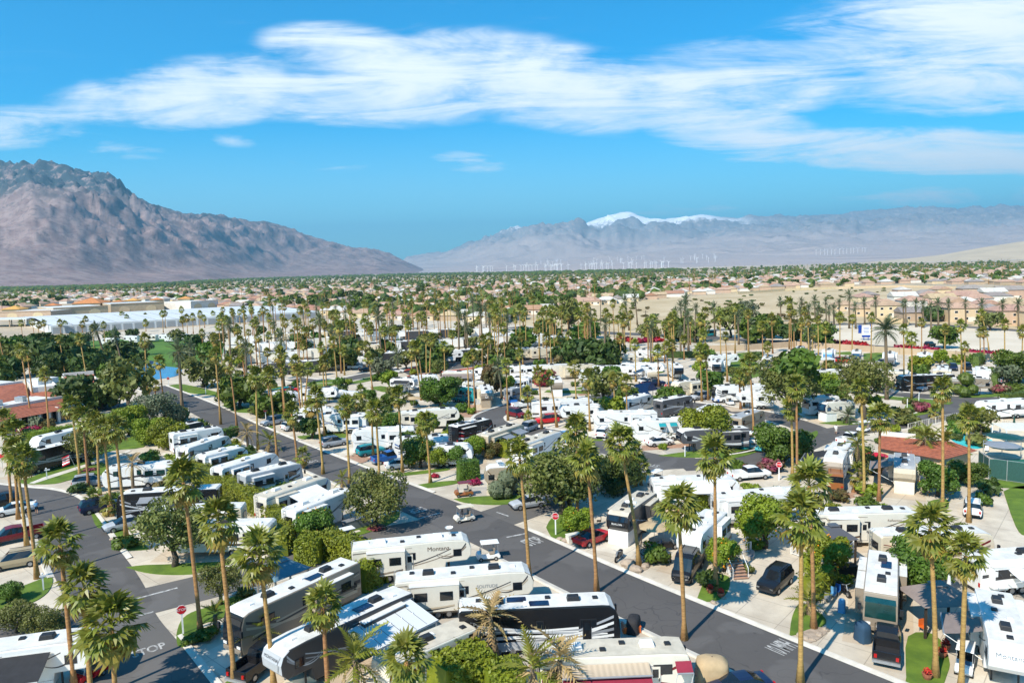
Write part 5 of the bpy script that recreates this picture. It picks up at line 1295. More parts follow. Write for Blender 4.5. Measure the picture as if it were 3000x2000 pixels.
# ---------------------------------------------------------------- palms
N_ = True
PALMS = [  # base, crown, near, kind, label
 ((36, 1493), (12, 1232), N_, 'fan', 'leftmost of the four tall fan palms at the left edge'),
 ((54, 1520), (40, 1268), N_, 'fan', 'second of the four tall fan palms at the left edge'),
 ((79, 1598), (44, 1322), N_, 'fan', 'third of the four tall fan palms at the left edge'),
 ((109, 1694), (66, 1350), N_, 'fan', 'fourth left edge fan palm, trunk foot beside the parked silver-beige suv'),
 ((235, 1401), (210, 1192), N_, 'fan', 'leftmost of the row of five fan palms behind the lawn flag'),
 ((260, 1430), (243, 1225), N_, 'fan', 'second of the row of five fan palms by the white trailer'),
 ((293, 1450), (283, 1243), N_, 'fan', 'third of the row of five fan palms by the white trailer'),
 ((329, 1511), (303, 1262), N_, 'fan', 'fourth of the row of five fan palms, foot beside the blue suv'),
 ((370, 1572), (337, 1258), N_, 'fan', 'rightmost of the row of five fan palms, foot beside the silver sedan'),
 ((219, 2020), (176, 1592), N_, 'fan', 'fan palm at bottom left with crown over the left street'),
 ((268, 2050), (245, 1725), N_, 'fan', 'fan palm at bottom left with crown over the crossing'),
 ((342, 2080), (327, 1838), N_, 'fan', 'lowest fan palm at bottom left, big crown beside the painted STOP'),
 ((589, 1863), (538, 1412), N_, 'fan', 'tall fan palm rooted on the stop sign lawn at lower left'),
 ((688, 2005), (640, 1530), N_, 'fan', 'tall fan palm rising from the bottom lawn beside the black pickup'),
 ((804, 2025), (761, 1630), N_, 'fan', 'fan palm in front of the grey motorhome with black windshield'),
 ((962, 2035), (945, 1778), N_, 'fan', 'fan palm in front of the silver-nosed fifth wheel'),
 ((1196, 2150), (1190, 1935), N_, 'fan', 'big fan palm crown at the bottom edge below the patio cover'),
 ((756, 1318), (750, 1105), N_, 'fan', 'fan palm on main street beside the dry feather palm'),
 ((812, 1344), (789, 1103), N_, 'fan', 'fan palm at the kerb above the swirl-painted motorhome'),
 ((871, 1350), (854, 1210), N_, 'fan', 'shorter fan palm by the painted speed marking on main street'),
 ((947, 1388), (925, 1162), N_, 'fan', 'fan palm at the near kerb above the beige-roofed fifth wheel'),
 ((1025, 1415), (1012, 1192), N_, 'fan', 'fan palm at the kerb left of the big olive tree'),
 ((952, 1282), (939, 1172), False, 'fan', 'fan palm behind the silver suv driveway'),
 ((920, 1274), (912, 1196), False, 'fan', 'small fan palm beside the driveway with the flag'),
 ((1112, 1408), (1101, 1208), N_, 'fan', 'fan palm behind the olive tree, foot on main street kerb'),
 ((1094, 1346), (1088, 1200), False, 'fan', 'fan palm beside the turquoise off-road suv'),
 ((1179, 1382), (1167, 1160), N_, 'fan', 'fan palm rooted behind the white sedan on main street'),
 ((1261, 1414), (1246, 1238), N_, 'fan', 'fan palm with yellow skirt right of the white sedan'),
 ((889, 1245), (880, 1085), False, 'fan', 'tall thin palm behind the white suv'), ((837, 1232), (824, 1085), False, 'fan', 'tall thin palm beside the far stop sign'),
 ((793, 1220), (783, 1100), False, 'fan', 'leaning palm left of the shade sail'), ((894, 1187), (904, 1082), False, 'fan', 'palm leaning right with rough orange trunk'),
 ((878, 1176), (866, 1084), False, 'fan', 'palm leaning left with rough orange trunk'), ((951, 1167), (945, 1065), False, 'fan', 'left one of a close palm pair by the boat'), ((958, 1167), (953, 1060), False, 'fan', 'right one of a close palm pair by the boat'),
 ((1021, 1262), (1022, 1186), False, 'fan', 'palm by the plain white fifth wheel rear'), ((1048, 1247), (1041, 1176), False, 'fan', 'palm above the clipped hedge with red tips'), ((1060, 1200), (1057, 1150), False, 'fan', 'short palm behind white swoosh trailer'),
 ((1550, 1690), (1522, 1340), N_, 'fan', 'tall fan palm between the cream fifth wheel and the main street'),
 ((1748, 1735), (1719, 1347), N_, 'fan', 'tall fan palm rising behind the striped black coach'),
 ((1692, 1522), (1688, 1258), N_, 'fan', 'fan palm in front of the big round tree'),
 ((1872, 1659), (1816, 1300), N_, 'fan', 'strongly leaning tall fan palm on the gravel island'),
 ((2005, 1873), (1987, 1490), N_, 'fan', 'tall fan palm behind the beige-roofed motorhome at bottom'),
 ((2096, 1731), (2094, 1340), N_, 'fan', 'tall straight fan palm on the small lawn with red flower pots'),
 ((1862, 1424), (1859, 1324), N_, 'fan', 'left one of two short yellowing palms behind the leaning palm'), ((1878, 1420), (1874, 1370), N_, 'fan', 'right one of two short yellowing palms behind the leaning palm'),
 ((2345, 2000), (2348, 1520), N_, 'fan', 'tall fan palm at the lower right kerb of main street'),
 ((2384, 1840), (2371, 1422), N_, 'fan', 'tall fan palm on the white stone island with the small sign'),
 ((2741, 1982), (2725, 1550), N_, 'fan', 'tall fan palm on the lawn beside the black pickup'),
 ((2815, 2030), (2830, 1626), N_, 'fan', 'large-crowned fan palm at bottom right beside the golf cart'),
 ((2532, 1455), (2522, 1142), N_, 'fan', 'very tall palm beside the taupe-nosed fifth wheel'),
 ((2575, 1467), (2578, 1222), N_, 'fan', 'fan palm beside the dark patio awnings'),
 ((2761, 1496), (2761, 1140), N_, 'fan', 'very tall palm in front of the red tile pool building'),
 ((2838, 1529), (2838, 1222), N_, 'fan', 'tall fan palm in front of the swimming pool'),
 ((2335, 1414), (2333, 1136), N_, 'fan', 'right one of the tall palm pair before the large leafy tree'), ((2322, 1396), (2318, 1198), N_, 'fan', 'left one of the tall palm pair before the large leafy tree'),
 ((1375, 1211), (1369, 1052), False, 'fan', 'left one of two tall palms by the pink brick driveway'), ((1392, 1211), (1384, 1040), False, 'fan', 'right one of two tall palms by the pink brick driveway'),
 ((1488, 1233), (1483, 1072), False, 'fan', 'tall palm at the inner bend of the curving street'), ((1527, 1193), (1522, 1038), False, 'fan', 'tall palm beside the blue suv facing us'),
 ((1548, 1226), (1545, 1155), False, 'fan', 'short yellowish palm beside the burgundy suv'), ((1587, 1256), (1579, 1097), False, 'fan', 'tall palm left of the red suv'), ((1631, 1251), (1610, 1108), False, 'fan', 'leaning palm right of the red suv'),
 ((1234, 1172), (1212, 1018), False, 'fan', 'left of two leaning tall palms by the round green tree'), ((1241, 1170), (1224, 1015), False, 'fan', 'right of two leaning tall palms by the round green tree'),
 ((1728, 1262), (1722, 1110), False, 'fan', 'tall palm left of the white fifth wheel with boxed base'), ((1838, 1255), (1834, 1120), False, 'fan', 'thick tall palm before the citrus hedge'), ((1803, 1235), (1797, 1112), False, 'fan', 'slimmer tall palm left of the thick one'),
 ((1690, 1222), (1683, 1080), False, 'fan', 'tall palm before the long white roofs'), ((1930, 1132), (1926, 1030), False, 'fan', 'tall palm right of the covered pink-beige nose'), ((1863, 1118), (1860, 1010), False, 'fan', 'tall palm left of the blue awnings'),
 ((1960, 1156), (1952, 1020), False, 'fan', 'tall palm behind the cream fifth wheel'), ((1972, 1155), (1968, 1012), False, 'fan', 'tall palm just right of that behind the cream fifth wheel'),
 ((2056, 1175), (2050, 1030), False, 'fan', 'tall palm beside the silver blue suv'), ((2075, 1172), (2066, 1028), False, 'fan', 'tall palm above the blue sedan'), ((2131, 1118), (2125, 985), False, 'fan', 'orange-trunked tall palm left of the small lawn'),
 ((2208, 1275), (2196, 1065), N_, 'fan', 'thick rough-barked palm beside the winged emblem trailer'), ((2170, 1198), (2165, 1105), False, 'fan', 'left thin palm of a pair before the plain white fifth wheel'), ((2180, 1192), (2178, 1110), False, 'fan', 'right thin palm of a pair before the plain white fifth wheel'),
 ((2235, 1080), (2233, 955), False, 'fan', 'orange palm beside the tan motorhome facing us'), ((2250, 1082), (2249, 1016), False, 'fan', 'pale thin palm right of the tan motorhome'), ((2421, 1122), (2418, 960), False, 'fan', 'tall palm before the cream fifth wheel with blue top window'),
 ((2319, 1060), (2316, 912), False, 'fan', 'palm of the pair left of the cream motorhome with teal glass'), ((2326, 1055), (2326, 930), False, 'fan', 'nearer palm of that pair'), ((2369, 1058), (2367, 940), False, 'fan', 'palm right of the cream motorhome with teal glass'), ((2398, 1056), (2396, 938), False, 'fan', 'palm left of the sky blue trailer'),
 ((2460, 1060), (2461, 930), False, 'fan', 'palm right of the sky blue trailer'), ((2496, 1055), (2497, 935), False, 'fan', 'palm left of the blue and white billboard'), ((2552, 1055), (2553, 930), False, 'fan', 'palm right of the blue and white billboard'),
 ((2648, 1144), (2647, 965), False, 'fan', 'tall palm before the long black coach'), ((2671, 1168), (2671, 992), False, 'fan', 'tall palm right of that at the street edge'), ((2700, 1048), (2700, 945), False, 'fan', 'palm behind the blue and white fifth wheel'), ((2767, 1062), (2769, 964), False, 'fan', 'palm beside the yellow-green tree'),
 ((2827, 1100), (2826, 1017), False, 'fan', 'bushy palm between the two dark suvs'), ((2817, 1096), (2814, 955), False, 'fan', 'slim palm beside the two dark suvs'), ((2872, 1058), (2871, 975), False, 'fan', 'left palm before the magenta hedge right part'), ((2883, 1066), (2882, 974), False, 'fan', 'right palm before the magenta hedge right part'), ((2943, 1088), (2943, 950), False, 'fan', 'tall palm before the white motorhome at right'), ((2994, 1062), (2996, 972), False, 'fan', 'palm cut by the right edge'),
 ((2898, 1032), (2875, 922), False, 'fan', 'palm behind the road at right, before the tan houses'),
 # left middle
 ((23, 1117), (-4, 985), False, 'fan', 'tall palm at the left edge above the clubhouse roof'), ((93, 1243), (62, 1030), False, 'fan', 'left of two tall palms before the clubhouse'), ((102, 1208), (80, 1042), False, 'fan', 'right of two tall palms before the clubhouse'),
 ((145, 1266), (130, 1096), False, 'fan', 'tall palm before the clubhouse tile roof with red bush at foot'), ((193, 1113), (174, 994), False, 'fan', 'tall palm over the dark trees behind the clubhouse'), ((258, 1138), (234, 994), False, 'fan', 'tall palm right of the clubhouse tile roof'),
 ((316, 1089), (282, 968), False, 'date', 'leaning date palm left of the pond'), ((358, 1078), (337, 984), False, 'date', 'date palm before the pond'), ((435, 1190), (424, 998), False, 'fan', 'thick tall palm with large crown before the pond'),
 ((479, 1173), (466, 1062), False, 'fan', 'palm before the pond on the grass corner'), ((535, 1211), (523, 1030), False, 'date', 'shaggy date palm before the golf lawn'), ((560, 1090), (556, 1020), False, 'date', 'low date palm cluster beside the pond'),
 ((647, 1243), (631, 1040), False, 'fan', 'tall palm at the first main street kerb'), ((696, 1268), (672, 1068), False, 'fan', 'tall palm on main street above the dark motorhome'), ((310, 1190), (305, 1118), False, 'fan', 'palm beside the clubhouse drive'),
 ((454, 1176), (457, 1130), False, 'fan', 'small palm at the clubhouse drive corner'), ((442, 1173), (432, 1132), False, 'fan', 'smaller palm at the clubhouse drive corner'), ((596, 1047), (592, 976), False, 'fan', 'palm on the golf lawn right end'), ((277, 1032), (271, 960), False, 'fan', 'palm on the golf lawn left end'), ((309, 1022), (304, 952), False, 'fan', 'palm on the golf lawn middle'), ((542, 1005), (532, 938), False, 'fan', 'palm behind the golf lawn before the warehouse'),
 # avenue and grove, picked out
 ((1118, 1057), (1107, 925), False, 'date', 'tallest date palm in the middle of the grove'), ((1001, 1068), (981, 970), False, 'date', 'leaning date palm at the grove street bend'), ((941, 994), (936, 940), False, 'date', 'date palm over the left grove rows'), ((1199, 990), (1195, 940), False, 'date', 'date palm over the right grove rows'),
 ((1250, 1117), (1248, 990), False, 'fan', 'tall palm standing in the parking lot corner'), ((1304, 1113), (1301, 1015), False, 'fan', 'tall palm before the brown shade awning'), ((1259, 1110), (1263, 996), False, 'fan', 'tall palm beside the parking lot corner one'), ((1413, 1106), (1413, 998), False, 'fan', 'tall palm right of the brown shade awning'), ((1428, 1106), (1431, 990), False, 'fan', 'tall palm before the parking lot middle'),
 ((1066, 1075), (1058, 1012), False, 'fan', 'left of a palm pair near the grove street bend'), ((1076, 1084), (1074, 1014), False, 'fan', 'right of a palm pair near the grove street bend'), ((1166, 1092), (1164, 1042), False, 'feather', 'pale drooping feather palm near the parking lot'), ((1206, 1096), (1206, 1038), False, 'fan', 'yellowish palm near the parking lot'),
 ((957, 1085), (941, 1018), False, 'fan', 'palm by the grove street'), ((834, 1232), (820, 1040), False, 'fan', 'tall palm above the shade sail trailer'), ((884, 1243), (866, 1064), False, 'fan', 'tall palm beside the leaning orange trunks'),
 ((1470, 1168), (1462, 1080), False, 'feather', 'silvery feather palm behind the emblem-nosed fifth wheel'),
 ((1843, 968), (1830, 882), False, 'date', 'left one of two tall leaning date palms at the desert edge'), ((1867, 952), (1860, 875), False, 'date', 'right one of two tall leaning date palms at the desert edge'),
 ((2012, 990), (2008, 880), False, 'date', 'thick date palm of the pair before the desert'), ((1998, 970), (1993, 898), False, 'date', 'lower date palm of the pair before the desert'), ((2094, 985), (2091, 905), False, 'date', 'date palm beside the turquoise van'), ((1978, 968), (1978, 918), False, 'date', 'smaller date palm before the desert'),
 ((2598, 1170), (2594, 966), N_, 'date', 'very thick date palm with bushy head before the sandy lot'),
]
for t in PALMS:
    if t is None: continue
    b_, c_, near, k, lab = t
    palm(b_, c_, lab, near, k, thick=1.0 if k != 'date' else 1.0, size=((1.18 if b_ == (342, 2080) else .93 if near else .80)*(.88+.26*((b_[0]*7+b_[1]*3) % 11)/10)) if k == 'fan' else (1.4 if near else 1.15))
palm((1455, 1937), (1435, 1806), 'dry yellow feather palm before the striped black coach', True, 'feather', 1.0, nfr=18)
palm((728, 1325), (722, 1265), 'pale dry feather palm at the start of the main street row', True, 'feather', .85, nfr=18)
palm((2718, 1370), (2710, 1280), 'left feather palm of the three beside the pool building', True, 'feather', 1.0, nfr=20)
palm((2736, 1355), (2733, 1290), 'middle feather palm of the three beside the pool building', True, 'feather', 1.0, nfr=20)
palm((2770, 1365), (2766, 1294), 'right feather palm of the three beside the pool building', True, 'feather', 1.0, nfr=20)
palm((2520, 1400), (2512, 1300), 'drooping feather palm behind the taupe-nosed fifth wheel', True, 'feather', .95, nfr=18)
palm((391, 1445), (387, 1355), 'small dry feather palm before the white trailer with teal windows', True, 'feather', .75, nfr=16)
palm((1640, 2080), (1640, 1935), 'half dry feather palm with tattered fronds at the bottom middle', True, 'feather', 1.0, nfr=16)
palm((1560, 2080), (1562, 1960), 'low drooping feather palm at the bottom edge', True, 'feather', 1.1, nfr=18)
palm((1050, 2070), (1040, 1935), 'dark feather palm below the patio cover', True, 'feather', 1.15, nfr=20)
palm((632, 1850), (630, 1800), 'short cycad-like palm on the stop sign lawn', True, 'feather', .5, nfr=20)
palm((772, 1900), (758, 1860), 'short bushy palm left of the grey motorhome', True, 'feather', .85, nfr=18)
palm((890, 1372), (887, 1335), 'short fan palm beside the painted speed marking', True, 'fan', .8, nfr=20)
palm((785, 1325), (790, 1293), 'silvery low fan palm before the plain white trailer', True, 'feather', .95, nfr=18)
palm((278, 1495), (275, 1465), 'low bushy palm behind the dark blue suv', True, 'fan', .8, nfr=18)
palm((322, 1510), (318, 1480), 'low bushy palm beside the dark blue suv', True, 'fan', .8, nfr=18)
palm((1002, 1428), (1003, 1418), 'low rosette palm at the kerb beside the olive tree', True, 'feather', .6, nfr=16)
palm((2372, 1800), (2368, 1775), 'spiky low palm at the foot of the stone island palm', True, 'feather', .7, nfr=18)
palm((2500, 1440), (2515, 1390), 'low bushy palm beside the taupe-nosed fifth wheel', True, 'fan', .9, nfr=20)
palm((1560, 1240), (1548, 1232), 'low yellowish rosette palm at the street bend', False, 'fan', .6)
palm((2480, 1240), (2485, 1215), 'low drooping palm before the blue-windowed fifth wheel', False, 'feather', .8)
palm((2738, 1225), (2740, 1205), 'slanting low palm at the street by the pool', False, 'fan', .8)
# row of date palms along the street beyond the sandy lot
X8 = [(245, 380), (330, 385), (420, 378), (530, 372), (625, 385), (735, 392), (945, 388), (1040, 372), (1270, 392), (1375, 402), (1435, 408), (1560, 398), (1650, 402), (1790, 392), (1930, 402), (2100, 402), (2230, 402), (410, 452), (480, 442), (560, 442), (650, 452), (690, 442), (870, 425), (1500, 432), (1290, 400)]
for i, (x, y) in enumerate(sorted(X8)):
    cx, cy = 2200+x/2.851, 750+y/2.851
    palm((cx+2, cy+66+(x-1200)*.006), (cx, cy), 'date palm in the long row before the tan houses, number %s from the left' % (['one', 'two', 'three', 'four', 'five', 'six', 'seven', 'eight', 'nine', 'ten', 'eleven', 'twelve', 'thirteen', 'fourteen', 'fifteen', 'sixteen', 'seventeen', 'eighteen', 'nineteen', 'twenty', 'twenty one', 'twenty two', 'twenty three', 'twenty four', 'twenty five'][i]), False, 'date', .95, 'date palms before the tan houses')
palm((2488, 962), (2488, 866), 'tallest date palm in the row before the tan houses', False, 'date', 1.15)
# fan palms in front of the warehouse
WH = [(190, 690, 175, 560), (290, 695, 270, 555), (320, 690, 325, 580), (370, 650, 365, 560), (510, 650, 500, 560), (555, 640, 545, 570), (690, 640, 685, 570), (720, 620, 715, 530), (1030, 570, 1018, 485), (1065, 590, 1058, 510), (1220, 630, 1215, 560), (1220, 560, 1213, 500), (1365, 640, 1355, 485), (1385, 600, 1378, 480), (1520, 560, 1515, 450), (1615, 650, 1610, 510), (1670, 640, 1670, 490), (1710, 600, 1705, 520), (1785, 560, 1780, 485), (1830, 590, 1825, 520), (1865, 600, 1860, 450), (1890, 600, 1885, 520), (1950, 560, 1945, 480), (2005, 570, 2000, 470), (2050, 570, 2045, 510), (2115, 560, 2100, 460), (2170, 560, 2170, 480), (1535, 690, 1525, 530), (1570, 690, 1560, 520)]
for i, (a, b_, c_, d) in enumerate(WH):
    side = 'left third' if a < 760 else 'middle' if a < 1540 else 'right third'
    palm((a/2.851, 750+b_/2.851), (c_/2.851, 750+d/2.851), 'fan palm in the row before the %s of the white warehouse' % side, False, 'fan', 1.05, 'fan palms before the %s of the warehouse' % side)
# the grove: alike palms standing among the deep rows of trailers
gr = random.Random(5); made = 0; spots = []
ZN = [(640, 760, 985, 1120, 20, 'left of the grove by the golf lawn end'), (760, 1100, 952, 1060, 62, 'in the left half of the grove'), (1100, 1480, 948, 1050, 62, 'in the right half of the grove'), (1450, 1720, 975, 1090, 36, 'above the red flower strip'), (1720, 2060, 1000, 1090, 36, 'along the avenue below the boulevard'), (2060, 2420, 1000, 1060, 16, 'below the boulevard trees'), (760, 1150, 1060, 1150, 14, 'along the first grove street')]
def on_road(p, mrg=.8):
    for L, w in ROADC:
        for q in L[::2]:
            if (q-p).length < w/2+mrg: return True
    return False
for x0_, x1_, y0_, y1_, n, zone in ZN:
    k = 0; tries = 0
    while k < n and tries < 400:
        tries += 1
        x, y = gr.uniform(x0_, x1_), gr.uniform(y0_, y1_); p = G(x, y).to_2d()
        if any((p-q).length < 4.5 for q in spots) or on_road(p): continue
        spots.append(p); k += 1
        h = gr.choice((gr.uniform(10, 15), gr.uniform(12, 17), gr.uniform(6, 10))); cx, cy = proj((p.x+gr.uniform(-.6, .4), p.y, h))
        dt = gr.random() < .14
        palm((x, y), (cx, cy), ('very tall ' if h > 13.5 else 'tall ' if h > 9.5 else 'short ')+('grey-headed date palm ' if dt else 'fan palm ')+zone, False, 'date' if dt else 'fan', gr.uniform(.72, 1.0), ('date' if dt else 'fan')+' palms '+zone)

RVS = [o for o in bpy.data.objects if o.parent is None and o.get('category') in ('motorhome', 'trailer', 'car', 'truck')]
# ---------------------------------------------------------------- trees, bushes, hedges
T = tree
T((512, 1659), (470, 1560), 4.1, 'olive', 'leaning olive tree on the corner lawn of the left street')
T((645, 1772), (638, 1702), 2.0, 'olive', 'small wispy tree on the stop sign lawn')
T((1100, 1545), (1103, 1462), 4.2, 'olive', 'broad olive tree with pink flowers at its foot by main street')
T((919, 1585), (914, 1540), 2.5, 'green', 'small orange tree in a round bed behind the hedge', fruit=True)
T((1233, 1370), (1230, 1326), 3.0, 'green', 'round orange tree right of the white sedan', fruit=True)
T((1285, 1370), (1290, 1335), 2.2, 'lime', 'young citrus tree second from the white sedan'); T((1328, 1365), (1330, 1335), 2.3, 'green', 'citrus tree third from the white sedan'); T((1390, 1345), (1390, 1315), 2.4, 'lime', 'yellow-green citrus tree before the beige motorhome', fruit=True); T((1440, 1340), (1440, 1318), 1.9, 'rust', 'reddish small tree before the beige motorhome')
T((1645, 1505), (1648, 1408), 5.6, 'olive', 'big round dark tree beside the side street'); T((1665, 1500), (1672, 1395), 4.6, 'green', 'darker tree merged behind the big round tree')
T((1800, 1440), (1795, 1425), 3.4, 'dark', 'low dark purple-green tree behind the black-nosed fifth wheel')
T((1690, 1560), (1690, 1525), 1.9, 'lime', 'small citrus tree beside the stop sign corner', fruit=True)
T((2070, 1312), (2068, 1248), 4.2, 'lime', 'pale yellow-green tree before the black-nosed silver fifth wheel')
T((2290, 1355), (2285, 1305), 4.4, 'green', 'leafy tree over the teal golf cart')
T((2240, 1605), (2236, 1530), 3.3, 'lime', 'large orange tree heavy with fruit at right', fruit=True)
T((2122, 1672), (2121, 1625), 1.9, 'lime', 'small lemon tree beside the porch steps', fruit=True)
T((2432, 1690), (2430, 1618), 2.2, 'lime', 'clipped round tree beside the small gazebo', fruit=True)
T((2692, 1730), (2690, 1645), 3.0, 'green', 'tall citrus behind the taupe coach', fruit=True)
T((2746, 1452), (2744, 1405), 2.7, 'green', 'dense citrus right of the beige-nosed fifth wheel', fruit=True); T((2834, 1420), (2833, 1385), 2.4, 'green', 'dense green tree at the tennis court corner')
T((2312, 1230), (2316, 1128), 6.4, 'olive', 'largest leafy tree at right, between two trailers'); T((2330, 1235), (2360, 1090), 5.0, 'green', 'upper leafy tree behind the largest one', 1)
T((2532, 1235), (2540, 1115), 5.6, 'olive', 'tall leafy tree beside the blue-windowed fifth wheel'); T((2700, 1100), (2702, 1074), 3.4, 'lime', 'round yellow-green tree before the magenta hedge', 1)
T((2755, 1075), (2755, 1045), 2.4, 'lime', 'stacked round yellow-green tree', 1); T((2985, 1120), (2985, 1085), 5.5, 'green', 'leafy tree cut by the right edge'); T((2948, 1125), (2945, 1095), 3.2, 'grey', 'bare-branched pale tree near right edge', 1)
T((382, 1211), (370, 1115), 6.4, 'olive', 'large tree with yellow-green top beside the clubhouse drive', 1); T((228, 1205), (222, 1150), 5.2, 'dark', 'dark purple tree beside the clubhouse', 1); T((300, 1200), (298, 1165), 5.0, 'dark', 'dark tree right of the clubhouse', 1)
T((470, 1250), (468, 1205), 5.0, 'grey', 'grey-green mounded tree beside main street'); T((520, 1235), (525, 1215), 2.6, 'olive', 'small olive bush tree beside main street', 1)
T((186, 1105), (186, 1050), 8.5, 'dark', 'very large dark tree behind the clubhouse', 1); T((282, 1090), (280, 1052), 5.5, 'olive', 'yellow-green tree left of the pond', 1); T((360, 1070), (372, 1035), 6.0, 'dark', 'dark tree behind the pond', 1); T((595, 1135), (592, 1100), 6.2, 'olive', 'broad dark olive tree at the corner of main street', 1); T((705, 1195), (706, 1150), 5.0, 'green', 'round leafy tree by the far stop sign', 1); T((800, 1225), (800, 1195), 4.4, 'green', 'leafy green tree right of the far stop sign', 1)
T((1292, 1192), (1290, 1145), 4.7, 'green', 'large round green tree in the middle of the park'); T((1768, 1178), (1760, 1125), 4.4, 'olive', 'tree with spreading crown on the middle lawn', 1); T((1765, 1085), (1765, 1045), 6.5, 'dark', 'dense dark tree left of the avenue', 1); T((1690, 1080), (1688, 1040), 6.0, 'dark', 'dense dark tree above the flower strip', 1); T((1120, 1115), (1120, 1078), 4.0, 'grey', 'slim grey-green tree by the parking lot', 1); T((1000, 1085), (1000, 1045), 5.0, 'green', 'bushy tree at the grove street', 1); T((1030, 1075), (1030, 1055), 4.2, 'olive', 'olive tree at the grove street', 1)
T((1668, 968), (1668, 920), 7, 'olive', 'tall dense tree at the desert boulevard left', 1, sz=1.5); T((2140, 990), (2138, 940), 6.5, 'olive', 'tall dark tree at the boulevard beside the van', 1, sz=1.3); T((2195, 945), (2192, 912), 6.5, 'grey', 'grey wispy tree before the desert', 1, sz=1.2); T((2254, 990), (2252, 958), 6.5, 'green', 'dense green tree on the boulevard right of the van', 1); T((1900, 1000), (1900, 978), 5, 'olive', 'olive tree behind the red entrance bushes', 1); T((1975, 1000), (1975, 972), 5.5, 'green', 'green tree right of the red entrance bushes', 1, sz=1.3); T((2040, 1002), (2040, 975), 5.5, 'olive', 'olive tree left of the turquoise van', 1, sz=1.3); T((2320, 1002), (2320, 980), 5, 'dark', 'dark tree left end of the far wall', 1); T((1600, 985), (1600, 962), 5.5, 'dark', 'dark tree at the grove end beside the boulevard', 1); T((1730, 990), (1730, 968), 5, 'green', 'green tree at the boulevard left of the entrance', 1); T((2215, 1005), (2215, 970), 7, 'green', 'green tree below the boulevard', 1); T((2395, 1018), (2395, 985), 6, 'green', 'green tree before the sandy lot', 1); T((2765, 1020), (2765, 985), 4.6, 'green', 'round tree on the sandy lot edge', 1); T((2900, 968), (2905, 945), 5.5, 'olive', 'tree before the tan houses at right', 1); T((2735, 942), (2740, 920), 5, 'dark', 'dark tree among the tan houses', 1)
T((22, 1765), (20, 1738), 1.3, 'green', 'round shrub tree at the left edge lawn'); T((50, 1850), (48, 1815), 1.9, 'olive', 'bushy tree above the bottom left fifth wheel'); T((130, 1862), (130, 1830), 1.8, 'olive', 'second bushy tree above the bottom left fifth wheel'); T((262, 1365), (268, 1305), 3.8, 'olive', 'olive tree behind the row of five palms')
T((445, 1300), (440, 1278), 3.4, 'lime', 'bright green round bush, left of two by the row of trailers'); T((500, 1310), (495, 1285), 3.6, 'lime', 'bright green round bush, right of two by the row of trailers'); T((380, 1275), (385, 1245), 4.0, 'lime', 'bright green clump before the grey-green mounded tree')
T((1845, 1190), (1842, 1185), 3.2, 'green', 'dense citrus hedge tree below the solar rack', 1, fruit=True); T((1958, 1200), (1942, 1188), 3.4, 'green', 'fruiting citrus before the dark motorhome', 1, fruit=True); T((1915, 1285), (1912, 1270), 2.2, 'green', 'shrub tree before the turquoise awnings'); T((1950, 1285), (1950, 1272), 2.0, 'green', 'second shrub tree before the turquoise awnings')
T((2085, 1145), (2070, 1128), 3.6, 'green', 'round green tree left of the black curves motorhome', 1); T((1600, 1130), (1580, 1128), 3.2, 'red', 'magenta bougainvillea tree by the taupe covered nose', 1)
T((1440, 1160), (1452, 1120), 3.0, 'rust', 'rusty brown cypress by the emblem-nosed fifth wheel', 1, sz=1.6)
for i, (x, y, r_, k) in enumerate([(20, 1135, 5, 'dark'), (62, 1102, 6, 'olive'), (108, 1096, 5.5, 'green'), (150, 1125, 5, 'dark'), (12, 1078, 6, 'green'), (72, 1068, 6, 'dark'), (225, 1092, 5, 'green'), (40, 1052, 5, 'olive'), (120, 1060, 6, 'dark'), (250, 1120, 5, 'dark'), (0, 1112, 6, 'olive'), (330, 1125, 4, 'green'), (-20, 1160, 6, 'green')]):
    T((x, y), proj(G(x, y)+Vector((0, 0, r_*.95))), r_, k, 'leafy tree behind the clubhouse, %s of thirteen from the left' % ['fourth', 'sixth', 'eighth', 'tenth', 'third', 'seventh', 'eleventh', 'fifth', 'ninth', 'twelfth', 'second', 'thirteenth', 'first'][i], 1, 'trees behind the clubhouse')
tg = random.Random(8)
for i, (x, y, r_, k) in enumerate([(200, 1030, 4.5, 'olive'), (250, 1015, 4, 'grey'), (330, 1008, 4, 'green'), (390, 1002, 3.5, 'dark'), (430, 1040, 3, 'grey'), (520, 1010, 4, 'olive'), (570, 1030, 4, 'dark'), (620, 1060, 4.5, 'green'), (545, 1075, 4, 'olive'), (640, 1020, 4, 'olive'), (230, 1070, 4, 'dark'), (410, 1072, 3, 'green')]):
    T((x, y), proj(G(x, y)+Vector((0, 0, r_*.95))), r_, k, 'small tree on the golf lawn, %s' % ['far left end', 'left end before the trailers', 'left of middle at the back', 'middle at the back', 'grey one in the open middle', 'right of middle at the back', 'dark one right of middle', 'nearest main street', 'beside the pond right', 'far right end', 'dark one left of the pond', 'just behind the pond'][i], 1, 'trees on the golf lawn')
for i in range(60):
    x, y = tg.uniform(700, 2900), tg.uniform(1085, 1330); p = G(x, y).to_2d()
    if on_road(p, 2.2): continue
    r_ = tg.uniform(1.6, 3.0); k = tg.choice(('green', 'lime', 'olive', 'green')); zn = 'right of main street' if x < 1250 else 'in the middle of the park' if x < 1900 else 'in the right part of the park'
    if any((p-Vector((o.location.x, o.location.y))).length < 4.2 for o in RVS): continue
    T((x, y), proj((p.x, p.y, r_*1.05)), r_, k, '%s garden tree between trailers %s' % ({'green': 'green', 'lime': 'bright green', 'olive': 'olive'}[k], zn), 1, 'garden trees '+zn)
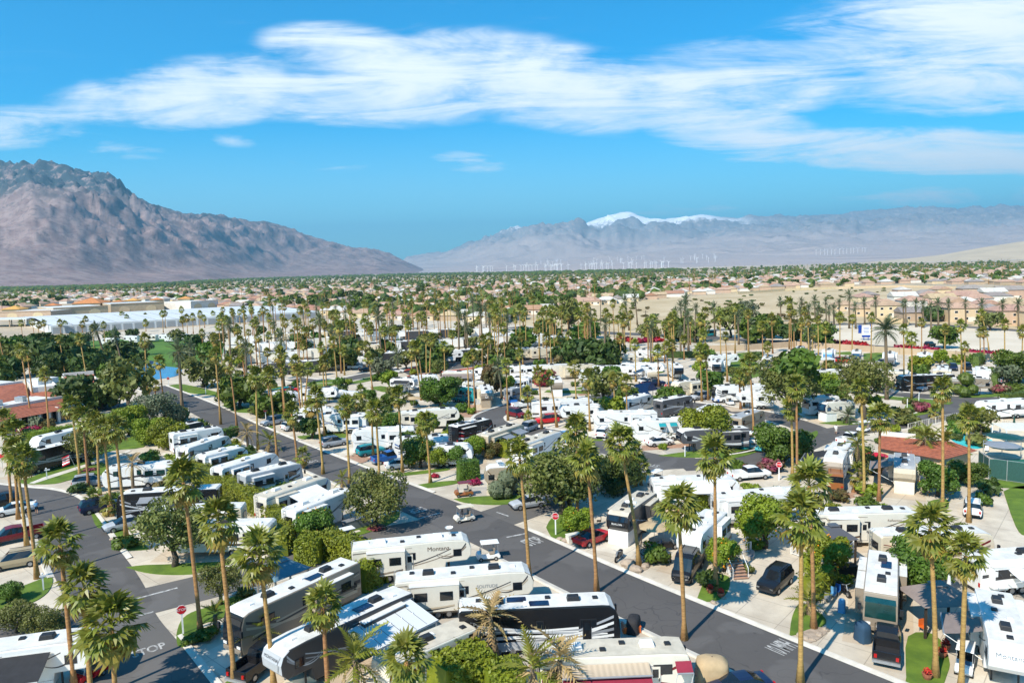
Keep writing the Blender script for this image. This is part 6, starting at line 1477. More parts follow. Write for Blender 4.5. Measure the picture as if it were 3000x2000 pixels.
for i in range(46):
    x, y = tg.uniform(660, 1720), tg.uniform(960, 1085); p = G(x, y).to_2d()
    if on_road(p, 2): continue
    r_ = tg.uniform(2.5, 4.6); k = tg.choice(('green', 'dark', 'olive', 'green')); T((x, y), proj((p.x, p.y, r_*.9)), r_, k, '%s small tree among the grove trailers' % {'green': 'green', 'dark': 'dark green', 'olive': 'olive'}[k], 0, 'small trees in the grove')
# ball topiary
def topiary(balls, label, m='leaf_dark'):
    p = G(*balls[0][:2]); root = thing('topiary', label, 'bush', (p.x, p.y, 0), 0)
    for x, y, r_, z in balls:
        q = G(x, y); bm_ = leaf_cloud([(0, 0, 0, .96)], 520, .10, m, int(x)); c = blob_core([(0, 0, 0, 1)], m, .96); k0 = len(bm_.v); bm_.v += c.v; bm_.f += [tuple(i+k0 for i in f) for f in c.f]; bm_.m += [0]*len(c.f)
        o = add('foliage_ball', bm_.mesh('ball'), root, (q.x-p.x, q.y-p.y, z)); o.scale = (r_, r_, r_)
        add('stem', MB().tube([(q.x-p.x, q.y-p.y, 0), (q.x-p.x, q.y-p.y, z)], .07, 5, 'bark').mesh('stem'), root)
topiary([(1457, 1462, 1.35, 1.3), (1488, 1455, 1.4, 2.5), (1485, 1462, .8, .9)], 'clipped grey-green ball bushes before the brown fifth wheel', 'leaf_grey')
topiary([(2828, 1158, 1.7, 3.6), (2806, 1158, 1.3, 1.5), (2825, 1164, 1.3, 1.2), (2850, 1160, 1.2, 1.5)], 'cluster of clipped green balls before the grey fifth wheel', 'leaf_green')
H = hedge
H([(957, 1622), (1010, 1640), (1085, 1668), (1150, 1700)], 2.6, 2.2, 'lime', 'long clipped yellow-green hedge behind the cream fifth wheels', 55)
H([(1060, 1735), (1110, 1700), (1150, 1690)], 2.6, 1.6, 'lime', 'short return of the clipped hedge above the silver-nosed trailer', 55)
H([(1165, 1760), (1230, 1810)], 1.8, 1.8, 'green', 'low rough hedge below the long cream fifth wheel', 55)
H([(560, 1395), (650, 1440), (740, 1490), (800, 1530), (830, 1580), (818, 1630)], 2.4, 2.6, 'lime', 'tall winding hedge between the two rows of trailers at left', 34)
H([(880, 1640), (940, 1640)], 2.6, 3.2, 'lime', 'rounded clipped hedge block beside the cross street', 50)
H([(70, 1300), (150, 1288), (215, 1276)], 2.2, 2.2, 'lime', 'long flat-topped hedge behind the dark green coach', 24)
H([(700, 1385), (745, 1372)], 2.4, 2.2, 'lime', 'green hedge block above the swirl-painted motorhome', 24); H([(640, 1330), (700, 1345)], 2.0, 2.0, 'green', 'green hedge strip between the plain white trailers', 22); H([(585, 1310), (640, 1290), (690, 1275)], 1.8, 1.6, 'green', 'hedge behind the flat-topped trailer', 20)
H([(618, 1388), (700, 1364)], 1.6, 1.3, 'lime', 'bright hedge between the plain white trailers and the swirl-painted motorhome', 22); H([(755, 1475), (835, 1446)], 1.6, 1.2, 'green', 'hedge strip along the white fifth wheel with black arc', 22); H([(545, 1342), (610, 1324)], 1.6, 1.3, 'lime', 'bright hedge below the flat-topped trailer', 20)
H([(830, 1462), (880, 1440)], 1.8, 1.4, 'green', 'low hedge between the beige-roofed and white fifth wheels', 22)
H([(955, 1268), (1010, 1268), (1080, 1255)], 2.2, 2.0, 'rust', 'red-tipped clipped hedge behind the silver suv', 16); H([(1120, 1240), (1180, 1235)], 2.0, 2.2, 'green', 'clipped green hedge below the grey-white fifth wheel', 16)
H([(1345, 1410), (1400, 1402)], 3.0, 2.0, 'green', 'tall squared hedge beside the brown fifth wheel', 24); H([(1320, 1280), (1360, 1290), (1400, 1300)], 1.4, 2.2, 'rust', 'low reddish hedge below the black and red coach', 18)
H([(1475, 1340), (1525, 1322)], 2.6, 2.4, 'lime', 'bright hedge block beside the porch steps trailer', 20); H([(1560, 1350), (1600, 1345)], 1.2, 1.2, 'lime', 'low bright hedge behind the brown fifth wheel', 20)
H([(2030, 1470), (2080, 1462), (2150, 1450)], 2.2, 1.8, 'lime', 'clipped hedge between the white fifth wheels at right', 22); H([(2020, 1500), (2060, 1490)], 2.0, 2.0, 'lime', 'hedge block behind the tall white fifth wheel', 22)
H([(2362, 1760), (2400, 1745), (2425, 1720)], 2.2, 1.6, 'lime', 'clipped hedge around the patio beside the taupe coach', 22); H([(2640, 1730), (2690, 1735), (2720, 1738)], 2.4, 1.4, 'green', 'hedge behind the wooden gazebo at right', 20)
H([(1290, 2040), (1350, 2010), (1430, 1990)], 2.6, 3.4, 'lime', 'thick flowering hedge at the bottom middle', 50); H([(1430, 2040), (1530, 2030)], 2.2, 3.0, 'lime', 'hedge with orange blossoms at the bottom edge', 50)
H([(2940, 1190), (3010, 1180)], 2.6, 2.4, 'green', 'hedge before the white trailer at the pool fence', 12); H([(2912, 1130), (2925, 1110)], 2.6, 1.6, 'green', 'tall hedge at the end of the grey fifth wheel', 12); H([(2858, 1075), (2872, 1062)], 3.0, 2.0, 'green', 'tall hedge right of the black suv', 12)
H([(650, 1142), (685, 1140)], 3.0, 3.0, 'lime', 'bright squared hedge at the corner of main street', 10); H([(2480, 1365), (2540, 1350)], 2.4, 2.0, 'dark', 'dark hedge behind the fifth wheel facing us near the pool', 14)
H([(1720, 1058), (1800, 1052)], 2.2, 2.2, 'lime', 'clipped hedge before the long cream motorhome', 8); H([(1940, 1048), (2060, 1048)], 2.2, 2.2, 'dark', 'dark hedge at the end of the avenue', 8); H([(2300, 1062), (2380, 1060)], 2.0, 2.2, 'green', 'green hedge before the far wall trailers', 8)
BU = [((562, 1884), .9, .8, 'green', 'left one of two round bushes on the stop sign lawn bed'), ((605, 1868), 1.15, 1.0, 'green', 'right one of two round bushes on the stop sign lawn bed'), ((370, 1602), 1.7, 1.3, 'green', 'round bush at the foot of the fifth palm'), 
      ((85, 1272), 2.4, 1.8, 'red', 'dark red flowering bush before the clubhouse'), ((140, 1258), 1.8, 2.4, 'rust', 'reddish shrub before the clubhouse'), ((110, 1258), 1.8, 3.0, 'grey', 'tall grey cactus clump before the clubhouse'), ((230, 1442), 1.6, 1.4, 'dark', 'dark bush beside the silver suv at left'), ((345, 1470), 1.5, 1.6, 'green', 'bush between palms and black coach'), ((345, 1475), 1.2, 1.2, 'lime', 'bright shrub beside the black coach'), ((570, 1390), 1.6, 2.0, 'pink', 'pink flowering bush behind the left trailers'),
      ((2205, 1395), 1.9, 1.7, 'pink', 'pink oleander bush beside the right stop sign') , ((2258, 1380), 2.2, 1.9, 'pink', 'larger pink oleander bush beside the right stop sign'), ((2702, 1206), 2.2, 2.2, 'pink', 'round pink-flowering bush on the corner lawn'), ((2930, 1150), 2.6, 1.8, 'pink', 'pink-flowering bush beside the topiary'), ((2972, 1148), 2.4, 2.2, 'green', 'green mound right of the topiary'), ((2660, 1245), 2.6, 2.0, 'olive', 'spreading desert shrub beside the pool street'), ((2640, 1225), 2.4, 2.4, 'olive', 'low shrub palm bush near the pool street'),
      ((2960, 1680), 2.6, 1.8, 'red', 'magenta bougainvillea at the right edge'), ((1105, 1548), 1.3, .35, 'pink', 'ring of pink flowers under the olive tree'), ((262, 1378), 1.3, .4, 'pink', 'pink flower patch on the left lawn'), ((1390, 1418), 1.2, .8, 'red', 'red flowers beside the squared hedge'), ((1275, 1398), .8, .6, 'red', 'red flowers on the driveway edge'), ((870, 1262), 1.3, 1.6, 'dark', 'dark spiky bush beside the white suv'), ((1430, 1990), 1.4, 1.8, 'lime', 'bush before the dry feather palm'),
      ((690, 1770), .8, .6, 'green', 'low shrub at the cross street lawn'), ((720, 1745), 1.0, .9, 'olive', 'shrub at the stop sign lawn end'), ((775, 1700), 1.4, 1.8, 'green', 'shrub beside the patio roof at left') , ((2010, 1215), 1.2, .8, 'lime', 'low shrub below the citrus'), ((2115, 1100), 2.0, 1.2, 'olive', 'low shrubs below the smiling nose trailer'), ((2600, 1072), 1.6, 1.5, 'green', 'round shrub right of the white suv'), ((2400, 1150), 3.0, 2.4, 'dark', 'dark bush left of the blue-windowed fifth wheel'), ((1330, 1240), 2.2, 2.4, 'green', 'leafy bush left of the black and red coach'), ((1310, 1242), 2.0, 2.0, 'green', 'second leafy bush left of the black coach')]
for px, r_, h_, k, lab in BU: bush(px, r_, h_, k, lab)
# magenta hedge along the far wall
for i, (x, y) in enumerate([(2440, 1012), (2470, 1014), (2500, 1016), (2530, 1019), (2640, 1028), (2665, 1030), (2690, 1032), (2715, 1034), (2735, 1036), (2845, 1043), (2870, 1045), (2895, 1047), (2920, 1049)]):
    bush((x, y), 2.6, 2.3, 'red', 'magenta bougainvillea bush on the far wall, %s' % ('left stretch' if x < 2600 else 'middle stretch' if x < 2800 else 'right stretch'), 'bougainvillea along the far wall', 0)
for i, (x, y) in enumerate([(1818, 998), (1835, 1000), (1850, 1003), (1872, 1005), (1890, 1003), (1915, 1002), (1930, 1001)]):
    bush((x, y), 2.4, 2.0, 'red', 'bright red flower bush at the park entrance sign', 'red bushes at the park entrance', 0)
# scrub on the desert
dr = random.Random(77)
for i in range(190):
    x, y = dr.uniform(1640, 2620), dr.uniform(840, 950)
    if y < 904-(x-1700)*.082 or (x > 2480 and y > 862): continue
    bush((x, y), dr.uniform(1.3, 3.0), dr.uniform(1.0, 2.2), dr.choice(('olive', 'rust', 'dark', 'olive')), 'dry desert scrub bush on the open sand', 'scrub on the open sand', 0, 'desert_shrub')

# low planting between the trailers of the middle of the park
occ = [(Vector((o.location.x, o.location.y)), o.rotation_euler.z, o.name) for o in bpy.data.objects if o.parent is None and o.get('category') in ('motorhome', 'trailer', 'car', 'truck', 'van', 'golf cart')]
def clear_of(p, mrg):
    for q, a, nm in occ:
        d = p-q; c, s = math.cos(a), math.sin(a); lx, ly = abs(d.x*c+d.y*s), abs(-d.x*s+d.y*c); big = 'trailer' in nm or 'home' in nm
        if lx < (6.3 if big else 2.5)+mrg and ly < (1.9 if big else 1.0)+mrg: return False
    return True
pr = random.Random(31)
for x0_, x1_, y0_, y1_, n, zone in [(640, 1250, 1090, 1330, 64, 'between the trailers right of main street'), (1250, 1900, 1090, 1330, 62, 'between the trailers in the middle of the park'), (1900, 2900, 1050, 1330, 72, 'between the trailers at right'), (430, 800, 1240, 1480, 34, 'between the trailers left of main street'), (700, 1700, 970, 1090, 36, 'among the trailers of the grove'), (1900, 2900, 1380, 1750, 26, 'between the big trailers at lower right')]:
    k = 0
    for _ in range(n*9):
        if k >= n: break
        x, y = pr.uniform(x0_, x1_), pr.uniform(y0_, y1_); p = G(x, y).to_2d(); r_ = pr.uniform(.9, 2.0) if y > 1090 else pr.uniform(1.6, 3.2)
        if on_road(p, r_+.6) or not clear_of(p, r_*.75): continue
        k += 1; kind = pr.choice(('green', 'lime', 'green', 'dark', 'olive', 'rust', 'lime')); occ.append((p, 0, 'x'))
        bush((x, y), r_, r_*pr.uniform(.8, 1.5), kind, '%s shrub %s' % ({'green': 'green', 'lime': 'bright green', 'dark': 'dark green', 'olive': 'olive green', 'rust': 'reddish'}[kind], zone), 'shrubs '+zone, 1 if y > 1090 else 0, 'shrub')
for i in range(70):
    x, y = pr.uniform(640, 2950), pr.uniform(1080, 1330); p = G(x, y).to_2d()
    if on_road(p, 2.2) or not clear_of(p, 1.0): continue
    a = pr.uniform(0, 3.1); w, l = pr.uniform(1.2, 2.4), pr.uniform(3, 7); c, s = math.cos(a), math.sin(a)
    sheet('lawn', [p+Vector((c*l*u-s*w*v, s*l*u+c*w*v)) for u, v in ((-1, -.7), (-.6, -1), (.6, -1), (1, -.7), (1, .7), (.6, 1), (-.6, 1), (-1, .7))], .04+i*.0004, 'grass')
# ---------------------------------------------------------------- buildings of the park
def v3(p, z): return (p.x, p.y, z)
def slab(b, pts, m): b.face([tuple(p) for p in pts], m)
def wall_between(b, p, q, z0, z1, m, t=.25):
    p, q = Vector((p[0], p[1])), Vector((q[0], q[1])); d = q-p; c = (p+q)/2
    b.box((c.x, c.y, (z0+z1)/2), (d.length, t, z1-z0), m, math.atan2(d.y, d.x))
def tile_courses(root, A, B, Cc, D, m, n, name='tile_course'):
    """roof slope from eave A-B up to ridge D-C laid in overlapping courses of tiles"""
    A, B, Cc, D = map(Vector, (A, B, Cc, D)); nrm = (B-A).cross(D-A).normalized()
    if nrm.z < 0: nrm = -nrm
    for i in range(n):
        t0, t1 = i/n, (i+1)/n+.02
        a, b_ = A.lerp(D, t0), B.lerp(Cc, t0); c, d = B.lerp(Cc, min(1, t1)), A.lerp(D, min(1, t1))
        e = nrm*.07; mb = MB()
        mb.face([a+e, b_+e, c+nrm*.012, d+nrm*.012], m); mb.face([a, b_, b_+e, a+e], m)
        add(name, mb.mesh('tiles'), root)
# clubhouse at left
E1, E2 = G(51, 1226, 2.7), G(186, 1200, 2.7); dv = (E1-E2); E0 = E1+dv*.9
T1, T2 = G(27, 1193, 3.9), G(184, 1167, 3.9); T0 = T1+dv*.9
cl_root = thing('clubhouse', 'low white clubhouse with red tile roofs at the left edge', 'building', (0, 0, 0))
rf = add('tile_roof', (lambda b: (b.face([E0, E2, T2, T0], 'tile_red'), b.mesh('roof'))[1])(MB()), cl_root)
tile_courses(rf, E0, E2, T2, T0, 'tile_red', 9)
b = MB(); back = Vector((-dv.y, dv.x, 0)).normalized(); back = back if back.y > 0 else -back
wall_between(b, T0+back*.2, T2+back*.2, 0, 4.5, 'stucco_white', .35)
add('parapet', b.mesh('parapet'), cl_root)
W0, W2p = E0+back*1.6, E2+back*1.6
b = MB(); wall_between(b, W0, W2p, 0, 2.85, 'stucco_white'); add('wall', b.mesh('wall'), cl_root)
b = MB(); wall_between(b, E2+back*1.6, E2+back*20, 0, 3.2, 'stucco_white'); add('wall', b.mesh('wall'), cl_root)
for i in range(9):
    p = E0.lerp(E2, .08+i*.11)+back*.7
    add('column', MB().box((p.x, p.y, 1.35), (.5, .5, 2.7), 'stucco_white', math.atan2(dv.y, dv.x)).mesh('column'), cl_root)
    q = E0.lerp(E2, .135+i*.11)+back*1.42
    add('window', MB().box((q.x, q.y, 1.4), (2.0, .06, 2.3), 'glass', math.atan2(dv.y, dv.x)).mesh('window'), cl_root)
b = MB(); p0, p1 = T0+back*.4, T2+back*.4; b.face([v3(p0, 4.0), v3(p1, 4.0), v3(p1+back*10, 4.0), v3(p0+back*10, 4.0)], 'roof_white'); add('flat_roof', b.mesh('roof'), cl_root)
for t in (.15, .45, .7): 
    q = T0.lerp(T2, t)+back*5; add('air_conditioner', MB().box((q.x, q.y, 4.55), (1.8, 1.4, 1.1), 'metal').mesh('ac', .05), cl_root)
r_pts = [G(-60, 1197, 3.9), G(86, 1164, 3.9), G(68, 1121, 6.0), G(-60, 1138, 6.0)]
b = MB(); slab(b, r_pts, 'tile_red'); slab(b, [r_pts[1], r_pts[1]+back*16, r_pts[2]], 'tile_red'); rr_ = add('tile_roof', b.mesh('roof'), cl_root); tile_courses(rr_, *r_pts, 'tile_red', 10)
b = MB(); wall_between(b, r_pts[3]+back*.3, r_pts[2]+back*.3, 0, 6.5, 'stucco_white', .5); add('parapet', b.mesh('wall'), cl_root)
b = MB(); b.face([v3(r_pts[3]+back*.5, 6.2), v3(r_pts[2]+back*.5, 6.2), v3(r_pts[2]+back*12, 6.2), v3(r_pts[3]+back*12, 6.2)], 'roof_white'); add('flat_roof', b.mesh('roof'), cl_root)
blk = [G(96, 1139, 5.4), G(166, 1132, 5.4), G(140, 1108, 5.4), G(73, 1113, 5.4)]; cb = sum(blk, Vector())/4
b = MB(); b.face(blk, 'roof_white'); add('flat_roof', b.mesh('roof'), cl_root)
b = MB()
for i in range(4): wall_between(b, blk[i], blk[(i+1) % 4], 4.2, 5.7, 'stucco_white', .3)
add('roof_block', b.mesh('block'), cl_root)
for i in range(4):
    a_, c_ = blk[i], blk[(i+1) % 4]; oa, oc = a_+(a_-cb).normalized()*4.5, c_+(c_-cb).normalized()*4.5
    b = MB(); b.face([v3(oa, 3.4), v3(oc, 3.4), v3(c_, 4.6), v3(a_, 4.6)], 'tile_red'); add('tile_roof', b.mesh('roof'), cl_root)
    b = MB(); wall_between(b, a_+(a_-cb).normalized()*4, c_+(c_-cb).normalized()*4, 0, 3.4, 'stucco_white', .3); add('wall', b.mesh('wall'), cl_root)
add('roof_hatch', MB().box((cb.x+1, cb.y, 6.0), (5, 3, 1.2), 'roof_white', math.atan2(dv.y, dv.x)).mesh('block'), cl_root)
# second tiled wing
a0, a1 = G(195, 1137, 3.2), G(285, 1128, 3.2); bk = (a1-a0).cross(Vector((0, 0, 1))).normalized(); bk = bk if bk.y > 0 else -bk
w2 = thing('clubhouse_wing', 'small red-tiled wing with white parapet behind the clubhouse palms', 'building', (0, 0, 0))
b = MB(); slab(b, [v3(a0, 3.2), v3(a1, 3.2), v3(a1+bk*6, 5.4), v3(a0+bk*6, 5.4)], 'tile_red'); r2_ = add('tile_roof', b.mesh('roof'), w2); tile_courses(r2_, v3(a0, 3.2), v3(a1, 3.2), v3(a1+bk*6, 5.4), v3(a0+bk*6, 5.4), 'tile_red', 6)
b = MB(); wall_between(b, a0+bk*6.2, a1+bk*6.2, 0, 6.3, 'stucco_white', .4); add('parapet', b.mesh('wall'), w2)
b = MB(); wall_between(b, a0+bk*1, a1+bk*1, 0, 3.3, 'stucco_white'); wall_between(b, a1+bk*1, a1+bk*12, 0, 5, 'stucco_white'); wall_between(b, a0+bk*1, a0+bk*12, 0, 5, 'stucco_white'); add('wall', b.mesh('wall'), w2)
b = MB(); b.face([v3(a0+bk*6.4, 5.6), v3(a1+bk*6.4, 5.6), v3(a1+bk*12, 5.6), v3(a0+bk*12, 5.6)], 'roof_white'); add('flat_roof', b.mesh('roof'), w2)
# pool house at right
pe0, pe1, pe2 = G(2572, 1312, 2.6), G(2763, 1347, 2.6), G(2864, 1320, 2.6); pr0, pr1 = G(2580, 1276, 3.6), G(2788, 1294, 3.6)
ph = thing('pool_house', 'pool building with weathered red tile roof beside the swimming pool', 'building', (0, 0, 0))
b = MB(); slab(b, [pe0, pe1, pr1, pr0], 'tile_red'); slab(b, [pe1, pe2, pr1], 'tile_red'); rf = add('tile_roof', b.mesh('roof'), ph)
tile_courses(rf, pe0, pe1, pr1, pr0, 'tile_red', 11); tile_courses(rf, pe1, pe2, Vector(pr1)+Vector((.02, 0, 0)), pr1, 'tile_red', 9)
b = MB(); s_ = (pr0-pe0); s_.z = 0; s_.normalize()
wall_between(b, pe0+s_*.8, pe1+s_*.8, 0, 2.7, 'stucco_cream'); wall_between(b, pe1+s_*.8+Vector((-.1, 0, 0)), pe2+Vector((-1, .2, 0)), 0, 2.5, 'stucco_cream'); add('wall', b.mesh('wall'), ph)
b = MB(); wall_between(b, pr0+s_*.4, pr0.lerp(pr1, .5)+s_*.4, 0, 4.2, 'stucco_white', .35); wall_between(b, pr0.lerp(pr1, .5)+s_*.4, pr1+s_*.4, 0, 3.55, 'stucco_cream', .35); add('parapet', b.mesh('parapet'), ph)
for t in (.62, .75): 
    q = pe0.lerp(pe1, t)+s_*.62; add('window', MB().box((q.x, q.y, 1.4), (1.4, .1, 1.1), 'glass', math.atan2((pe1-pe0).y, (pe1-pe0).x)).mesh('window'), ph)
# pool, deck, fences, tennis court
sheet('pool_deck', W2([(2690, 1268), (2760, 1243), (2850, 1229), (3050, 1252), (3080, 1330), (2990, 1345), (2900, 1338), (2800, 1312)]), .10, 'pool_deck', thick=.1)
pool_pts = smooth_line(W2([(2779, 1283), (2800, 1274), (2840, 1275), (2880, 1283), (2908, 1292), (2892, 1307), (2865, 1316), (2835, 1312), (2800, 1299), (2779, 1283)]), 4)[:-1]
sheet('swimming_pool', pool_pts, .13, 'pool_water')
sheet('tennis_court', W2([(2866, 1378), (2896, 1402), (3080, 1430), (3080, 1345), (2990, 1345), (2905, 1345)]), .03, 'court_green')
def fence(pts, h, m, label, name='fence', step=2.4, bars=0, panel=None, cat='fence'):
    P = [G(*p) for p in pts]; root = thing(name, label, cat, (0, 0, 0))
    for a, c in zip(P, P[1:]):
        d = c-a; n = max(1, round(d.length/step)); an = math.atan2(d.y, d.x)
        for i in range(n+1):
            q = a+d*i/n; add('post', cached(('post', h, m), lambda: MB().box((0, 0, h/2), (.09, .09, h), m).mesh('post')), root, (q.x, q.y, 0), an)
        for z in (.15, h-.05):
            q = (a+c)/2; add('rail', MB().box((0, 0, 0), (d.length, .05, .06), m).mesh('rail'), root, (q.x, q.y, z), an)
        if bars:
            k = int(d.length/bars); bm_ = cached(('bar', h, m), lambda: MB().box((0, 0, h/2), (.03, .03, h-.15), m).mesh('bar'))
            for i in range(k):
                q = a+d*(i+.5)/k; add('bar', bm_, root, (q.x, q.y, 0), an)
        if panel:
            for i in range(n):
                q = a+d*(i+.5)/n; add('mesh_panel', cached(('fpan', h, panel, round(d.length/n, 1)), lambda: MB().box((0, 0, h/2), (d.length/n-.12, .03, h-.3), panel).mesh('panel')), root, (q.x, q.y, 0), an)
    return root
mat('mesh_green', (.03, .10, .085), .8, .3, 6)
fence([(2866, 1378), (2896, 1402), (3060, 1426)], 2.9, 'metal', 'tall green windscreen fence of the tennis court', panel='mesh_green')
fence([(2866, 1240), (3010, 1268)], 1.6, 'offwhite', 'white bar fence behind the pool', bars=.35)
fence([(2660, 1262), (2760, 1236), (2850, 1222)], 1.3, 'offwhite', 'low pale fence along the street beside the pool', bars=.5)
fence([(2880, 1335), (2990, 1342)], 2.4, 'metal', 'thin chain fence between pool and tennis court', panel=None)
fence([(2318, 1622), (2365, 1640)], 1.3, 'white', 'white picket fence left of the clipped round tree', bars=.28); fence([(2470, 1645), (2500, 1620)], 1.3, 'white', 'white picket fence right of the clipped round tree', bars=.28)
fence([(1880, 1590), (1870, 1620), (1920, 1650), (1965, 1648)], 1.0, 'wood_dark', 'low dark fence around the bicycles', bars=.4)
fence([(2140, 1655), (2160, 1625), (2200, 1615)], 1.1, 'white', 'white porch railing by the brick steps', bars=.3)
# long wall on the park's far side
b = MB(); PW = [G(2330, 1016), G(2560, 1032), G(2800, 1048), G(3100, 1072)]
far_wall = thing('garden_wall', 'long low tan wall below the magenta bougainvillea', 'wall', (0, 0, 0))
for a, c in zip(PW, PW[1:]):
    b = MB(); wall_between(b, a, c, 0, 2.0, 'stucco_tan', .3); add('wall_section', b.mesh('wall'), far_wall)
    d = c-a; n = int(d.length/6)
    for i in range(n): q = a+d*i/n; add('pier', cached('pier', lambda: MB().box((0, 0, 1.08), (.45, .45, 2.16), 'stucco_tan').mesh('pier')), far_wall, (q.x, q.y, 0))
PW2 = [G(2060, 1030), G(2180, 1026), G(2330, 1016)]
b = MB()
fw2 = thing('garden_wall', 'tan wall behind the trailers below the boulevard trees', 'wall', (0, 0, 0))
for a, c in zip(PW2, PW2[1:]): b = MB(); wall_between(b, a, c, 0, 2.0, 'stucco_tan', .3); add('wall_section', b.mesh('wall'), fw2)

# ---------------------------------------------------------------- small things in the park
def stop_sign(base, label, face=None, h=2.3):
    p = G(*base); to = Vector((-p.x, -p.y)); rz = math.atan2(to.y, to.x)+math.pi/2
    r_ = thing('stop_sign', label, 'sign', (p.x, p.y, 0), rz)
    add('post', cached('sspost', lambda: MB().box((0, .04, 1.05), (.14, .1, 2.1), 'white').mesh('post')), r_)
    o = [(.42*math.cos(R(22.5+45*i)), .42*math.sin(R(22.5+45*i))) for i in range(8)]
    def oct_(k, y0, y1, m): return MB().prism([(x*k, z*k) for x, z in o], y0, y1, m).mesh('plate')
    add('border', cached('ssw', lambda: oct_(1.0, -.03, .0, 'sign_white')), r_, (0, 0, h-.1)); add('plate', cached('ssr', lambda: oct_(.92, -.036, -.02, 'sign_red')), r_, (0, 0, h-.1))
    add('lettering', cached('sst', lambda: text_mesh('STOP', .3, 'sign_white')), r_, (0, -.045, h-.1), (R(90), 0, 0))
stop_sign((537, 1858), 'red stop sign on a white post on the lower left lawn'); stop_sign((1628, 1567), 'red stop sign at the corner left of the red sports car'); stop_sign((2282, 1406), 'red stop sign beside the pink oleanders'); stop_sign((779, 1232), 'far red stop sign before the silver suv'); stop_sign((494, 1131), 'farthest red stop sign near the pond'); stop_sign((1951, 1157), 'small red stop sign beside the solar rack street')
def sign_post(base, label, h=1.7, m='white', arm=True):
    p = G(*base); r_ = thing('sign_post', label, 'post', (p.x, p.y, 0), .6)
    add('post', cached(('spost', h, m), lambda: MB().box((0, 0, h/2), (.13, .13, h), m).mesh('post')), r_)
    add('cap', cached(('scap', m), lambda: MB().lathe([(.12, 0), (.1, .06), (.01, .12)], 6, m).mesh('cap')), r_, (0, 0, h))
    if arm: add('name_board', cached(('sarm', m), lambda: MB().box((0, 0, 0), (.7, .05, .18), m).mesh('board')), r_, (.1, -.09, h-.2))
for q, lab in [((128, 1729), 'white name post on the left edge lawn'), ((138, 1404), 'white name post on the lawn near the flag'), ((1174, 1522), 'pale blue post at the olive tree corner'), ((2692, 1174), 'white post at the corner of the right lawn'), ((2658, 1194), 'white post beside the sky blue trailer end'), ((2007, 1338), 'white post on the lawn beneath the white sedan'), ((554, 1218), 'white post beside the grey-green mounded tree'), ((603, 1155), 'white lamp post at the corner flower bed'), ((778, 1195), 'white post behind the far stop sign'), ((1490, 1372), 'white post with flat cap behind the hedge')]:
    sign_post(q, lab, arm='name' in lab)
def box_thing(name, base, dims, m, label, cat, rz=.4, top=.97, bev=.05, extra=None):
    p = G(*base); r_ = thing(name, label, cat, (p.x, p.y, 0), rz)
    add('body', MB().box((0, 0, dims[2]/2), dims, m, 0, top).mesh('body', bev), r_)
    add('lid', MB().box((0, 0, dims[2]+.03), (dims[0]*1.02, dims[1]*1.02, .07), m).mesh('lid', .02), r_)
    return r_
box_thing('utility_box', (2182, 1314), (1.5, 1.1, 1.1), 'teal', 'pale green utility box beside the cream golf cart', 'box'); box_thing('utility_box', (706, 1652), (1.3, .9, .9), 'offwhite', 'pale utility box behind the leaning olive tree', 'box')
box_thing('storage_box', (1680, 1585), (1.6, .8, .8), 'offwhite', 'pale stone bench box beside the red sports car', 'box')
box_thing('storage_box', (880, 1995), (2.2, 1.2, .5), 'cream', 'tan storage box below the silver nose at the bottom', 'box')
box_thing('outdoor_kitchen', (1045, 1545), (3.4, 1.0, 1.1), 'grey', 'grey stone barbecue counter left of the olive tree', 'counter', .75); box_thing('outdoor_kitchen', (2470, 1690), (2.6, .9, 1.1), 'wood_dark', 'dark barbecue counter on the patio by the taupe coach', 'counter', .1)
def covered(base, dims, m, label, name='covered_grill', cat='cover', seed=1):
    """thing under a draped cover: folds run down from a rounded top"""
    p = G(*base); r_ = random.Random(seed); b = MB(); n = 20; lev = [(0, 1.12), (.35, 1.04), (.7, 1.0), (.88, .93), (1.0, .6), (1.03, .05)]
    for z, k in lev:
        for i in range(n):
            a = 2*math.pi*i/n; q = k*(1+(.06*math.sin(i*2.9+seed))*(1-z*.7)); c, s = math.cos(a), math.sin(a); e = .55
            x = math.copysign(abs(c)**e, c)*dims[0]/2*q; y = math.copysign(abs(s)**e, s)*dims[1]/2*q
            b.v.append((x, y, z*dims[2]))
    mi = b.mi(m)
    for j in range(len(lev)-1):
        for i in range(n): w = (i+1) % n; b.f.append((j*n+i, j*n+w, (j+1)*n+w, (j+1)*n+i)); b.m.append(mi)
    o = thing(name, label, cat, (p.x, p.y, 0), seed*.6); add('cover', b.mesh('cover', smooth=True), o)
covered((2527, 1875), (1.15, .95, 1.5), 'canvas_blue', 'dark blue covered grill beside the black pickup', seed=3)
covered((2086, 1998), (2.3, 1.7, 1.9), 'canvas_tan', 'tan draped cover at the bottom beside the street', 'covered_cart', seed=5)
covered((1856, 1845), (1.7, 1.0, 1.2), 'canvas_black', 'black and orange cover beside the striped black coach', 'covered_cart', seed=2)
covered((2375, 1195), (2.6, 2.0, 2.0), 'beige', 'pale covered cart left of the white base skirt', 'covered_cart', seed=4)
box_thing('orange_bin', (1850, 1850), (1.5, .6, .5), 'orange', 'orange bin at the coach front by the street', 'bin', .1)
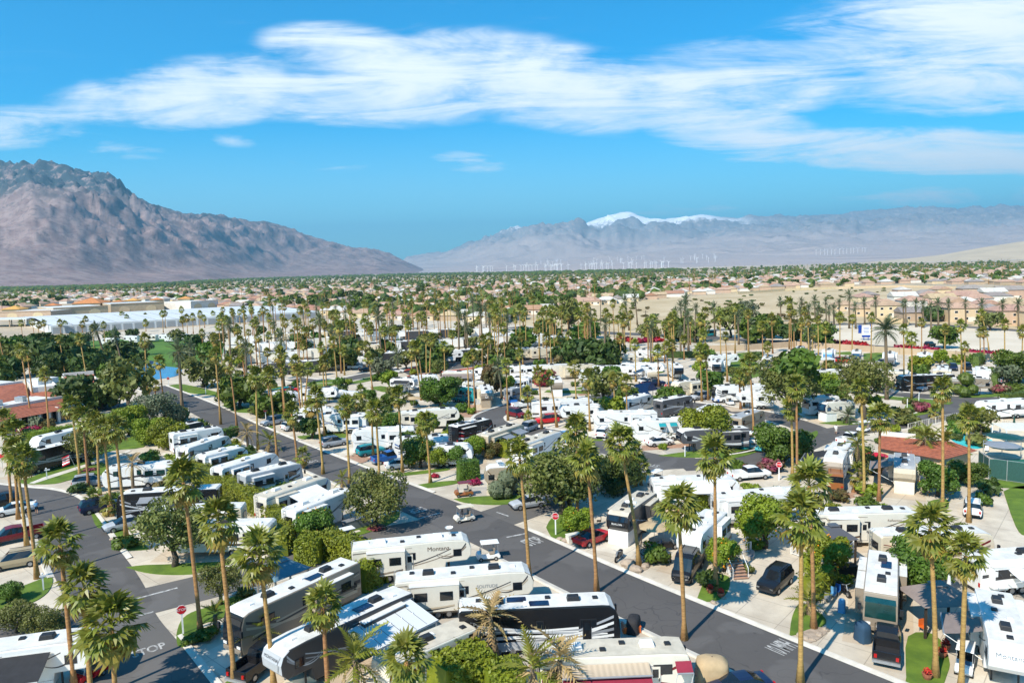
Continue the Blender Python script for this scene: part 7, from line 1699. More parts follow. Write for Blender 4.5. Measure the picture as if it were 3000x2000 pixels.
def umbrella(base, h, rad, m, label, closed=False):
    p = G(*base); r_ = thing('patio_umbrella', label, 'umbrella', (p.x, p.y, 0), .3)
    add('pole', MB().tube([(0, 0, 0), (0, 0, h)], .03, 6, 'metal').mesh('pole'), r_)
    if closed: add('canopy', MB().lathe([(.22, h-1.5), (.16, h-.8), (.1, h-.2), (.01, h+.05)], 8, m).mesh('canopy'), r_)
    else:
        add('canopy', MB().lathe([(rad, h-.45), (rad*.98, h-.38), (rad*.5, h-.15), (.02, h)], 8, m).mesh('canopy'), r_)
        for i in range(8): a = 2*math.pi*i/8; add('rib', MB().tube([(0, 0, h-.08), (rad*.95*math.cos(a), rad*.95*math.sin(a), h-.44)], .012, 3, 'metal').mesh('rib'), r_)
umbrella((1917, 1600), 2.6, 1.7, 'canvas_tan', 'open tan umbrella, left of two beside the bicycles'); umbrella((1945, 1585), 2.7, 1.8, 'canvas_tan', 'open tan umbrella, right of two beside the bicycles'); umbrella((2408, 1712), 2.5, .3, 'canvas_tan', 'closed tan umbrella by the clipped patio hedge', True); umbrella((2567, 1375), 2.5, 1.6, 'red', 'pink-red umbrella beside the beige-nosed fifth wheel'); umbrella((2778, 1765), 2.6, .3, 'white', 'closed white umbrella behind the wooden gazebo', True); umbrella((2780, 1418), 2.6, .3, 'gold', 'closed yellow umbrella by the tennis court tree', True); umbrella((1212, 1195), 2.6, 1.9, 'canvas_tan', 'open beige umbrella on the dark patio'); umbrella((2270, 1085), 2.4, 1.6, 'leaf_lime', 'light green umbrella beside the tan motorhome'); umbrella((2942, 1318), 2.6, 2.6, 'darkgreen', 'dark green umbrella at the pool edge'); umbrella((2970, 1262), 2.6, .3, 'darkgreen', 'closed dark green umbrella behind the pool', True); umbrella((1475, 1318), 2.2, 1.5, 'blue', 'blue umbrella beside the beige motorhome'); umbrella((2935, 1345), 2.6, 2.4, 'grey', 'grey umbrella between pool and tennis court'); umbrella((8, 1372), 2.4, 1.3, 'red', 'red umbrella at the left edge')
def gazebo(base, w, d, h, m, label, rz=0., post='wood_dark', name='gazebo'):
    p = G(*base); r_ = thing(name, label, 'gazebo', (p.x, p.y, 0), rz)
    for x in (-1, 1):
        for y in (-1, 1): add('post', cached(('gzp', h, post), lambda: MB().box((0, 0, h/2), (.16, .16, h), post).mesh('post')), r_, (x*(w/2-.25), y*(d/2-.25), 0))
    b = MB(); o = [(-w/2, -d/2), (w/2, -d/2), (w/2, d/2), (-w/2, d/2)]
    k = .22
    for i in range(4):
        a, c = o[i], o[(i+1) % 4]
        b.face([(*a, h), (*c, h), (c[0]*k, c[1]*k, h+.95), (a[0]*k, a[1]*k, h+.95)], m)
    b.face([(x, y, h-.02) for x, y in o][::-1], m)
    add('roof', b.mesh('roof'), r_)
    b = MB().box((0, 0, h+1.08), (w*k*1.3, d*k*1.3, .12), m, 0, .8); add('roof_cap', b.mesh('cap'), r_)
gazebo((2440, 1640), 3.6, 3.2, 2.6, 'darkgrey', 'small gazebo with dark metal roof before the crescent fifth wheel', .1); gazebo((2745, 1838), 4.6, 3.8, 2.7, 'canvas_taupe', 'wooden gazebo with dark slatted roof at lower right', .05); gazebo((832, 1745), 4.0, 3.4, 2.5, 'steel_blue', 'blue metal gazebo roof behind the grey motorhome', .9, 'metal')
def patio(base_px, h, w, d, rz, m, label, slope=.35):
    p = G(*base_px); r_ = thing('patio_cover', label, 'patio cover', (p.x, p.y, 0), rz)
    n = 6
    for i in range(n):
        x = -w/2+(i+.5)*w/n; b = MB(); b.face([(x-w/n/2+.02, -d/2, h-slope), (x+w/n/2-.02, -d/2, h-slope), (x+w/n/2-.02, d/2, h+slope), (x-w/n/2+.02, d/2, h+slope)], m); b.box((x-w/n/2, 0, h+.03), (.06, .1, .08), m); add('roof_panel', b.mesh('panel'), r_)
    b = MB().box((0, -d/2, h-slope-.08), (w, .12, .16), 'white'); add('beam', b.mesh('beam'), r_)
    for x in (-w/2+.2, w/2-.2):
        for y in (-d/2, d/2): add('post', MB().box((x, y, (h+math.copysign(slope, y))/2), (.12, .12, h+math.copysign(slope, y)-.1), 'white').mesh('post'), r_)
patio((1150, 1925), 2.8, 6.5, 3.6, 1.02-.2, 'steel_white', 'white metal patio cover beside the silver-nosed fifth wheel'); patio((2375, 1078), 2.7, 12, 4, .0, 'steel_white', 'thin flat white carport before the far wall trailers', .05); patio((2990, 1296), 2.7, 7, 4, -.1, 'offwhite', 'white shade roof at the pool edge', .1); patio((1500, 1150), 3.0, 5, 3.5, .5, 'roof_grey', 'slanting grey metal carport by the feather palm')
# rack of blue solar panels
for k, (x, y) in enumerate([(1868, 1192), (1892, 1176)]):
    p = G(x, y); r_ = thing('solar_rack', 'tilted blue solar panel rack, %s of two' % ('nearer', 'farther')[k], 'solar panel', (p.x, p.y, 0), .5)
    b = MB(); b.face([(-2.6, -1.4, 2.6), (2.6, -1.4, 2.6), (2.6, 1.4, 3.9), (-2.6, 1.4, 3.9)], 'solar'); b.face([(-2.6, -1.4, 2.56), (-2.6, 1.4, 3.86), (2.6, 1.4, 3.86), (2.6, -1.4, 2.56)], 'metal'); add('panel', b.mesh('panel'), r_)
    for s in (-2, 2): add('post', MB().box((s, 0, 1.6), (.1, .1, 3.2), 'metal').mesh('post'), r_)
def stairs(base, rz, n, w, label, m='brick_paver'):
    p = G(*base); r_ = thing('porch_steps', label, 'steps', (p.x, p.y, 0), rz)
    for i in range(n): add('step', MB().box((0, i*.3, .1+.19*i), (w, .34, .06), m).box((0, i*.3+.15, (.1+.19*i)/2), (w, .04, .1+.19*i), 'white').mesh('step'), r_)
    for s in (-1, 1):
        add('railing', MB().tube([(s*w/2, 0, 1.0), (s*w/2, n*.3, 1.0+.19*n)], .035, 5, 'white').tube([(s*w/2, 0, 0), (s*w/2, 0, 1.0)], .035, 5, 'white').tube([(s*w/2, n*.3, 0), (s*w/2, n*.3, 1.0+.19*n)], .035, 5, 'white').mesh('rail'), r_)
stairs((2170, 1695), 0.1, 7, 1.5, 'brick porch steps with white railing beside the lemon tree'); stairs((968, 1540), .6, 5, 1.1, 'grey folding steps beside the white fifth wheel with black arc', 'grey'); stairs((1399, 1185), .05, 6, 1.2, 'white porch steps left of the emblem-nosed fifth wheel', 'white'); stairs((1630, 1330), .6, 5, 1.0, 'dark porch steps of the white fifth wheel with tan roof', 'wood_dark')
# two-wheelers
def motorcycle(base, rz, label):
    p = G(*base); r_ = thing('motorcycle', label, 'motorcycle', (p.x, p.y, 0), rz)
    for x in (-.72, .72): add('wheel', cached('mcw', lambda: MB().tube([(0, -.07, 0), (0, .07, 0)], .32, 12, 'tyre').tube([(0, -.08, 0), (0, .08, 0)], .17, 8, 'rim').mesh('wheel')), r_, (x, 0, .32))
    add('body', MB().prism([(-.5, .35), (.35, .3), (.5, .75), (.25, 1.0), (-.1, .85), (-.75, .92), (-.85, .75)], -.16, .16, 'black').mesh('body', .05), r_)
    add('seat', MB().box((-.35, 0, .9), (.7, .3, .12), 'plastic_dark').mesh('seat', .04), r_)
    add('fork', MB().tube([(.72, 0, .32), (.42, 0, 1.1)], .05, 6, 'metal').mesh('fork'), r_); add('handlebar', MB().tube([(.38, -.42, 1.15), (.45, 0, 1.08), (.38, .42, 1.15)], .025, 5, 'metal').mesh('bar'), r_); add('exhaust', MB().tube([(.1, .2, .3), (-.9, .22, .38)], .05, 6, 'metal').mesh('exhaust'), r_)
motorcycle((1813, 1640), R(-120), 'black motorcycle facing the street beside the white box base'); motorcycle((2470, 1740), R(-80), 'dark motor scooter on the patio by the taupe coach'); motorcycle((1960, 1612), R(20), 'dark motorcycle behind the bicycles')
def bicycle(base, rz, m, label):
    p = G(*base); r_ = thing('bicycle', label, 'bicycle', (p.x, p.y, 0), rz)
    def ring():
        b = MB(); n = 14; pts = [(.34*math.cos(2*math.pi*i/n), 0, .34*math.sin(2*math.pi*i/n)) for i in range(n+1)]; return b.tube(pts, .03, 4, 'tyre', False).mesh('wheel')
    for x in (-.52, .52): add('wheel', cached('bkw', ring), r_, (x, 0, .36))
    add('frame', cached(('bkf', m), lambda: MB().tube([(-.52, 0, .36), (-.1, 0, .3), (.38, 0, .82), (-.2, 0, .78), (-.1, 0, .3)], .03, 4, m).tube([(.52, 0, .36), (.36, 0, 1.0)], .03, 4, m).tube([(-.52, 0, .36), (-.2, 0, .78)], .025, 4, m).mesh('frame')), r_)
    add('handlebar', cached('bkh', lambda: MB().tube([(.3, -.3, 1.02), (.36, 0, 1.0), (.3, .3, 1.02)], .02, 4, 'metal').mesh('bar')), r_); add('saddle', cached('bks', lambda: MB().box((-.22, 0, .9), (.28, .14, .06), 'plastic_dark').mesh('saddle')), r_)
bicycle((1895, 1622), .5, 'darkgreen', 'green bicycle, leftmost behind the low dark fence'); bicycle((1915, 1616), .3, 'teal', 'teal bicycle behind the low dark fence'); bicycle((1932, 1608), .7, 'blue', 'blue bicycle rightmost behind the low dark fence'); bicycle((1890, 1640), .9, 'red', 'red tricycle at the gravel island'); bicycle((2705, 1440), 1.2, 'red', 'red bicycle beside the beige-nosed fifth wheel'); bicycle((2555, 1450), .4, 'black', 'dark bicycle beside the patio awnings')
# flags
def flag(base, h, label, lean=.5):
    p = G(*base); r_ = thing('flag', label, 'flag', (p.x, p.y, 0), R(200))
    add('pole', MB().tube([(0, 0, 0), (lean*h*.7, 0, h)], .035, 5, 'metal').mesh('pole'), r_)
    b = MB(); tx, tz = lean*h*.7, h
    for i in range(7):
        b.face([(tx+.02, .05*math.sin(i), tz-.2*i), (tx+1.0, .15*math.sin(i+1), tz-.35-.2*i), (tx+1.0, .15*math.sin(i+2), tz-.55-.2*i), (tx+.02, .05*math.sin(i+1), tz-.2-.2*i)], 'sign_white' if i % 2 else 'sign_red')
    b.face([(tx+.01, -.06, tz), (tx+.45, -.06, tz-.15), (tx+.45, -.06, tz-.85), (tx+.01, -.06, tz-.7)], 'sign_blue')
    add('cloth', b.mesh('cloth'), r_)
flag((232, 1388), 3.2, 'striped flag on a slanting pole on the left lawn'); flag((925, 1275), 2.6, 'striped flag by the driveway with the white suv')
# flower pots and stones
def pot(base, label):
    p = G(*base); r_ = thing('flower_pot', label, 'flower pot', (p.x, p.y, 0), 0)
    add('pot', cached('potm', lambda: MB().lathe([(.18, 0), (.32, .3), (.36, .5), (.3, .5)], 10, 'tile_red').mesh('pot')), r_)
    f = add('flowers', cached('potf', lambda: leaf_cloud([(0, 0, .66, .26)], 120, .07, 'flower_red', 4).mesh('flowers')), r_)
pot((2081, 1737), 'terracotta pot of red flowers, left of two on the small lawn'); pot((2112, 1749), 'terracotta pot of red flowers, right of two on the small lawn'); pot((2716, 1990), 'planter of red flowers on the lower right lawn'); pot((2760, 1925), 'red flower pot beside the wooden gazebo lawn'); pot((2770, 1902), 'flower pot behind the lower right lawn')
ROCK = cached('rockm', lambda: MB().lathe([(.02, 0), (.5, .05), (.55, .3), (.35, .55), (.02, .62)], 7, 'rock').mesh('rock', .05))
for i, (x, y, s) in enumerate([(1840, 1655, 1.6), (1850, 1665, 1.2), (1862, 1672, 1.4), (1890, 1660, 1.0), (1655, 1585, .9), (1640, 1580, .8), (2360, 1870, .7), (2380, 1875, .6), (2400, 1860, .7), (2420, 1845, .6), (2345, 1860, .7), (2090, 1765, .6), (2120, 1752, .5), (552, 1880, .8), (365, 1590, .9), (330, 1580, .7), (2510, 1455, .9), (2525, 1465, .8), (1040, 1330, .8), (1030, 1335, .7)]):
    p = G(x, y); where = 'on the gravel island under the leaning palm' if 1830 < x < 1900 else 'in the white stone island' if 2340 < x < 2430 else 'beside the stop sign corner' if 1630 < x < 1660 else 'at a planting bed edge'
    o = thing('rock', 'rounded tan rock '+where, 'rock', (p.x, p.y, -.05), i*1.3, 'rocks '+where, me=ROCK); o.scale = (s, s*.8, s*.7)
sheet('gravel_bed', smooth_line(W2([(1828, 1662), (1845, 1640), (1890, 1636), (1910, 1648), (1895, 1668), (1850, 1676), (1828, 1662)]), 3)[:-1], .06, 'gravel', thick=.06)
sheet('gravel_bed', smooth_line(W2([(2340, 1870), (2350, 1852), (2400, 1838), (2425, 1848), (2400, 1872), (2365, 1884), (2340, 1870)]), 3)[:-1], .08, 'rock', thick=.07)
# chairs
def chair(base, rz, m, label, group=None):
    p = G(*base); r_ = thing('patio_chair', label, 'chair', (p.x, p.y, 0), rz, group)
    add('seat', cached(('chs', m), lambda: MB().box((0, 0, .42), (.5, .5, .06), m).mesh('seat')), r_); add('backrest', cached(('chb', m), lambda: MB().box((-.24, 0, .72), (.06, .5, .55), m).mesh('back')), r_)
    for x in (-.2, .2):
        for y in (-.2, .2): add('leg', cached('chl', lambda: MB().box((0, 0, .2), (.04, .04, .4), 'metal').mesh('leg')), r_, (x, y, 0))
for x, y, m, lab in [(2425, 1765, 'grey', 'grey folding chair, nearest of three on the patio'), (2440, 1752, 'skyblue', 'light blue folding chair on the patio'), (2452, 1742, 'blue', 'bright blue chair on the patio'), (1755, 1535, 'wood_dark', 'dark chair beside the black-nosed fifth wheel'), (2705, 1850, 'orange', 'wooden chair under the gazebo'), (2900, 1268, 'white', 'white lounge chair left behind the pool'), (2925, 1270, 'white', 'white lounge chair right behind the pool'), (2890, 1325, 'white', 'white chair at the pool corner'), (2200, 1640, 'grey', 'grey chair on the porch')]:
    chair((x, y), x % 6, m, lab)
covered((2466, 1790), (.7, .6, 1.1), 'skyblue', 'light blue towel draped chair on the patio', 'draped_chair', seed=7)

# ---------------------------------------------------------------- people
def person(base, rz, label, shirt, shorts, hat='white', stride=.3, sit=False, z=0.0, scale=1.0):
    p = G(*base) if not isinstance(base, Vector) else base
    root = thing('person', label, 'person', (p.x, p.y, z), rz)
    hip, kn = (.92, .5)
    if not sit:
        J = [(0, 0, .95), (0, 0, 1.2), (0, 0, 1.42), (0, 0, 1.55), (.02, 0, 1.68), (0, .10, .90), (stride*.4, .10, .50), (stride*.35, .10, .08), (stride*.35+.16, .10, .04), (0, -.10, .90), (-stride*.1, -.10, .50), (-stride*.8, -.10, .10), (-stride*.8+.14, -.10, .05),
             (0, .20, 1.40), (-.08, .25, 1.14), (.06, .27, .92), (0, -.20, 1.40), (.08, -.25, 1.14), (.24, -.26, .98)]
    else:
        J = [(0, 0, .55), (0, 0, .8), (0, 0, 1.05), (0, 0, 1.18), (.02, 0, 1.32), (.1, .10, .55), (.45, .11, .58), (.5, .11, .14), (.64, .11, .1), (.1, -.10, .55), (.45, -.11, .58), (.5, -.11, .14), (.64, -.11, .1), (0, .20, 1.02), (.1, .24, .78), (.35, .2, .82), (0, -.20, 1.02), (.1, -.24, .78), (.35, -.2, .82)]
    E = [(0, 1), (1, 2), (2, 3), (3, 4), (0, 5), (5, 6), (6, 7), (7, 8), (0, 9), (9, 10), (10, 11), (11, 12), (2, 13), (13, 14), (14, 15), (2, 16), (16, 17), (17, 18)]
    Rr = [.15, .14, .15, .07, .105, .10, .068, .05, .045, .10, .068, .05, .045, .075, .05, .04, .075, .05, .04]
    me = bpy.data.meshes.new('person'); me.from_pydata(J, E, [])
    o = bpy.data.objects.new('tmp', me); COL.objects.link(o)
    md = o.modifiers.new('skin', 'SKIN'); md.use_smooth_shade = True
    for i, v in enumerate(me.skin_vertices[0].data): v.radius = (Rr[i], Rr[i]); v.use_root = i == 0
    s = o.modifiers.new('sub', 'SUBSURF'); s.levels = 1; s.render_levels = 1
    out = bpy.data.meshes.new_from_object(o.evaluated_get(bpy.context.evaluated_depsgraph_get())); bpy.data.objects.remove(o)
    out.materials.clear()
    for m in ('skin', shirt, shorts, 'plastic_dark'): out.materials.append(MATS[m])
    off = -.38 if sit else 0
    for f in out.polygons:
        c = f.center; zz = c.z-off
        f.material_index = 0 if zz > 1.50 else 1 if (zz > .98 and (abs(c.y) < .24 or zz > 1.16)) else 0 if abs(c.y) > .21 and not sit else 2 if (zz > .58 or (sit and c.x < .42)) else 0 if c.z > .12 else 3
    add('body', out, root)
    zt = 1.68+off
    add('hat' if hat != 'bark' else 'hair', MB().lathe([(.17, zt+.02), (.115, zt+.03), (.112, zt+.10), (.01, zt+.14)], 10, hat).mesh('hat'), root, (.02, 0, 0))
    add('nose', MB().box((.125, 0, zt-.02), (.03, .025, .04), 'skin').mesh('nose'), root)
    root.scale = (scale,)*3
    return root
person((108, 1504), R(120), 'person in pale shirt, white cap and dark shorts walking up the left street', 'skyblue', 'black')
person((2449, 1272), R(-100), 'person in white walking on the shaded street at right', 'white', 'offwhite', 'bark', .2)
person((238, 1090), R(60), 'person in a blue shirt standing on the grass near the pond', 'skyblue', 'grey')
cq = G(1360, 1528); person(Vector((cq.x-.2, cq.y+.1, 0)), math.atan2((G(1332, 1532)-G(1388, 1522)).y, (G(1332, 1532)-G(1388, 1522)).x), 'person in dark clothes driving the tan-roofed golf cart', 'charcoal', 'grey', 'black', sit=True, z=.3)
person((2836, 1302), R(-90), 'person standing in the swimming pool', 'navy', 'navy', 'black', .05, z=-.6)

# ---------------------------------------------------------------- warehouse, shops, houses
Nw, Rw, Lb = G(151, 979), G(930, 931), G(70, 947)
wd = Lb-Nw; Fw = Rw+wd; hw = 4.6
wh = thing('warehouse', 'very long low white steel warehouse behind the park', 'warehouse', (0, 0, 0))
b = MB(); wall_between(b, Nw, Rw, 0, hw, 'steel_white', .3); add('front_wall', b.mesh('wall'), wh)
b = MB(); wall_between(b, Nw, Lb, 0, hw, 'steel_white', .3); add('end_wall', b.mesh('wall'), wh)
b = MB(); wall_between(b, Rw, Fw, 0, hw, 'steel_white', .3); wall_between(b, Lb, Fw, 0, hw, 'steel_white', .3); add('rear_wall', b.mesh('wall'), wh)
mN, mR = (Nw+Lb)/2, (Rw+Fw)/2; nrf = 14
for i in range(nrf):
    t0, t1 = i/nrf, (i+1)/nrf-.002; b = MB()
    b.face([v3(Nw.lerp(Rw, t0), hw+.05), v3(Nw.lerp(Rw, t1), hw+.05), v3(mN.lerp(mR, t1), hw+1.6), v3(mN.lerp(mR, t0), hw+1.6)], 'steel_white')
    b.face([v3(mN.lerp(mR, t0), hw+1.6), v3(mN.lerp(mR, t1), hw+1.6), v3(Lb.lerp(Fw, t1), hw+.05), v3(Lb.lerp(Fw, t0), hw+.05)], 'steel_white')
    add('roof_panel', b.mesh('panel'), wh)
nd = 26; fdir = (Rw-Nw).normalized(); fn = Vector((fdir.y, -fdir.x, 0)); fn = fn if fn.y < 0 else -fn; fa = math.atan2(fdir.y, fdir.x)
for i in range(nd):
    q = Nw.lerp(Rw, (i+.5)/nd)+fn*.2; add('roller_door', cached('rdoor', lambda: MB().box((0, 0, 1.9), (4.5, .08, 3.6), 'roof_grey').mesh('door')), wh, v3(q, 0), fa)
for i in range(9):
    q = Nw.lerp(Lb, (i+.5)/9); e = (Lb-Nw).normalized(); en = Vector((-e.y, e.x, 0)); en = en if en.x < 0 else -en; q = q+en*.2
    add('window', cached('whwin', lambda: MB().box((0, 0, 3), (1.2, .08, 1.0), 'glass').mesh('window')), wh, v3(q, 0), math.atan2(e.y, e.x))
def hip_roof(w, d, h, rise, m, over=.5, ridge=.35, gable=False):
    a, c = w/2+over, d/2+over; r_ = a*ridge if not gable else a; b = MB(); z0, z1 = h-.06, h+rise
    P = [(-a, -c, z0), (a, -c, z0), (a, c, z0), (-a, c, z0), (-r_, 0, z1), (r_, 0, z1)]
    for f in ((0, 1, 5, 4), (2, 3, 4, 5), (1, 2, 5), (3, 0, 4)): b.face([P[i] for i in f], m)
    b.face([P[3], P[2], P[1], P[0]], m)
    return b
def house_mesh(w, d, h, wallm): return MB().box((0, 0, h/2), (w, d, h), wallm).mesh('wall')
def house(base, w, d, h, rz, wallm, roofm, label, gable=False, win=2, solar=0, group=None, detail=True, name='house'):
    p = G(*base) if not isinstance(base, Vector) else base
    r_ = thing(name, label, 'house', (p.x, p.y, 0), rz, group)
    add('wall', cached(('hw', w, d, h, wallm), lambda: house_mesh(w, d, h, wallm)), r_)
    rise = d*.22
    rf_ = add('roof', cached(('hr', w, d, h, roofm, gable), lambda: hip_roof(w, d, h, rise, roofm, gable=gable).mesh('roof')), r_)
    if detail:
        for s in (-1, 1):
            for fl in range(win):
                for k in range(3):
                    add('window', cached(('hwin', s), lambda: MB().box((0, 0, 0), (1.5, .1, 1.2), 'white').box((0, -.02*1, 0), (1.3, .12, 1.0), 'glass').mesh('window')), r_, (-w*.32+k*w*.32, s*d/2, 1.6+fl*3.0))
        add('garage_door', cached('garage', lambda: MB().box((0, 0, 1.1), (4.2, .1, 2.2), 'offwhite').mesh('door')), r_, (w*.2, -d/2-.02, 0))
    for k in range(solar):
        sp = add('solar_panel', cached(('hsol', w, d), lambda: (lambda b: (b.face([(-w*.2, -d*.42, .08), (w*.2, -d*.42, .08), (w*.2, -d*.12, .08+rise*.55), (-w*.2, -d*.12, .08+rise*.55)], 'solar'), b.mesh('solar'))[1])(MB())), r_, (0, -.25, h+.22))
    return r_
hl = [(2598, 934, 13, 10, 6.2, 'stucco_cream', 'tile_tan', 'two-storey cream-yellow house left of the row behind the date palms'), (2680, 944, 15, 11, 4.2, 'stucco_tan', 'tile_grey', 'tan gabled house behind the date palms'), (2730, 940, 12, 10, 4.0, 'stucco_tan', 'tile_salmon', 'low tan house right of the gabled one'), (2815, 946, 14, 11, 6.4, 'stucco_cream', 'tile_salmon', 'two-storey cream house with balcony behind the date palms'), (2885, 944, 12, 10, 5.5, 'stucco_white', 'tile_grey', 'white house between the two-storey houses'), (2952, 956, 15, 11, 6.4, 'stucco_pink', 'tile_salmon', 'two-storey pinkish house at the right edge'), (3040, 960, 14, 11, 6.4, 'stucco_cream', 'tile_tan', 'two-storey house cut by the right edge'), (2530, 930, 13, 10, 4.2, 'stucco_cream', 'tile_salmon', 'cream house left end of the row behind date palms'), (2470, 915, 13, 10, 3.6, 'stucco_cream', 'tile_tan', 'low cream house at the sand edge')]
for i, (x, y, w, d, h, wm, rm, lab) in enumerate(hl): house((x, y-6), w, d, h, R(-8), wm, rm, lab, win=2 if h > 5 else 1, gable='gabled' in lab)
b = MB(); wl = thing('garden_wall', 'yellow garden wall with arched niches before the row of houses', 'wall', (0, 0, 0)); A_, B_ = G(2560, 946), G(2665, 951)
wall_between(b, A_, B_, 0, 2.6, 'stucco_yellow', .3); add('wall_section', b.mesh('wall'), wl)
for i in range(6):
    q = A_.lerp(B_, (i+.5)/6); add('niche', MB().box((q.x, q.y-.17, 1.2), (1.6, .06, 1.9), 'stucco_tan', math.atan2((B_-A_).y, (B_-A_).x)).mesh('niche'), wl)
b = MB(); wl = thing('garden_wall', 'long pale wall at the back of the open sand', 'wall', (0, 0, 0))
PWs = [G(2160, 862), G(2300, 852), G(2450, 846), G(2650, 841), G(2800, 846)]
for a, c in zip(PWs, PWs[1:]): b = MB(); wall_between(b, a, c, 0, 2.2, 'stucco_cream', .4); add('wall_section', b.mesh('wall'), wl)
# shops behind the warehouse
def shop(p, q, depth, h, wm, label):
    a, c = G(*p), G(*q); d = c-a; n = Vector((-d.y, d.x, 0)).normalized(); n = n if n.y > 0 else -n; m_ = (a+c)/2+n*depth/2
    r_ = thing('shop_building', label, 'building', (m_.x, m_.y, 0), math.atan2(d.y, d.x))
    add('wall', MB().box((0, 0, h/2), (d.length, depth, h), wm).mesh('wall'), r_); add('parapet', MB().box((0, -depth/2, h+.4), (d.length, .6, .8), wm).mesh('parapet'), r_); add('roof', MB().box((0, .3, h+.1), (d.length-1, depth-1.4, .2), 'roof_white').mesh('roof'), r_)
    k = max(2, int(d.length/16))
    for i in range(k): add('arch', MB().prism([(-4, 0), (4, 0), (4, 3.5), (2.5, 5), (0, 5.6), (-2.5, 5), (-4, 3.5)], -.1, .1, 'stucco_cream').mesh('arch'), r_, (-d.length/2+(i+.5)*d.length/k, -depth/2-.1, 0))
shop((158, 930), (318, 921), 60, 7, 'stucco_tan', 'tan big-box store with arches left of centre behind the warehouse'); shop((326, 918), (482, 910), 55, 7.5, 'stucco_tan', 'tan big-box store with tower roofs behind the warehouse'); shop((0, 938), (150, 934), 40, 6, 'stucco_pink', 'low pinkish shop row at the left edge'); shop((560, 908), (640, 902), 40, 7, 'stucco_white', 'white shop right of the tan stores')
def pavilion(px, w, h, label, m='tile_orange'):
    p = G(*px); r_ = thing('pavilion', label, 'building', (p.x, p.y, 0), .1); add('wall', MB().box((0, 0, h/2), (w, w, h), 'stucco_cream').mesh('wall'), r_); add('roof', hip_roof(w, w, h, w*.2, m, 1, .05).mesh('roof'), r_)
for x, y, w, h, lab in [(272, 912, 24, 8, 'broad orange pyramid roof above the tan store'), (46, 925, 14, 6, 'orange hip roof at the left edge shops'), (158, 916, 10, 7, 'small orange roof left of the broad one'), (350, 908, 8, 8, 'small orange tower roof, first right of the broad one'), (392, 906, 11, 8.5, 'orange tower roof in the middle of the tan store'), (462, 905, 9, 9, 'orange tower roof at the right end of the tan store'), (546, 902, 11, 9, 'orange pyramid tower at the white shop')]: pavilion((x, y), w, h, lab)
b = thing('white_canopy_building', 'open white-roofed building at the left edge', 'building', (*G(30, 955).to_2d(), 0), 0); add('roof', MB().box((0, 0, 5), (36, 20, .6), 'steel_white').mesh('roof'), b)
for x in (-16, -5, 6, 16):
    for y in (-9, 9): add('post', MB().box((x, y, 2.4), (.5, .5, 4.8), 'stucco_tan').mesh('post'), b)
# billboard on the sandy lot
p = G(2537, 996); bb = thing('billboard', 'blue and white real estate billboard on the sandy lot', 'sign', (p.x, p.y, 0), R(-12)); bb.scale = (.62, .62, .62)
for x in (-1.2, 1.2): add('post', MB().box((x, 0, 1.0), (.35, .3, 2.0), 'sign_blue').mesh('post'), bb)
add('main_board', MB().box((0, 0, 5.2), (4.6, .25, 6.4), 'sign_white').mesh('board'), bb); add('footer_board', MB().box((0, -.02, 2.4), (4.6, .28, 1.3), 'sign_blue').mesh('board'), bb); add('side_board', MB().box((-3.4, .3, 6.6), (1.8, .25, 5.0), 'sign_blue').mesh('board'), bb); add('top_board', MB().box((2.7, .3, 8.0), (1.2, .25, 3.0), 'sign_blue').mesh('board'), bb)
for k in range(5): add('text_line', MB().box((0, -.16, 7.4-k*.85), (3.4-.4*(k % 2), .02, .3), 'sign_blue').mesh('line'), bb)
# poles along the desert
for i, (x, y, h) in enumerate([(1760, 955, 13), (1892, 966, 9), (1620, 958, 12), (865, 920, 12), (935, 916, 11)]):
    p = G(x, y); r_ = thing('utility_pole', 'thin utility pole, %s' % ['left of the open sand', 'short one with lamp before the sand', 'beside the boulevard trees', 'behind the warehouse end', 'right behind the warehouse end'][i], 'pole', (p.x, p.y, 0)); add('shaft', MB().tube([(0, 0, 0), (0, 0, h)], [.22, .14], 6, 'bark').mesh('pole'), r_); add('crossarm', MB().box((0, 0, h-.8), (2.2, .15, .15), 'bark').mesh('arm'), r_)
# trailer-top tarps and shade sail
for px, py, m, lab, s in [(812, 1168, 'teal', 'turquoise shade sail before the rounded white trailer', 3.2), (1010, 1165, 'white', 'covered white boat behind the clipped hedge', 3.0)]:
    p = G(px, py); r_ = thing('shade_sail' if m == 'teal' else 'covered_boat', lab, 'shade sail' if m == 'teal' else 'boat', (p.x, p.y, 0), .3)
    if m == 'teal':
        b = MB(); b.face([(-s, -1.5, 2.4), (s, -1.5, 2.9), (s*.8, 2, 2.6)], m); b.face([(-s, -1.5, 2.38), (s*.8, 2, 2.58), (s, -1.5, 2.88)], m); add('cloth', b.mesh('sail'), r_)
        for q in ((-s, -1.5, 2.4), (s, -1.5, 2.9), (s*.8, 2, 2.6)): add('pole', MB().tube([(q[0], q[1], 0), q], .05, 5, 'metal').mesh('pole'), r_)
    else:
        add('hull', MB().prism([(-s, .5), (s*.6, .4), (s*1.1, 1.3), (s*.3, 1.5), (-s*.2, 2.0), (-s, 1.5)], -1.1, 1.1, 'white').mesh('hull', .25, 3), r_); add('trailer', MB().box((0, 0, .4), (2*s, 1.4, .15), 'metal').mesh('frame'), r_)
        for q in (-1, 1): add('wheel', CARW, r_, (-.8, q*.9, .35))
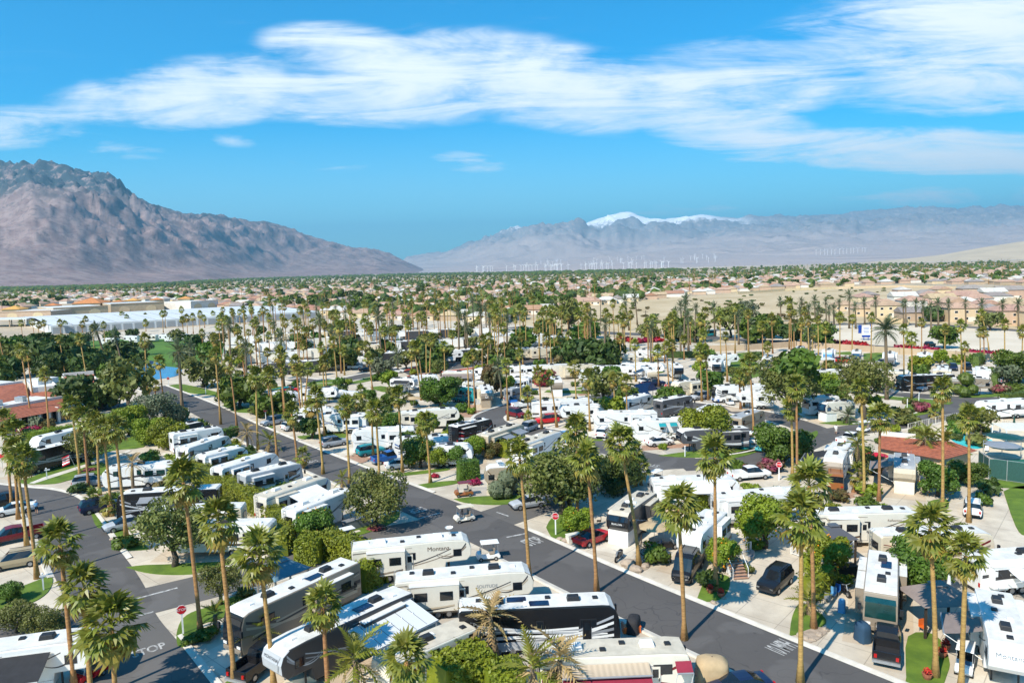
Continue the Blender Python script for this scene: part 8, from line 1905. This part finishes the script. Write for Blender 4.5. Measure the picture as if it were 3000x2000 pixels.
# ---------------------------------------------------------------- the town beyond
def inpoly(x, y, P):
    c = False; j = len(P)-1
    for i in range(len(P)):
        if (P[i][1] > y) != (P[j][1] > y) and x < (P[j][0]-P[i][0])*(y-P[i][1])/(P[j][1]-P[i][1])+P[i][0]: c = not c
        j = i
    return c
TOWN = [(-150, 925), (0, 918), (170, 890), (480, 882), (700, 905), (860, 912), (960, 922), (1120, 935), (1300, 938), (1480, 945), (1560, 918), (1700, 898), (1900, 876), (2150, 855), (2300, 846), (2650, 830), (3150, 838), (3150, 765), (2500, 775), (2000, 790), (1450, 800), (1260, 801), (790, 812), (380, 838), (0, 848), (-150, 850)]
HOMES2 = [(2480, 905), (2560, 870), (2800, 862), (3150, 872), (3150, 935), (2700, 915), (2560, 920)]
tr = random.Random(99)
WALLS = ['stucco_cream', 'stucco_white', 'stucco_tan', 'stucco_pink']; ROOFS = ['tile_terracotta', 'tile_salmon', 'tile_salmon', 'tile_tan', 'tile_grey', 'tile_white']
RN = dict(tile_terracotta='terracotta', tile_salmon='salmon pink', tile_tan='tan', tile_grey='grey', tile_white='whitish', tile_orange='orange')
cand = []
for i in range(26000):
    x = tr.uniform(-140, 3140); y = 762+(tr.random()**1.25)*190
    if not inpoly(x, y, TOWN): continue
    p = G(x, y)
    if p.y > 5200 or p.y < 0: continue
    cand.append((p.y, x, y, p))
cand.sort(key=lambda c: c[0])
grid = {}; placed = []
def free(p, r_):
    k = (int(p.x//30), int(p.y//30))
    for a in (-1, 0, 1):
        for b_ in (-1, 0, 1):
            for q in grid.get((k[0]+a, k[1]+b_), ()):
                if abs(q.x-p.x)+abs(q.y-p.y) < r_: return False
    grid.setdefault(k, []).append(p); return True
for x, y in [(tr.uniform(2480, 3140), tr.uniform(868, 925)) for _ in range(160)]:
    if inpoly(x, y, HOMES2):
        p = G(x, y)
        if free(p, 21): placed.append((p.y, x, y, p, True))
for D, x, y, p in cand:
    if len(placed) > 2600: break
    if free(p, 22): placed.append((D, x, y, p, False))
far_b = MB(); nh = 0
for D, x, y, p, h2 in placed:
    w, d = tr.choice((12, 14, 16)), tr.choice((10, 12)); h = 3.2 if not h2 else tr.choice((3.4, 5.8, 6.2)); rz = R(-8)+tr.choice((0, math.pi/2))
    wm, rm = tr.choice(WALLS), (tr.choice(ROOFS) if x < 2300 and not h2 else tr.choice(('tile_salmon', 'tile_grey', 'tile_tan', 'tile_white', 'tile_salmon')))
    if nh < 255:
        nh += 1; sol = 1 if tr.random() < .22 else 0; gb = tr.random() < .35
        zone = 'among the tan houses right of the sand' if h2 else 'left behind the stores' if x < 700 else 'in the town behind the palm grove' if x < 1500 else 'behind the open sand' if x < 2300 else 'behind the sand at right'
        house(p, w, d, h, rz, wm, rm, '%s house, %s roof%s, %s' % (wm.split('_')[1], RN[rm], ' and solar panels' if sol else '', zone), gb, 1, sol, 'houses '+zone, detail=D < 620)
    else:
        hw_ = MB().box((0, 0, h/2), (w, d, h), wm); rf_ = hip_roof(w, d, h, d*.22, rm)
        cz_, sz_ = math.cos(rz), math.sin(rz)
        for part in (hw_, rf_):
            k0 = len(far_b.v); far_b.v += [(p.x+vx*cz_-vy*sz_, p.y+vx*sz_+vy*cz_, vz) for vx, vy, vz in part.v]
            for f, mi in zip(part.f, part.m): far_b.f.append(tuple(i+k0 for i in f)); far_b.m.append(far_b.mi(part.mats[mi]))
add('distant_houses', far_b.mesh('town'), kind='stuff', label='mass of low pale houses of the far town')
# trees of the town: the nearest singly, the rest as one mass
FT = {k: [cached(('crown', k, v, 0), lambda k=k, v=v: tree_crown(k, v, 0)) for v in range(3)] for k in ('dark', 'green', 'olive', 'grey')}
tc_ = []
for i in range(30000):
    x = tr.uniform(-140, 3140); y = 758+(tr.random()**1.15)*190
    if not (inpoly(x, y, TOWN)): continue
    p = G(x, y)
    if p.y > 5600 or p.y < 0: continue
    tc_.append((p.y, x, y, p))
tc_.sort(key=lambda c: c[0])
cut = sum(1 for c in tc_ if c[0] < 1300); near = tc_[:cut]; tr.shuffle(near)
for D, x, y, p in near[:330]:
    zone = 'left behind the stores' if x < 700 else 'in the town behind the palm grove' if x < 1500 else 'behind the open sand' if x < 2300 else 'behind the sand at right'
    if tr.random() < .30:
        h = tr.uniform(8, 15); cx, cy = proj((p.x, p.y, h)); palm((x, y), (cx, cy), 'fan palm '+zone, False, 'fan', tr.uniform(1.0, 1.3), 'town palms '+zone, name='town_palm')
    else:
        k = tr.choice(('dark', 'green', 'olive', 'dark', 'green')); rd = tr.uniform(3, 6.5); cx, cy = proj((p.x, p.y, rd*.9))
        tree((x, y), (cx, cy), rd, k, '%s round tree %s' % ({'dark': 'dark green', 'green': 'green', 'olive': 'olive'}[k], zone), 0, 'town trees '+zone, name='town_tree')
# the rest: small lumpy crowns and palm tufts joined together
ft = MB(); g = np.random.default_rng(3)
V_, F_, M_ = [], [], []
ico = [(0, 0, 1), (.894, 0, .447), (.276, .851, .447), (-.724, .526, .447), (-.724, -.526, .447), (.276, -.851, .447), (.724, .526, -.447), (-.276, .851, -.447), (-.894, 0, -.447), (-.276, -.851, -.447), (.724, -.526, -.447), (0, 0, -1)]
icf = [(0, 1, 2), (0, 2, 3), (0, 3, 4), (0, 4, 5), (0, 5, 1), (1, 6, 2), (2, 7, 3), (3, 8, 4), (4, 9, 5), (5, 10, 1), (6, 7, 2), (7, 8, 3), (8, 9, 4), (9, 10, 5), (10, 6, 1), (11, 7, 6), (11, 8, 7), (11, 9, 8), (11, 10, 9), (11, 6, 10)]
ms = [ft.mi(m) for m in ('leaf_dark', 'leaf_green', 'leaf_olive', 'leaf_dark')]; mt = ft.mi('bark_palm'); mf = ft.mi('frond')
rest = near[330:1400]+tc_[cut:]; tr.shuffle(rest)
for D, x, y, p in rest[:11500]:
    k0 = len(V_)
    if tr.random() < .22:
        h = tr.uniform(8, 15); s = tr.uniform(1.3, 1.9)
        V_ += [(p.x-.25, p.y, 0), (p.x+.25, p.y, 0), (p.x+.2, p.y, h), (p.x-.2, p.y, h), (p.x, p.y-.25, 0), (p.x, p.y+.25, 0), (p.x, p.y+.2, h), (p.x, p.y-.2, h)]
        F_ += [(k0, k0+1, k0+2, k0+3), (k0+4, k0+5, k0+6, k0+7)]; M_ += [mt, mt]
        for q in range(9):
            a = q*.7+tr.random(); e = tr.uniform(-.7, .9); k1 = len(V_); c = math.cos(e)*s*1.5; z = math.sin(e)*s*1.4
            V_ += [(p.x, p.y, h), (p.x+c*.6*math.cos(a-.35), p.y+c*.6*math.sin(a-.35), h+z*.8+.3), (p.x+c*math.cos(a), p.y+c*math.sin(a), h+z-.3), (p.x+c*.6*math.cos(a+.35), p.y+c*.6*math.sin(a+.35), h+z*.8+.3)]
            F_.append((k1, k1+1, k1+2, k1+3)); M_.append(mf)
    else:
        rd = tr.uniform(2.2, 5.5)*(1 if D < 2500 else 1.3); m = tr.choice(ms); hz_ = rd*tr.uniform(.7, 1.2)
        for lump in range(2):
            k0 = len(V_); ox, oy, ls_ = (0, 0, 1) if not lump else (tr.uniform(-.6, .6)*rd, tr.uniform(-.6, .6)*rd, .7)
            for q in ico:
                j = tr.uniform(.75, 1.2)*rd*ls_; V_.append((p.x+ox+q[0]*j, p.y+oy+q[1]*j, max(0, hz_*.9+q[2]*j*.85)))
            F_ += [tuple(k0+i for i in f) for f in icf]; M_ += [m]*20
ft.v, ft.f, ft.m = V_, F_, M_
add('distant_trees', ft.mesh('trees'), kind='stuff', label='mass of dark trees and palms of the far town')
# belt of trees at the foot of the mountains
fb = MB(); V_, F_, M_ = [], [], []; ms = [fb.mi('leaf_dark'), fb.mi('leaf_green')]
for i in range(2600):
    x = tr.uniform(-140, 2000); edge = np.interp(x, [0, 380, 790, 1260, 1450, 2000], [848, 839, 813, 802, 801, 791]); y = edge+tr.uniform(-1.5, 6)
    p = G(x, y)
    if p.y > 7500 or p.y < 0: p = Vector((p.x/p.y*7000, 7000+tr.uniform(-900, 500), 0)) if p.y > 0 else None
    if p is None: continue
    rd = tr.uniform(5, 10); k0 = len(V_)
    for q in ico: j = tr.uniform(.75, 1.2)*rd; V_.append((p.x+q[0]*j*1.6, p.y+q[1]*j, max(0, rd*.5+q[2]*j*.7)))
    F_ += [tuple(k0+i for i in f) for f in icf]; M_ += [tr.choice(ms)]*20
fb.v, fb.f, fb.m = V_, F_, M_
add('tree_belt', fb.mesh('belt'), kind='stuff', label='dark belt of far trees at the foot of the mountains')
# ---------------------------------------------------------------- wind farm
mat('turbine_white', (.86, .86, .86), .5, .05, 1)
def turbine(seed):
    r_ = random.Random(seed); b = MB(); b.tube([(0, 0, -20), (0, 0, 68)], [2.0, 1.2], 6, 'turbine_white'); b.box((0, 0, 69), (3.4, 7, 3.4), 'turbine_white'); a0 = r_.uniform(0, 2.1)
    for k in range(3):
        a = a0+k*2.0944; c, s = math.cos(a), math.sin(a)
        b.face([(-1.3*s, -4.3, 69+1.3*c), (c*34-.3*s, -4.3, 69+s*34+.3*c), (c*34+.3*s, -4.2, 69+s*34-.3*c), (1.3*s, -4.2, 69-1.3*c)], 'turbine_white')
    return b.mesh('turbine')
TB = [turbine(i) for i in range(5)]
fo = curve_px(FOOT_R)
def slope_z(u, Y):
    yb = float(YB_R(u)); Yf = yb+6500
    return 0 if Y < yb else (CAM_H+float(fo(u))*Yf)*((Y-yb)/6500)**1.25
wr = random.Random(4); rows = []
for i in range(62): rows.append((wr.uniform(1392, 1960), wr.choice((5750, 5950, 6150))+wr.uniform(-60, 60), 'on the plain', .66))
for i in range(40): rows.append((wr.uniform(1540, 2110), wr.choice((7200, 8000, 8800))+wr.uniform(-80, 80), 'on the lower slope', .7))
for i in range(14): rows.append((2392+i*11+wr.uniform(-2, 2), 8800, 'in the separate row at right', .75))
for x, Y, zone, s in rows:
    u = uvpx(x, 770)[0]; o = thing('wind_turbine', 'white wind turbine %s of the far wind farm' % zone, 'wind turbine', (u*Y, Y, slope_z(u, Y)), wr.uniform(-.4, .4), 'wind turbines '+zone, me=TB[wr.randrange(5)]); o.scale = (s, s, s)
